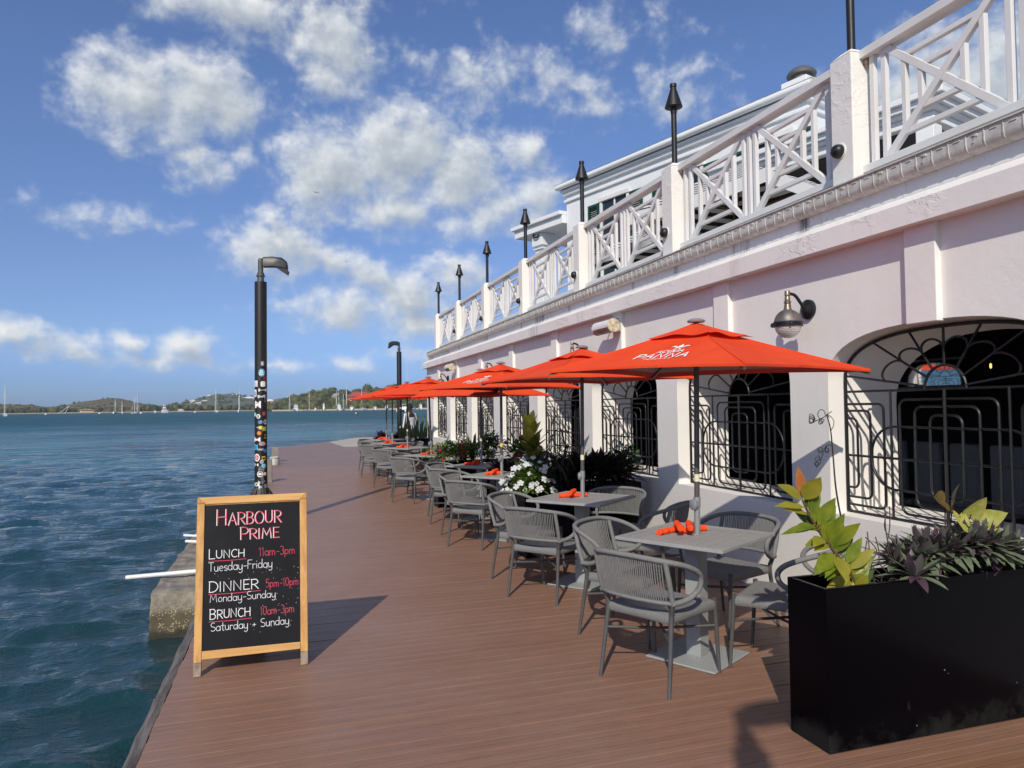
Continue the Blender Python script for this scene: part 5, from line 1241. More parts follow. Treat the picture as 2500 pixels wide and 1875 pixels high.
# ------------------------------------------------------------------ big planters (boxes)
def m_plbox():
    mm = bpy.data.materials.new('black_planter'); mm.use_nodes = True; t = NT(mm.node_tree); b = mm.node_tree.nodes['Principled BSDF']
    pos = t.n('ShaderNodeNewGeometry').outputs['Position']; s = t.n('ShaderNodeSeparateXYZ', ins={0: pos}); z = s.outputs[2]
    n1 = t.noise(pos, 5, 6, .65); n2 = t.noise(t.vmath('MULTIPLY', pos, (30, 30, 1.2)), 1.0, 4, .6); n3 = t.noise(pos, 60, 3, .6)
    low = t.math('MULTIPLY', t.smooth(t.math('ADD', z, t.math('MULTIPLY_ADD', n1, -.22, .11)), .13, .02), t.smooth(n1, .38, .6))
    c = t.mix(t.math('MULTIPLY', low, .26), (.0012, .0012, .0026), (.05, .05, .047))
    drip = t.math('MULTIPLY', t.math('MULTIPLY', t.smooth(n2, .64, .70), t.smooth(t.math('ADD', z, t.math('MULTIPLY', n1, .12)), .66, .74)), t.smooth(s.outputs[0], 2.7, 3.0))
    c = t.mix(t.math('MULTIPLY', drip, .5), c, (.28, .30, .30))
    drip2 = t.math('MULTIPLY', t.math('MULTIPLY', t.smooth(n2, .66, .72), t.smooth(z, .20, .06)), t.smooth(n1, .48, .6))
    c = t.mix(t.math('MULTIPLY', drip2, .4), c, (.30, .25, .19))
    v = t.n('ShaderNodeTexVoronoi', ins={'Vector': pos, 'Scale': 16.0}); f = t.math('MULTIPLY', t.math('LESS_THAN', v.outputs['Distance'], .055), t.math('GREATER_THAN', t.noise(pos, 3.3, 2), .53))
    c = t.mix(t.math('MULTIPLY', f, .6), c, (.40, .36, .30))
    t.link(c, b.inputs['Base Color']); t.link(t.math('MULTIPLY_ADD', n1, .22, t.math('MULTIPLY_ADD', low, .3, .10)), b.inputs['Roughness']); b.inputs['Specular IOR Level'].default_value = .07
    t.link(t.n('ShaderNodeBump', ins={'Strength': .25, 'Distance': .004, 'Height': n1}).outputs[0], b.inputs['Normal'])
    return mm
M_PLB = m_plbox(); M_SOIL = mat('potting_soil', (.035, .024, .017), .95, var=.5, vscale=40, bump=1.0, bscale=70, bdist=.02)
def planter(label, x0, x1, y0, y1, h=.72, rz=0, pivot=None):
    t = thing('planter_box', label, 'planter', ((x0+x1)/2, (y0+y1)/2, .002), rz, 'long black planter boxes'); w, d, k = (x1-x0)/2, (y1-y0)/2, .022
    b = MB(); o_ = [(-w, -d), (w, -d), (w, d), (-w, d)]; i_ = [(-w+k, -d+k), (w-k, -d+k), (w-k, d-k), (-w+k, d-k)]
    vs = [(x, y, 0) for x, y in o_]+[(x, y, h) for x, y in o_]+[(x, y, h) for x, y in i_]+[(x, y, h-.14) for x, y in i_]
    b.add(vs, [(3, 2, 1, 0)]+[(j, (j+1) % 4, 4+(j+1) % 4, 4+j) for j in range(4)]+[(4+j, 4+(j+1) % 4, 8+(j+1) % 4, 8+j) for j in range(4)]+[(8+j, 8+(j+1) % 4, 12+(j+1) % 4, 12+j) for j in range(4)])
    b.build('box', M_PLB, t, bevel=.003)
    b = MB(); rn = random.Random(3); nx, ny = 40, 8
    b.grid(lambda u, v: (-w+k+u*2*(w-k), -d+k+v*2*(d-k), h-.075+rn.uniform(-.012, .012)), nx, ny); b.build('soil', M_SOIL, t, smooth=180)
    return t
planter('biggest black planter box at the lower right, holding purple leaved plants', 2.268, 3.62, 2.635, 2.89)
planter('black planter box across the deck behind the second table, dark plants in it', 2.30, 3.62, 6.95, 7.25)
planter('black planter box under the crimson flowers beyond the third table', 2.55, 3.62, 8.92, 9.18, .70)
planter('black planter box under the red flowers beyond the fourth table', 2.20, 3.62, 10.90, 11.22, .70)
planter('black planter box under the snake plants at the far end of the deck', 2.75, 3.75, 19.30, 19.65, .70)
# ------------------------------------------------------------------ plants
def m_leaf(name, c1, c2, back=None, rough=.42, scale=14, trans=.25):
    mm = bpy.data.materials.new(name); mm.use_nodes = True; t = NT(mm.node_tree); b = mm.node_tree.nodes['Principled BSDF']
    v = t.n('ShaderNodeTexCoord').outputs['Object']; n = t.noise(v, scale, 4, .6)
    c = t.mix(t.smooth(n, .3, .7), c1, c2)
    if back: c = t.mix(t.n('ShaderNodeNewGeometry').outputs['Backfacing'], c, back)
    t.link(c, b.inputs['Base Color']); b.inputs['Roughness'].default_value = rough; b.inputs['Specular IOR Level'].default_value = .4
    tr = t.n('ShaderNodeBsdfTranslucent'); t.link(c, tr.inputs[0]); mx = t.n('ShaderNodeMixShader', ins={0: trans}); t.link(b.outputs[0], mx.inputs[1]); t.link(tr.outputs[0], mx.inputs[2])
    t.link(mx.outputs[0], mm.node_tree.nodes['Material Output'].inputs[0]); return mm
M_RUBBER = m_leaf('rubber_leaf', (.26, .30, .025), (.13, .20, .018), trans=.35); M_RUBYEL = m_leaf('rubber_leaf_young', (.40, .34, .045), (.28, .29, .03), trans=.35); M_RUBOR = m_leaf('rubber_leaf_orange', (.52, .20, .05), (.40, .15, .05)); M_RUBDK = m_leaf('rubber_leaf_dark', (.035, .085, .014), (.06, .12, .02))
M_RHG = m_leaf('oyster_leaf_green', (.14, .19, .11), (.23, .27, .18), back=(.14, .13, .12), rough=.4); M_RHP = m_leaf('oyster_leaf_purple', (.115, .050, .090), (.095, .062, .085), rough=.4); M_RHD = m_leaf('oyster_leaf_dusky', (.095, .115, .085), (.13, .11, .12), rough=.4)
M_CAL = m_leaf('caladium_leaf', (.34, .38, .05), (.50, .46, .16), scale=30); M_CALR = m_leaf('bronze_leaf', (.20, .15, .04), (.12, .085, .035), scale=20)
M_GRN = m_leaf('bush_leaf', (.055, .12, .022), (.095, .18, .035)); M_LIME = m_leaf('lime_leaf', (.22, .28, .03), (.12, .19, .025)); M_DKG = m_leaf('dark_leaf', (.018, .022, .014), (.032, .03, .022), rough=.35, trans=.12)
M_SNAKE = m_leaf('snake_plant_leaf', (.05, .085, .035), (.10, .13, .05), scale=26); M_SNAKEY = m_leaf('snake_plant_yellow', (.25, .26, .04), (.12, .16, .03), scale=20)
M_PURP = m_leaf('dark_purple_leaf', (.030, .008, .016), (.05, .014, .024), rough=.4, trans=.12)
M_PETW = m_leaf('white_petal', (.80, .80, .80), (.74, .75, .76), rough=.7, trans=.3); M_PETR = m_leaf('crimson_petal', (.42, .010, .04), (.30, .008, .03), rough=.7); M_EYE = mat('flower_eye', (.55, .25, .10), .7)
M_TWIG = mat('dry_twig', (.075, .055, .042), .85, var=.3, vscale=30); M_VINE = mat('dead_vine', (.02, .016, .013), .85); M_STEM = mat('brown_stem', (.09, .05, .025), .7, var=.3, vscale=30)
def leaf(b, p, d, up, L, W, droop=.15, fold=.25, n=5, tipw=1.4, cup=0.0, pw=.8):
    """one leaf blade from p along d, lying across `up`, with a folded midrib"""
    d = Vector(d).normalized(); up = Vector(up); sd_ = d.cross(up)
    if sd_.length < 1e-4: sd_ = d.orthogonal()
    sd_.normalize(); nn = sd_.cross(d).normalized(); P = Vector(p); vs = []
    for i in range(n+1):
        t = i/n; c = P+d*(L*t)+Vector((0, 0, -droop*L*t*t)); w = W*.5*(max(0, sin(pi*min(1, t**.75)*.985))**pw)*(1 if t < .98 else .0)+.0006
        vs += [c-sd_*w+nn*w*fold, c-nn*cup*w, c+sd_*w+nn*w*fold]
    b.add(vs, [(i*3+k, i*3+k+1, i*3+k+4, i*3+k+3) for i in range(n) for k in range(2)])
def rosette(bs, p, R, n, rn, up0=.35, W=.035, spread=1.0):
    for i in range(n):
        a = i*2.399963+rn.uniform(-.3, .3); k = (i+.5)/n; el = radians(82-66*k*spread+rn.uniform(-9, 9))
        d = Vector((cos(a)*cos(el), sin(a)*cos(el), sin(el))); L = R*rn.uniform(.78, 1.12)*(.72+.28*sin(pi*k*.9))
        b = bs[0] if rn.random() < .60 else bs[1] if rn.random() < .55 else bs[2]
        leaf(b, Vector(p)+Vector((cos(a), sin(a), 0))*.012, d, (0, 0, 1) if el < 1.25 else (cos(a), sin(a), 0), L, W*rn.uniform(.8, 1.15), droop=.10+.18*k, fold=.30)
def oyster_plant(label, pts, mats, R=.21, n=26, seed=1, W=.036, spread=1.0):
    t = thing('oyster_plant', label, 'plant', group=None); rn = random.Random(seed); b = MB(); bs = [MB(), MB(), MB()]
    for q in pts: rosette(bs, q, R*rn.uniform(.85, 1.15), n, rn, W=W, spread=spread)
    B = MB()
    for i, x in enumerate(bs): B.cur = i; B.add(x.v, x.f)
    B.build('foliage', mats, t, smooth=50)
    for q in pts: b = MB(); b.tube([(q[0], q[1], q[2]-.14), (q[0]+rn.uniform(-.01, .01), q[1], q[2]+.02)], .011, 6); b.build('stem', M_VINE, t)
    return t
rn = random.Random(11)
pts = [(2.83+.72*((i*.618) % 1), 2.685+.16*((i*.37) % 1), .70+.05*rn.random()+.095*sin(pi*((i*.618) % 1))) for i in range(26)]
oyster_plant('purple and green oyster plants filling the middle of the biggest planter', pts, [M_RHG, M_RHP, M_RHD], R=.18, n=30, seed=4, W=.040, spread=1.4)
# leaning rubber plant with yellow-green leaves at the left end of the biggest planter
t = thing('rubber_plant', 'yellow-green rubber plant leaning left out of the biggest planter', 'plant')
stem = catmull([(2.53, 2.74, .62), (2.50, 2.73, .74), (2.43, 2.735, .835), (2.36, 2.745, .925), (2.30, 2.755, 1.02), (2.262, 2.76, 1.10)], 8)
b = MB(); b.tube(stem, [.0095-.0045*i/len(stem) for i in range(len(stem))], 8); b.build('stem', M_STEM, t, smooth=60)
bs = {0: MB(), 1: MB(), 2: MB(), 3: MB()}
view = Vector((-.30, -.90, .25))
#      t along stem, direction (x, z), length, width, material, roll towards viewer
LV = [(1.0, (-.20, .95, -.1), .155, .05, 2, .0), (1.0, (-.80, .52, -.2), .17, .055, 1, .3), (.98, (.10, .75, -.5), .14, .085, 1, .1), (.90, (-.95, .22, -.1), .155, .05, 1, .5), (.88, (.30, .85, .2), .14, .05, 3, .3),
      (.80, (.15, .95, -.1), .15, .055, 0, .2), (.74, (-.9, .05, -.35), .16, .055, 0, .6), (.72, (.30, .85, -.3), .15, .065, 0, .1), (.64, (.45, .80, .3), .14, .05, 3, .3), (.60, (-.75, .02, -.5), .13, .055, 1, .5), (.56, (.20, .9, -.4), .15, .06, 0, .0),
      (.50, (.35, .7, -.5), .16, .07, 0, .0), (.44, (-.88, -.12, -.4), .19, .075, 0, .35), (.40, (-.80, -.18, -.5), .16, .055, 0, .5), (.38, (.5, .75, .1), .14, .05, 3, .3), (.30, (.35, .85, -.2), .14, .055, 0, .2), (.27, (.55, .75, -.35), .14, .055, 1, .2), (.22, (-.85, -.15, -.45), .15, .055, 1, .4),
      (.20, (.6, .55, -.3), .13, .055, 0, .1), (.14, (.2, .8, -.5), .12, .05, 0, .1), (.08, (-.6, .1, -.75), .13, .06, 0, .6), (.12, (.7, .6, .1), .13, .05, 3, .3), (.34, (-.2, -.2, .9), .13, .05, 3, .4), (.06, (.1, .5, -.8), .11, .055, 1, .2), (.68, (-.1, .5, .8), .13, .05, 3, .2)]
rj = random.Random(12)
LV = LV+[(max(.05, f-.055), (dx+rj.uniform(-.25, .25), dz+rj.uniform(-.15, .3), dy*.8), L*.88, W_*.92, 1 if mi == 2 else mi, r_) for f, (dx, dz, dy), L, W_, mi, r_ in LV[3:]]
LV = LV+[(max(.04, f-.03), (dx*.6+rj.uniform(-.5, .5), dz+rj.uniform(-.1, .35), dy*.5+rj.uniform(-.3, .6)), L*.85, W_*.95, rj.choice((0, 0, 1, 3)), r_) for f, (dx, dz, dy), L, W_, mi, r_ in LV[3:25] if f < .8]
for f, (dx, dz, dy), L, Wd, mi, roll in LV:
    if f < .25: dy *= .25
    p = stem[min(len(stem)-1, int(f*(len(stem)-1)))]; d = Vector((dx, dy, dz)).normalized()
    upv = (view*(1-roll)+Vector((0, 0, 1))*roll).normalized()
    leaf(bs[mi], p+d*.012, d, upv, L*1.16, Wd*.98, droop=.14, fold=.22, n=9, pw=1.15)
    bs[1].tube([p, p+d*.016], .0028, 5)
B = MB()
for i in range(4): B.cur = i; B.add(bs[i].v, bs[i].f)
B.build('foliage', [M_RUBBER, M_RUBYEL, M_RUBOR, M_RUBDK], t, smooth=60)
# caladium leaves and a low leafy plant at the right of the planter
def heart(b, p, d, up, L, W):
    d = Vector(d).normalized(); sd_ = d.cross(Vector(up)).normalized(); nn = sd_.cross(d).normalized(); P = Vector(p)
    out = [(0, -.05), (.22, -.22), (.44, -.20), (.52, .05), (.42, .38), (.22, .72), (0, 1.0), (-.22, .72), (-.42, .38), (-.52, .05), (-.44, -.20), (-.22, -.22)]
    vs = [P+d*(L*.35)-nn*.012]+[P+sd_*(u*W)+d*(v*L)+nn*(.05*W*(abs(u)*2)**2+.02*W*sin(v*9+u*7)) for u, v in out]; n = len(out)
    b.add(vs, [(0, 1+i, 1+(i+1) % n) for i in range(n)])
t = thing('caladium', 'yellow and bronze heart leaved plant at the back of the biggest planter', 'plant')
b = MB(); b2 = MB(); b3 = MB()
for (px_, py_, pz_), d, L, Wd, q in (((3.14, 2.84, .985), (-.25, -.5, .6), .105, .125, 1), ((3.10, 2.85, .975), (-.95, -.3, .25), .10, .09, 1), ((3.235, 2.82, .905), (.25, -.5, .75), .10, .095, 0), ((3.32, 2.82, .87), (.5, -.6, .35), .095, .09, 0), ((3.16, 2.82, .90), (-.2, -.5, -.65), .10, .08, 0), ((3.28, 2.83, .85), (.75, -.4, -.2), .09, .08, 0)):
    p = (px_+.03, py_-.07, pz_+.075); L *= 1.15; Wd *= 1.15
    heart(b2 if q else b, p, d, (0.1, -1, .5), L, Wd); b3.tube(catmull([(3.2, 2.80, .63), ((p[0]+3.2)/2, 2.81, .80), p], 5), .0032, 6)
B = MB(); B.add(b.v, b.f); B.cur = 1; B.add(b2.v, b2.f); B.build('foliage', [M_CAL, M_CALR], t, smooth=60); b3.build('stem', M_STEM, t)
t = thing('foliage_plant', 'low dark green leafy plant at the right edge of the biggest planter', 'plant')
b = MB(); rn = random.Random(8)
for i in range(46):
    a = rn.uniform(0, 2*pi); el = radians(rn.uniform(5, 75)); leaf(b, (3.50+rn.uniform(-.10, .08), 2.75+rn.uniform(-.06, .06), .65+rn.uniform(0, .10)), (cos(a)*cos(el), sin(a)*cos(el), sin(el)), (0, 0, 1), rn.uniform(.09, .16), rn.uniform(.04, .065), droop=.35, fold=.2)
b.build('foliage', M_GRN, t, smooth=60)
t = thing('dry_vine', 'dead vine with curled tendrils climbing from the planter along the wall', 'plant')
b = MB(); main = catmull([(2.62, 2.80, .63), (2.585, 2.81, .80), (2.55, 2.83, .95), (2.532, 2.85, 1.12), (2.528, 2.86, 1.28), (2.525, 2.87, 1.42), (2.512, 2.88, 1.49)], 8)
b.tube(main, [.0058-.0034*i/len(main) for i in range(len(main))], 7)
rn = random.Random(21)
def curl(p, n, r, sc):
    a = rn.uniform(0, 6); out = [Vector(p)]; q = Vector(p)
    for i in range(n):
        a += rn.uniform(.3, 1.3)*sc; q = q+Vector((cos(a), .2*sin(a*1.7), sin(a)))*r; out.append(q.copy())
    return out
for p, n, r, sc in (((2.505, 2.88, 1.485), 9, .012, .6), ((2.515, 2.88, 1.49), 7, .014, -.5), ((2.43, 2.88, 1.455), 22, .009, 1), ((2.47, 2.88, 1.46), 18, .009, -1), ((2.43, 2.88, 1.46), 16, .011, .8), ((2.50, 2.87, 1.335), 12, .010, 1), ((2.47, 2.87, 1.32), 12, .010, -1), ((2.455, 2.87, 1.25), 12, .010, .9), ((2.44, 2.87, 1.235), 14, .009, -1)):
    b.tube(catmull(curl(p, n, r, sc), 3), .0018, 5)
for q in ([(2.512, 2.88, 1.485), (2.47, 2.88, 1.468), (2.43, 2.88, 1.455)], [(2.528, 2.86, 1.34), (2.50, 2.87, 1.34), (2.475, 2.87, 1.30), (2.455, 2.87, 1.25)], [(2.512, 2.88, 1.49), (2.545, 2.88, 1.505)], [(2.512, 2.88, 1.49), (2.53, 2.88, 1.475)]): b.tube(catmull(q, 5), .0020, 5)
b.build('stem', M_VINE, t, smooth=60)
t = thing('dry_twigs', 'thin bare twigs standing in the biggest planter before the wall', 'twigs')
b = MB(); rn = random.Random(31)
for i in range(8):
    x = 2.66+.028*i+rn.uniform(-.01, .01); h = rn.uniform(.22, .42); b.tube(catmull([(x, 2.78, .62)]+[(x+rn.uniform(-.03, .03)-.02*k, 2.78+rn.uniform(-.02, .02), .64+h*k/4) for k in range(1, 5)], 4), .0028, 5)
for i in range(40):
    x = rn.uniform(2.60, 2.95); y = rn.uniform(2.68, 2.84); b.tube(catmull([(x, y, .63), (x+rn.uniform(-.05, .05), y-rn.uniform(0, .03), .68+rn.uniform(-.01, .05)), (x+rn.uniform(-.1, .1), y-rn.uniform(0, .04), .66+rn.uniform(-.02, .06))], 4), .0022, 4)
b.build('stem', M_TWIG, t)
# dusky plants in the second planter
rn = random.Random(5)
pts = [(2.78+.72*((i*.618) % 1), 7.02+.16*((i*.37) % 1), .72+.06*rn.random()+.08*sin(pi*((i*.618) % 1))) for i in range(18)]
oyster_plant('almost black spiky plants in the planter behind the second table', pts, [M_DKG, M_PURP, M_DKG], R=.33, n=36, seed=14, W=.055, spread=1.4)
def bush(name, label, c, rx, ry, rz, n, lm, leafL, leafW, seed, flowers=0, fm=None, fr=.02, cat='plant', stem=True, front=None):
    t = thing(name, label, cat); rn = random.Random(seed); bs = [MB() for _ in lm]; tips = []
    for i in range(n):
        a = rn.uniform(0, 2*pi); ct = rn.uniform(-.35, 1); st = sqrt(1-ct*ct); k = rn.random()**.45
        lump = 1+.22*sin(a*3+seed)*st+.15*sin(a*5+ct*6)
        p = Vector(c)+Vector((rx*st*cos(a), ry*st*sin(a), rz*ct))*k*lump
        d = (p-Vector(c)+Vector((rn.uniform(-.5, .5)*rx, rn.uniform(-.5, .5)*ry, rn.uniform(-.2, .8)*rz))).normalized()
        leaf(bs[rn.randrange(len(bs))], p, d, (rn.uniform(-.4, .4), rn.uniform(-.4, .4), 1), leafL*rn.uniform(.7, 1.25), leafW*rn.uniform(.8, 1.2), droop=.25, fold=.2, n=3)
        if k > .8: tips.append((p, d))
    B = MB()
    for i, x in enumerate(bs): B.cur = i; B.add(x.v, x.f)
    B.build('foliage', lm, t, smooth=70)
    if stem:
        b = MB()
        for i in range(7): a = rn.uniform(0, 6.28); b.tube(catmull([(c[0]+.03*cos(a), c[1]+.03*sin(a), c[2]-rz-.05), (c[0]+.4*rx*cos(a), c[1]+.4*ry*sin(a), c[2]-.2*rz), (c[0]+.8*rx*cos(a), c[1]+.8*ry*sin(a), c[2]+.4*rz)], 4), .004, 5)
        b.build('stem', M_STEM, t)
    if flowers:
        k_ = 0; rn.shuffle(tips)
        for p, d in [q for q in tips if q[1].y < .35 or q[1].z > .6][:flowers]:
            f = (d+Vector((-.25, -.9, .35))).normalized(); e1 = f.orthogonal().normalized(); e2 = f.cross(e1); q = p+f*fr*1.2; s_ = rn.uniform(.75, 1.2)*fr; a0 = rn.uniform(0, 6)
            B = MB()
            for j in range(5):
                a = a0+j*2*pi/5; c1 = e1*cos(a)+e2*sin(a); c2 = -e1*sin(a)+e2*cos(a)
                B.add([q, q+c1*s_*.45-c2*s_*.34+f*.003, q+c1*s_*.92-c2*s_*.40+f*.001*j, q+c1*s_*1.08, q+c1*s_*.92+c2*s_*.40+f*.001*j, q+c1*s_*.45+c2*s_*.34+f*.003], [(0, 1, 2, 3, 4, 5)])
            B.cur = 1; B.add([q+(e1*cos(j*pi/3)+e2*sin(j*pi/3))*s_*.12+f*.006 for j in range(6)], [tuple(range(6))]); B.build('flower', [fm, M_EYE], t)
    return t
# spindly plant between the second and third windows
t = thing('spindly_plant', 'spindly dark plant with thin drooping leaves behind the second umbrella pole', 'plant')
b = MB(); b2 = MB(); rn = random.Random(9)
for i in range(5):
    a = rn.uniform(0, 6.28); tp = Vector((2.75+.12*cos(a)+rn.uniform(-.05, .12), 7.1+.06*sin(a), 1.05+rn.uniform(0, .28))); P_ = catmull([(2.72, 7.1, .62), (2.72+.3*(tp.x-2.72), 7.1, .85), tp], 6); b2.tube(P_, .006, 6)
    for p in P_[5:]:
        for k in range(5):
            a2 = rn.uniform(0, 6.28); leaf(b, p, (cos(a2), sin(a2)*.6, rn.uniform(-.4, .5)), (0, 0, 1), rn.uniform(.18, .34), .018, droop=.6, fold=.1, n=4)
for i in range(12):
    x = rn.uniform(2.42, 2.75); b2.tube(catmull([(x, 7.1, .62), (x+rn.uniform(-.1, .1), 7.1, .80), (x+rn.uniform(-.22, .22), 7.08, .9+rn.uniform(0, .2))], 4), .003, 5)
b.build('foliage', M_DKG, t, smooth=60); b2.build('stem', M_VINE, t, smooth=60)
bush('white_vinca', 'small green bush with a few white flowers at the wall end of the second planter', (3.48, 7.06, .90), .17, .14, .20, 480, [M_GRN, M_DKG], .06, .026, 41, 9, M_PETW, .018)
bush('white_vinca', 'round bush crowded with white flowers at the deck end of the second planter', (2.40, 7.06, .74), .235, .20, .23, 1000, [M_GRN, M_GRN, M_LIME], .065, .030, 42, 46, M_PETW, .032)
# upright croton with big olive leaves
t = thing('croton', 'upright plant with big olive and yellow leaves rising behind the white flowers', 'plant')
b = MB(); by = MB(); b2 = MB(); P_ = catmull([(2.50, 7.20, .55), (2.50, 7.20, .88), (2.46, 7.20, 1.10), (2.445, 7.20, 1.28)], 8); b2.tube(P_, .012, 8); rn = random.Random(2)
for i in range(30):
    f = i/29; p = P_[int((.25+.75*f)*(len(P_)-1))]; a = i*2.4; el = radians(25+50*f)
    leaf(by if rn.random() < .28 else b, p, (cos(a)*cos(el), sin(a)*cos(el), sin(el)), (0, 0, 1), (.25*rn.uniform(.8, 1.1)), .125, droop=.10, fold=.22, n=6)
B = MB(); B.add(b.v, b.f); B.cur = 1; B.add(by.v, by.f); B.build('foliage', [m_leaf('olive_leaf', (.085, .095, .014), (.16, .15, .025)), M_RUBYEL], t, smooth=60); b2.build('stem', M_STEM, t)
bush('crimson_vinca', 'leafy plant with crimson flowers beyond the croton at the wall', (2.98, 9.04, .90), .26, .17, .22, 560, [M_GRN, M_GRN], .085, .036, 43, 12, M_PETR, .032)
rn = random.Random(6)
oyster_plant('dark purple spiky plants at the wall beyond the third table', [(2.62+.10*i, 9.02+.05*(i % 2), .70) for i in range(3)]+[(3.3, 9.05, .7), (3.45, 9.05, .72)], [M_PURP, M_RHP, M_PURP], R=.24, n=22, seed=24, W=.04)
bush('crimson_vinca', 'lime green bush dotted with crimson flowers in the planter beyond the fourth table', (2.44, 10.98, .80), .34, .24, .20, 1100, [M_LIME, M_LIME, M_GRN], .065, .028, 44, 16, M_PETR, .028)
bush('green_bush', 'low green bush along the middle of the planter beyond the fourth table', (2.92, 11.05, .78), .30, .22, .17, 700, [M_GRN, M_LIME], .07, .03, 45, 0)
bush('white_vinca', 'dark green bush with small white flowers behind the crimson dotted bush', (3.10, 11.15, .93), .20, .18, .18, 480, [M_GRN, M_DKG], .07, .03, 46, 14, M_PETW, .022)
def snake(label, x0, x1, y, z, n, H, seed, mats):
    t = thing('snake_plant', label, 'plant'); rn = random.Random(seed); bs = [MB(), MB()]
    for i in range(n):
        x = x0+(x1-x0)*rn.random(); h = H*rn.uniform(.55, 1.1); a = rn.uniform(-.3, .3)
        leaf(bs[rn.random() < .3], (x, y+rn.uniform(-.1, .1), z), (a*.6, rn.uniform(-.2, .2), 1), (rn.uniform(-.6, .6), -1, 0), h, .062*rn.uniform(.8, 1.2), droop=0, fold=.35, n=6)
    B = MB(); B.add(bs[0].v, bs[0].f); B.cur = 1; B.add(bs[1].v, bs[1].f); B.build('foliage', mats, t, smooth=60)
    return t
snake('cluster of upright snake plants between the red and white flowers', 2.56, 2.84, 11.16, .62, 9, .50, 51, [M_SNAKE, M_SNAKE])
oyster_plant('small dark spiky plant under the farthest windows', [(3.35, 14.2, .62), (3.5, 14.4, .66)], [M_DKG, M_PURP, M_DKG], R=.30, n=18, seed=27)
snake('tall snake plants with yellow edges at the far corner of the building', 2.85, 3.72, 19.48, .60, 26, .78, 52, [M_SNAKE, M_SNAKEY])
oyster_plant('mass of dark purple plants at the far end of the deck', [(2.36+.11*i, 20.05+.14*(i % 3), .58+.12*sin(i*1.3)) for i in range(8)], [M_PURP, M_RHP, M_PURP], R=.34, n=30, seed=28, W=.06)
planter('low black planter box under the dark purple plants at the far end', 2.25, 3.25, 19.95, 20.35, .55)
# ------------------------------------------------------------------ far shore: hills, trees, houses, boats
from mathutils import noise as MN
def m_hill(name, c1, c2, c3):
    mm = bpy.data.materials.new(name); mm.use_nodes = True; t = NT(mm.node_tree); b = mm.node_tree.nodes['Principled BSDF']
    pos = t.n('ShaderNodeNewGeometry').outputs['Position']; n = t.noise(pos, .02, 6, .65); n2 = t.noise(pos, .11, 5, .7)
    c = t.mix(t.smooth(n, .38, .64), c1, c2); c = t.mix(t.smooth(n2, .48, .62), c, c3)
    t.link(c, b.inputs['Base Color']); b.inputs['Roughness'].default_value = .95; b.inputs['Specular IOR Level'].default_value = .1
    t.link(t.n('ShaderNodeBump', ins={'Strength': 1.0, 'Distance': 6.0, 'Height': n2}).outputs[0], b.inputs['Normal'])
    return mm
def interp(pts, x):
    if x <= pts[0][0]: return pts[0][1]
    for (a, y0), (c, y1) in zip(pts, pts[1:]):
        if a <= x <= c: return y0+(y1-y0)*(x-a)/(c-a)
    return pts[-1][1]
def hill(name, sil, D0, D1, material, label, nx=150, ny=14, rough=.12):
    b = MB(); x0, x1 = sil[0][0], sil[-1][0]; vs = []
    for j in range(ny+1):
        f = j/ny
        for i in range(nx+1):
            px = x0+(x1-x0)*i/nx; rz = max(far(px, interp(sil, px), D1).z, SEA)
            if f < .75:
                g_ = f/.75; D = D0+(D1-D0)*g_; z = SEA-.8+(rz-SEA+.8)*(g_**.8)
            else: g_ = (f-.75)/.25; D = D1+400*g_; z = rz-(rz-SEA+2)*g_**1.3
            p = far(px, 990, D); k = MN.noise(Vector((p.x*.018, p.y*.018, 3)))+.5*MN.noise(Vector((p.x*.05, p.y*.05, 7)))
            vs.append((p.x, p.y, z+k*rough*(rz-SEA)*(.3+.7*min(1, f*2))*(0 if j == 0 else 1)))
    b.add(vs, [(j*(nx+1)+i, j*(nx+1)+i+1, (j+1)*(nx+1)+i+1, (j+1)*(nx+1)+i) for j in range(ny) for i in range(nx)])
    o = b.build(name, material, smooth=180); tag(o, label, None, None, 'structure'); return o
SIL_A = [(-900, 985), (-500, 975), (-200, 982), (0, 986), (33, 987), (73, 988), (108, 994), (130, 993.6), (152, 989.5), (190, 981.5), (217, 977), (244, 973), (271, 972), (298, 974), (325, 979), (353, 985), (380, 988), (430, 997), (480, 1003)]
SIL_B = [(330, 1001), (390, 991), (423, 987), (445, 984), (461, 980), (488, 971), (510, 965), (532, 962.5), (556, 963), (590, 964), (621, 970), (654, 978), (674, 975), (698, 970), (720, 968), (800, 975), (900, 995)]
SIL_C = [(640, 1001), (680, 990), (705, 977), (728, 967), (770, 958), (800, 957), (830, 956), (865, 961), (907, 948), (943, 947), (994, 941), (1060, 940), (1200, 934), (1500, 945), (2100, 960)]
hill('hill', SIL_A, 1180, 1500, m_hill('dry_hill', (.20, .165, .105), (.15, .135, .085), (.085, .095, .055)), 'low dry brown-green hill across the bay')
hill('hill', SIL_B, 1250, 2000, m_hill('green_hill', (.17, .19, .15), (.14, .165, .125), (.11, .135, .10)), 'hazier green hill with white houses')  # colours lightened to carry haze, on top of the haze volume
hill('hill', SIL_C, 770, 1050, m_hill('marina_hill', (.11, .115, .062), (.13, .12, .07), (.075, .088, .042)), 'wooded hill rising behind the marina')
M_SAND = mat('beach_sand', (.42, .34, .24), .9); M_WALLC = mat('sea_wall', (.46, .40, .30), .9)
def strip(name, pxs, D, h, material, label, depth=14):
    b = MB(); n = len(pxs); vs = []
    for px in pxs:
        p = far(px, 990, D); q = far(px, 990, D+depth); vs += [(p.x, p.y, SEA-.5), (p.x, p.y, SEA+h), (q.x, q.y, SEA+h*1.15), (q.x, q.y, SEA-.5)]
    b.add(vs, [(i*4+k, i*4+k+1, i*4+k+5, i*4+k+4) for i in range(n-1) for k in range(3)]); o = b.build(name, material); tag(o, label, None, None, 'structure')
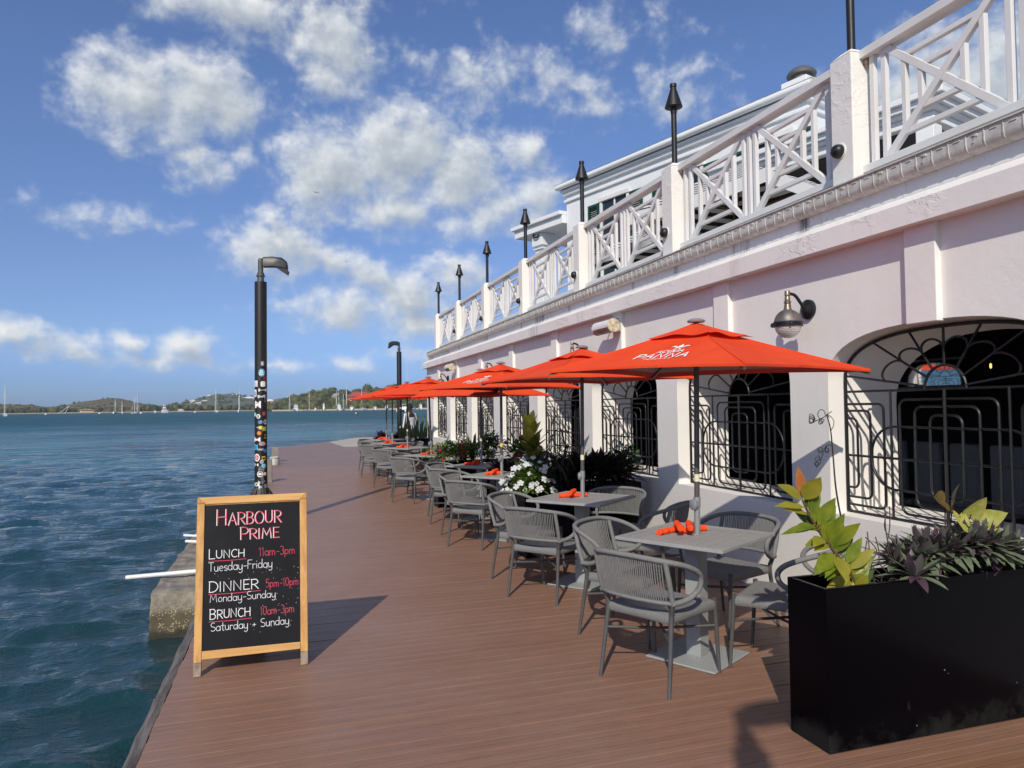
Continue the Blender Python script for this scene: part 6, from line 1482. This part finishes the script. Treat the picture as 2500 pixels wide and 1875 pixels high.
strip('beach', [-600+20*i for i in range(66)], 1165, 1.1, M_SAND, 'thin pale beach along the far shore', 30)
strip('quay', [664+12*i for i in range(60)], 755, 1.3, M_WALLC, 'pale sea wall in front of the marina', 30)
def clump_trees(name, label, spots, mats, seed):
    import bmesh
    rn = random.Random(seed); tm = bmesh.new(); bmesh.ops.create_icosphere(tm, subdivisions=2, radius=1.0)
    tv = [v.co.copy() for v in tm.verts]; tf = [tuple(v.index for v in f.verts) for f in tm.faces]; tm.free(); b = MB()
    for p, r in spots:
        b.cur = rn.randrange(len(mats)); off = Vector((rn.random()*50, rn.random()*50, 0)); sq = rn.uniform(.75, 1.15)
        b.add([Vector(p)+Vector((v.x*r, v.y*r, v.z*r*sq))*(1+.55*MN.noise(v*1.7+off)+.30*MN.noise(v*4.3+off)) for v in tv], tf)
        for _ in range(26):     # ragged leaf tufts round the crown
            d = Vector((rn.gauss(0, 1), rn.gauss(0, 1), rn.gauss(.2, .8))).normalized(); c = Vector(p)+d*r*rn.uniform(.9, 1.22); e = d.orthogonal().normalized()*r*.22; f_ = d.cross(e)
            b.add([c-e, c+f_*rn.uniform(.5, 1.2), c+e+d*r*.1, c-f_*.7+d*r*.12], [(0, 1, 2, 3)])
    o = b.build(name, mats, smooth=180); tag(o, label, None, None, 'stuff'); return o
FM = [mat('far_leaf_%s' % n, c, .9, var=.4, vscale=.5, spec=.1) for n, c in (('deep', (.050, .070, .032)), ('mid', (.085, .105, .042)), ('olive', (.13, .125, .052)), ('rust', (.11, .062, .020)))]
rn = random.Random(77); sp = []
for i in range(230):
    px = rn.uniform(300, 735); D = rn.uniform(1185, 1260); h = interp([(300, 4), (345, 8), (400, 10), (520, 9), (640, 8), (735, 6)], px)*rn.uniform(.3, .75); p = far(px, 990, D); r = rn.uniform(2.6, 4.8)
    sp.append(((p.x, p.y, SEA+max(2, h)), r))
for i in range(120):
    px = rn.uniform(-40, 330); D = rn.uniform(1185, 1270); p = far(px, 990, D); sp.append(((p.x, p.y, SEA+rn.uniform(1.5, 5)), rn.uniform(2.5, 5)))
clump_trees('shore_wood', 'dark belt of trees along the far beach', sp, [FM[0], FM[0], FM[1], FM[2]], 1)
sp = []
for i in range(420):
    px = rn.uniform(650, 1120); f = rn.random(); D = 785+265*f; p = far(px, 990, D); rz = far(px, interp(SIL_C, px), 1050).z
    z = SEA+(rz-SEA)*(f**.85)*rn.uniform(.85, 1.02); r = rn.uniform(2.6, 5.6)*(1.15 if px > 860 else 1)
    sp.append(((p.x, p.y, z+r*.35), r))
clump_trees('hill_wood', 'thick trees covering the marina hill', sp, [FM[0], FM[1], FM[1], FM[2], FM[3] if False else FM[2]], 2)
sp = []
for i in range(80):
    px = rn.uniform(410, 660); f = rn.uniform(.15, 1); D = 1290+700*f; p = far(px, 990, D); rz = far(px, interp(SIL_B, px), 2000).z; sp.append(((p.x, p.y, SEA+(rz-SEA)*f**.85+1), rn.uniform(2, 4.5)))
for i in range(150):
    px = rn.uniform(-60, 420); f = rn.uniform(.1, 1); D = 1190+310*f; p = far(px, 990, D); rz = far(px, interp(SIL_A, px), 1500).z; sp.append(((p.x, p.y, SEA+(rz-SEA)*f**.85), rn.uniform(1.2, 2.4)))
clump_trees('hill_scrub', 'scattered scrub on the two farther hills', sp, [FM[0], FM[1], FM[2]], 3)
def palm(px, D, h, label):
    p = far(px, 990, D); t = thing('palm_tree', label, 'palm tree', (p.x, p.y, SEA), 0, 'palms along the marina'); rn_ = random.Random(int(px))
    b = MB(); P_ = catmull([(0, 0, 0), (h*.03, 0, h*.4), (h*.02, 0, h*.8)], 5); b.tube(P_, [.35-.014*i for i in range(len(P_))], 7); b.build('trunk', M_TWIG, t, smooth=60)
    b = MB()
    for i in range(22):
        a = i*2.4; el = radians(70-85*((i+.5)/22)); d = (cos(a)*cos(el), sin(a)*cos(el), sin(el)); leaf(b, (h*.02, 0, h*.8), d, (0, 0, 1), h*.36, h*.075, droop=.55, fold=.3, n=5)
    b.build('crown', FM[1], t)
for px, D, h, lb in ((741, 748, 12, 'short palm on the sea wall left of the marina boats'), (779, 748, 11, 'second palm on the sea wall, right of the first'), (760, 905, 12, 'tall palm on the slope above the marina'), (808, 880, 11, 'palm on the slope beside the cream house'), (897, 1010, 12, 'thin palm on the ridge left of the far lamp post'), (795, 760, 9, 'small palm among the moored boats')): palm(px, D, h, lb)
M_HW2 = mat('house_white', (.68, .67, .64), .8); M_HPK = mat('house_pink', (.55, .30, .24), .8); M_HAP = mat('house_apricot', (.56, .42, .26), .8); M_RFW = mat('roof_white', (.72, .72, .71), .7); M_RFR = mat('roof_red', (.40, .05, .04), .7); M_RFG = mat('roof_grey', (.28, .27, .26), .7)
def house(px, py, wpx, hpx, D, wm, rm, label, seed=0, floors=1):
    p = far(px, py, D); k = D/FPX; w, h = wpx*k*1.15, hpx*k*1.35; t = thing('house', label, 'house', (p.x, p.y, p.z-h*.5), -atan2(p.x, p.y)+radians(12*(seed % 3-1)), 'houses on the far shore')
    b = MB(); b.bb(-w/2, w/2, 0, w*.6, -6, h*.62); b.build('wall', wm, t)
    b = MB(); e = w*.06; z0, z1 = h*.621, h; b.add([(-w/2-e, -e, z0), (w/2+e, -e, z0), (w/2+e, w*.6+e, z0), (-w/2-e, w*.6+e, z0), (-w*.28, w*.3, z1), (w*.28, w*.3, z1)], [(0, 1, 5, 4), (1, 2, 5), (2, 3, 4, 5), (3, 0, 4), (3, 2, 1, 0)]); b.build('roof', rm, t)
    n = max(2, int(wpx/4)); 
    for fl in range(floors):
        for i in range(n):
            b = MB(); x = -w/2+w*(i+.5)/n; zz = h*.62*(fl+.30)/floors; b.bb(x-w*.26/n, x+w*.26/n, -.06, .04, zz, zz+h*.62*.45/floors); b.build('window', M_PANE, t)
HS = [(470.5, 979, 9, 4, 1700, 0, 'small white house low on the left slope of the green hill'), (507, 980.5, 24, 5, 1640, 0, 'long white house halfway up the green hill'), (511, 967, 8, 4, 1950, 0, 'small white house on the left shoulder of the green hill'), (571, 967, 18, 7, 1900, 0, 'white house with broad roof on top of the green hill'),
      (591, 973, 14, 5, 1800, 0, 'white house just below the hilltop one'), (610, 974, 22, 8, 1700, 1, 'pink house left of the sticker-covered lamp post'), (658, 980, 14, 7, 1650, 1, 'pink house right of the sticker-covered lamp post'), (441, 1001, 10, 3, 1180, 0, 'tiny white hut at the far beach'), (214, 1001.5, 20, 4, 1180, 3, 'tan beach building below the dry hill'),
      (710, 969, 14, 5, 1500, 0, 'white house on the saddle left of the marina hill'), (749, 965, 24, 9, 1030, 4, 'brown roofed house among the trees at the left end of the marina hill'), (822, 972, 17, 17, 900, 3, 'tall cream house with white mast before it on the marina hill'), (876, 972, 46, 22, 880, 2, 'apricot two-storey building with red roof behind the marina'), (915, 975, 24, 16, 890, 2, 'smaller apricot red-roofed house right of the two-storey one'), (486, 985, 12, 4, 1500, 0, 'white house at the foot of the green hill')]
for i, (px, py, w, h, D, st, lb) in enumerate(HS): house(px, py, w, h, D, [M_HW2, M_HPK, M_HAP, M_HAP, M_HW2][st], [M_RFW, M_RFW, M_RFR, M_RFG, M_RFG][st], lb, i, 2 if h > 14 else 1)
M_HULL = mat('boat_white', (.74, .74, .73), .35); M_HULLB = mat('boat_blue', (.03, .06, .14), .35); M_MAST = mat('mast_metal', (.66, .66, .65), .45); M_SAILC = mat('sail_cover', (.08, .12, .22), .8); M_DKGL = mat('boat_window', (.015, .02, .025), .15)
def hull(b, L, Wd, H, sheer=.25):
    n = 12; vs = []
    for i in range(n+1):
        f = i/n; w = Wd/2*(sin(pi*min(.97, .22+.70*f)))**.7 if f < 1 else .02; w = w if f > 0 else Wd/2*.62; z = H*(1+sheer*(f-.4)**2*2); x = -L/2+L*f
        vs += [(x, -w, z), (x-.02*L*(1 if f > .8 else 0), -w*.75, z*.35), (x-.05*L*(1 if f > .8 else 0), 0, -.5), (x-.02*L*(1 if f > .8 else 0), w*.75, z*.35), (x, w, z)]
    b.add(vs, [(i*5+k, i*5+k+1, i*5+k+6, i*5+k+5) for i in range(n) for k in range(4)]+[(i*5, i*5+5, i*5+9, i*5+4) for i in range(n)]+[(0, 4, 3, 2, 1)])
def sailboat(px, D, Lpx, Mpx, rz, label, hm=None, mast2=0):
    p = far(px, 990, D); k = D/FPX; L, M = Lpx*k, Mpx*k; t = thing('sailboat', label, 'sailboat', (p.x, p.y, SEA), -atan2(p.x, p.y)+radians(rz), 'boats at anchor in the bay')
    b = MB(); hull(b, L, L*.27, L*.17); b.build('hull', hm or M_HULL, t, smooth=50)
    b = MB(); b.bb(-L*.22, L*.16, -L*.07, L*.07, L*.15, L*.235); b.bb(-L*.36, -L*.2, -L*.075, L*.075, L*.16, L*.185); c = b.build('cabin', M_HULL, t, bevel=.1)
    b = MB(); b.bb(-L*.19, L*.12, -L*.0715, L*.0715, L*.185, L*.215); b.build('window', M_DKGL, c)
    r = max(.13, .60*k); b = MB(); b.tube([(L*.06, 0, L*.1), (L*.06, 0, M)], [r, r*.7], 6); b.beam((L*.06, -L*.10, M*.6), (L*.06, L*.10, M*.6), r, r); mt = b.build('mast', M_MAST, t)
    b = MB(); b.tube([(L*.06, 0, L*.24), (-L*.32, 0, L*.23)], [L*.022, L*.016], 6); b.build('boom', M_SAILC, mt)
    b = MB(); q = r*.30
    for e in ((L*.5, 0, L*.13), (-L*.49, 0, L*.12)): b.tube([(L*.06, 0, M*.98), e], q, 4)
    b.build('stay', M_MAST, t)
    if mast2: b = MB(); b.tube([(-L*.32, 0, L*.1), (-L*.32, 0, mast2*k)], r*.8, 6); b.build('mast', M_MAST, t)
for a in ((12, 480, 25, 62, 100, 'large white sailboat at the left edge of the bay'), (281, 690, 19, 32, 70, 'white sailboat before the dry hill, left of two more masts'), (298, 720, 15, 25, 95, 'small white sailboat right beside the one before the dry hill'), (328, 620, 12, 37, 20, 'narrow white sailboat seen end on, of the two tallest masts left of the lamp post'), (336, 680, 14, 50, 60, 'sailboat with the taller mast just behind the narrow one'),
          (527, 660, 23, 54, 105, 'white sailboat alone before the green hill, left of the sticker-covered lamp post'), (584, 650, 22, 60, 80, 'two-masted grey sailboat closest left of the sticker-covered lamp post', None, 32), (755, 770, 18, 56, 90, 'sailboat with a tall white mast behind the sea wall'), (707, 780, 16, 46, 70, 'sailboat with thin mast at the left end of the marina'), (846, 790, 22, 60, 100, 'sailboat with the tallest mast in the marina'), (838, 735, 16, 40, 60, 'sailboat with short bare mast in the marina'), (821, 800, 16, 48, 80, 'left one of the twin masted sailboats before the cream house'), (827, 806, 16, 48, 90, 'right one of the twin masted sailboats before the cream house'), (883, 800, 16, 50, 90, 'sailboat behind the farthest umbrella')): sailboat(*a)
def motorboat(px, D, Lpx, Hpx, rz, label, hm=None, decks=2):
    p = far(px, 990, D); k = D/FPX; L, H = Lpx*k, Hpx*k; t = thing('motor_yacht', label, 'motor yacht', (p.x, p.y, SEA), -atan2(p.x, p.y)+radians(rz), 'motor boats around the marina')
    b = MB(); hull(b, L, L*.30, H*.34, .5); b.build('hull', hm or M_HULL, t, smooth=50)
    z = H*.34; l0, l1, w = -L*.36, L*.20, L*.12
    for d in range(decks):
        h = H*.30; b = MB(); b.add([(l0, -w, z), (l1, -w, z), (l1, w, z), (l0, w, z), (l0+.02*L, -w*.9, z+h), (l1-.09*L, -w*.9, z+h), (l1-.09*L, w*.9, z+h), (l0+.02*L, w*.9, z+h)], [(3, 2, 1, 0), (4, 5, 6, 7), (0, 1, 5, 4), (1, 2, 6, 5), (2, 3, 7, 6), (3, 0, 4, 7)]); b.bb(l0-.05*L, l1-.05*L, -w, w, z+h, z+h*1.12); c = b.build('cabin', M_HULL, t)
        b = MB(); b.bb(l0+.05*L, l1-.09*L, -w*1.0, w*1.0, z+h*.38, z+h*.75); b.build('window', M_DKGL, c); z += h*1.12; l0 += .06*L; l1 -= .14*L; w *= .82
    b = MB(); b.tube([(l0+.05*L, 0, z), (l0+.02*L, 0, z+H*.28)], .12, 5); b.build('aerial', M_MAST, t)
for a in ((378, 700, 19, 8, 95, 'low white motor boat before the beach trees', None, 1), (403, 690, 14, 17, 8, 'white motor yacht seen bow on between the sailboats'), (721, 745, 36, 15, 100, 'large cream motor yacht behind the palms and sea wall'), (791, 742, 20, 16, 85, 'white motor yacht with stacked decks beside the palms'), (827, 720, 36, 15, 95, 'long white motor yacht in front of the cream house'), (860, 715, 36, 13, 85, 'long low motor boat left of the farthest umbrella', None, 1), (889, 705, 18, 8, 30, 'small rounded white motor boat below the farthest umbrella', None, 1),
          (915, 720, 30, 12, 95, 'white motor boat behind the umbrella poles', None, 1), (945, 725, 26, 12, 80, 'white motor yacht just left of the far lamp post'), (1026, 700, 26, 13, 100, 'grey-white motor yacht close to the building corner', None, 2), (770, 750, 18, 10, 90, 'small white motor boat between the two sea wall palms', None, 1)): motorboat(*a)
p = far(993, 990, 330); k = 330/FPX; t = thing('catamaran', 'white catamaran moored behind the far lamp post and the person', 'catamaran', (p.x, p.y, SEA), -atan2(p.x, p.y)+radians(60), 'boats at anchor in the bay')
for s in (-1, 1):
    b = MB(); hull(b, 10, 1.6, 1.5); o = b.build('hull', M_HULL, t, smooth=50); o.location = (0, s*2.1, 0)
b = MB(); b.bb(-3.4, 2.4, -2.4, 2.4, 1.0, 1.5); b.add([(-2.6, -1.9, 1.5), (2.2, -1.7, 1.5), (2.2, 1.7, 1.5), (-2.6, 1.9, 1.5), (-2.2, -1.6, 2.5), (1.0, -1.3, 2.5), (1.0, 1.3, 2.5), (-2.2, 1.6, 2.5)], [(4, 5, 6, 7), (0, 1, 5, 4), (1, 2, 6, 5), (2, 3, 7, 6), (3, 0, 4, 7)]); c = b.build('cabin', M_HULL, t, bevel=.08)
b = MB(); b.bb(-1.9, 1.3, -1.78, 1.78, 1.85, 2.2); b.build('window', M_DKGL, c)
b = MB(); b.tube([(.6, 0, 2.4), (.6, 0, 23.0)], [.10, .06], 6); b.tube([(.6, 0, 3.6), (-4.2, 0, 3.4)], .16, 6); b.tube([(.6, 0, 21.5), (4.9, 0, 1.6)], .03, 4); b.build('mast', M_MAST, t)
t = thing('leaning_masts', 'pair of crossed leaning masts of a sunken boat near the far beach', 'wreck'); b = MB()
for (x0, y0, x1, y1) in ((141, 1009, 169.5, 990.5), (157.5, 1009, 168, 992.5)):
    p = far(x0, 990, 900); q = far(x1, 990, 900); b.tube([(p.x, p.y, SEA-.5), (q.x, q.y, far(x1, y1, 900).z)], .22, 6)
b.build('mast', M_MAST, t)
M_BUOY = mat('buoy_white', (.75, .75, .74), .5)
for i, (px, D, lb) in enumerate(((112, 700, 'white mooring buoy before the dry hill'), (243, 720, 'white mooring buoy left of the sailboats'), (344, 640, 'white mooring buoy beside the narrow sailboat'), (476, 700, 'white mooring buoy left of the lone sailboat'), (869, 280, 'white mooring buoy below the marina'))):
    p = far(px, 990, D); b = MB(); r = .9 if D > 500 else .32; b.lathe([(r*.3, -r*.5), (r*.9, -r*.2), (r, r*.2), (r*.7, r*.75), (r*.2, r), (r*.1, r*1.25)], 12); o = b.build('mooring_buoy', M_BUOY, smooth=50); o.location = (p.x, p.y, SEA); tag(o, lb, 'buoy', 'mooring buoys')
# ------------------------------------------------------------------ gull
M_GULL = mat('gull_dark', (.05, .05, .055), .8)
def gull(px, py, D, span, label, rz):
    p = far(px, py, D); t = thing('seagull', label, 'bird', p, radians(rz), 'birds in the sky'); b = MB()
    b.tube([(0, -.20*span, 0), (0, -.12*span, .0), (0, .04*span, .0), (0, .14*span, .01), (0, .20*span, .005)], [.008*span, .035*span, .05*span, .03*span, .006*span], 8)
    for s in (-1, 1):
        ch_ = [(0, .03, .0, .16), (.22, .06, .085, .15), (.5, -.03, .03, .03)]
        for (x0, y0, z0, c0), (x1, y1, z1, c1) in zip(ch_, ch_[1:]):
            q = [(s*x0*span, (y0+c0/2)*span, z0*span), (s*x1*span, (y1+c1/2)*span, z1*span), (s*x1*span, (y1-c1/2)*span, z1*span), (s*x0*span, (y0-c0/2)*span, z0*span)]; b.add(q+[(x, y, z+.012*span) for x, y, z in q], [(0, 1, 2, 3), (7, 6, 5, 4), (0, 4, 5, 1), (2, 6, 7, 3)])
    b.build('body', M_GULL, t)
gull(772, 470, 90, .85, 'dark gull gliding before the big middle cloud', 20); gull(845, 638, 120, .7, 'tiny dark gull right of the nearer lamp post', 60)
# ------------------------------------------------------------------ person at the far end
M_SKIN = mat('dark_skin', (.055, .028, .016), .5); M_SHIRT = mat('white_shirt', (.66, .66, .68), .85, bump=.4, bscale=18, bdist=.02); M_TROU = mat('dark_trousers', (.03, .03, .035), .85); M_HAIR = mat('black_hair', (.006, .005, .005), .8)
def skin_obj(name, verts, edges, radii, material, parent, root=0, sub=2):
    me = bpy.data.meshes.new(name); me.from_pydata(verts, edges, []); me.materials.append(material); o = bpy.data.objects.new(name, me); COL.objects.link(o); o.parent = parent
    o.modifiers.new('skin', 'SKIN'); 
    sv = me.skin_vertices[0].data if me.skin_vertices else None
    if sv is None:
        at = me.attributes; me.skin_vertices.new() if hasattr(me.skin_vertices, 'new') else None; sv = me.skin_vertices[0].data
    for i, r in enumerate(radii): sv[i].radius = r if hasattr(r, '__len__') else (r, r); sv[i].use_root = (i == root)
    s = o.modifiers.new('sub', 'SUBSURF'); s.levels = s.render_levels = sub; me.shade_smooth(); return o
pe = thing('person', 'person in a white shirt standing by the quay with back turned, behind the far umbrellas', 'person', (3.50, 21.5, -.012), radians(35))
V = [(0, 0, .88), (0, .01, 1.05), (0, .015, 1.22), (0, -.01, 1.36), (0, .01, 1.44), (0, .03, 1.52), (.09, 0, .84), (.10, .02, .46), (.10, -.02, .08), (.11, .12, .03), (-.09, 0, .84), (-.10, -.03, .46), (-.10, -.05, .08), (-.11, .09, .03),
     (.17, -.01, 1.34), (.235, -.03, 1.08), (.235, .06, .84), (.23, .09, .76), (-.17, -.01, 1.34), (-.235, -.03, 1.08), (-.225, .08, .86), (-.22, .12, .78)]
E_ = [(0, 1), (1, 2), (2, 3), (3, 4), (4, 5), (0, 6), (6, 7), (7, 8), (8, 9), (0, 10), (10, 11), (11, 12), (12, 13), (3, 14), (14, 15), (15, 16), (16, 17), (3, 18), (18, 19), (19, 20), (20, 21)]
Rr = [(.14, .10), (.13, .095), (.15, .10), (.13, .085), (.055, .055), (.055, .06), .085, .06, .042, .035, .085, .06, .042, .035, .055, .042, .032, .03, .055, .042, .032, .03]
skin_obj('body', V, E_, Rr, M_SKIN, pe)
b = MB(); hc = (0, .025, 1.565)
b.grid(lambda u, v: (hc[0]+.077*sin(pi*v)*cos(2*pi*u)*(1+.03*cos(4*pi*u)), hc[1]+.097*sin(pi*v)*sin(2*pi*u)+(.02*sin(2*pi*u)*(v > .6)), hc[2]+.118*cos(pi*v)*(1 if v < .5 else 1.05)), 24, 16)
b.lathe([(.012, -.02), (.016, 0), (.004, .02)], 8, c=(0, hc[1]+.10, 1.555)); 
for s in (-1, 1): b.lathe([(.008, -.03), (.016, 0), (.006, .03)], 8, c=(s*.078, hc[1]-.005, 1.56))
b.build('head', M_SKIN, pe, smooth=80)
b = MB(); b.grid(lambda u, v: (.084*sin(pi*v*.58)*cos(2*pi*u), .018+.105*sin(pi*v*.58)*sin(2*pi*u)-.008, 1.572+.126*cos(pi*v*.58)), 24, 10); b.build('hair', M_HAIR, pe, smooth=80)
skin_obj('shirt', [(0, 0, .84), (0, .01, 1.05), (0, .015, 1.22), (0, -.01, 1.36), (0, .0, 1.42), (.17, -.01, 1.345), (.235, -.03, 1.10), (.238, .03, .93), (-.17, -.01, 1.345), (-.235, -.03, 1.10), (-.232, .04, .95)], [(0, 1), (1, 2), (2, 3), (3, 4), (3, 5), (5, 6), (6, 7), (3, 8), (8, 9), (9, 10)], [(.175, .125), (.15, .115), (.168, .118), (.145, .10), (.065, .065), .072, .06, .052, .072, .06, .052], M_SHIRT, pe)
skin_obj('trousers', [(0, 0, .90), (.095, 0, .82), (.10, .02, .46), (.10, -.02, .10), (-.095, 0, .82), (-.10, -.03, .46), (-.10, -.05, .10)], [(0, 1), (1, 2), (2, 3), (0, 4), (4, 5), (5, 6)], [(.15, .11), .105, .08, .065, .105, .08, .065], M_TROU, pe)

# ------------------------------------------------------------------ thin sea haze
b = MB(); b.bb(-3400, 3400, -3400, 3400, -3.2, 110)
hm_ = bpy.data.materials.new('sea_haze'); hm_.use_nodes = True; ht = hm_.node_tree; ht.nodes.clear()
pv_ = ht.nodes.new('ShaderNodeVolumePrincipled'); pv_.inputs['Color'].default_value = (.80, .88, .97, 1); pv_.inputs['Density'].default_value = .00011; pv_.inputs['Anisotropy'].default_value = .1
ho = ht.nodes.new('ShaderNodeOutputMaterial'); ht.links.new(pv_.outputs[0], ho.inputs['Volume'])
o = b.build('haze', hm_); tag(o, 'thin sea haze over the bay', None, None, 'stuff'); o.display_type = 'WIRE'
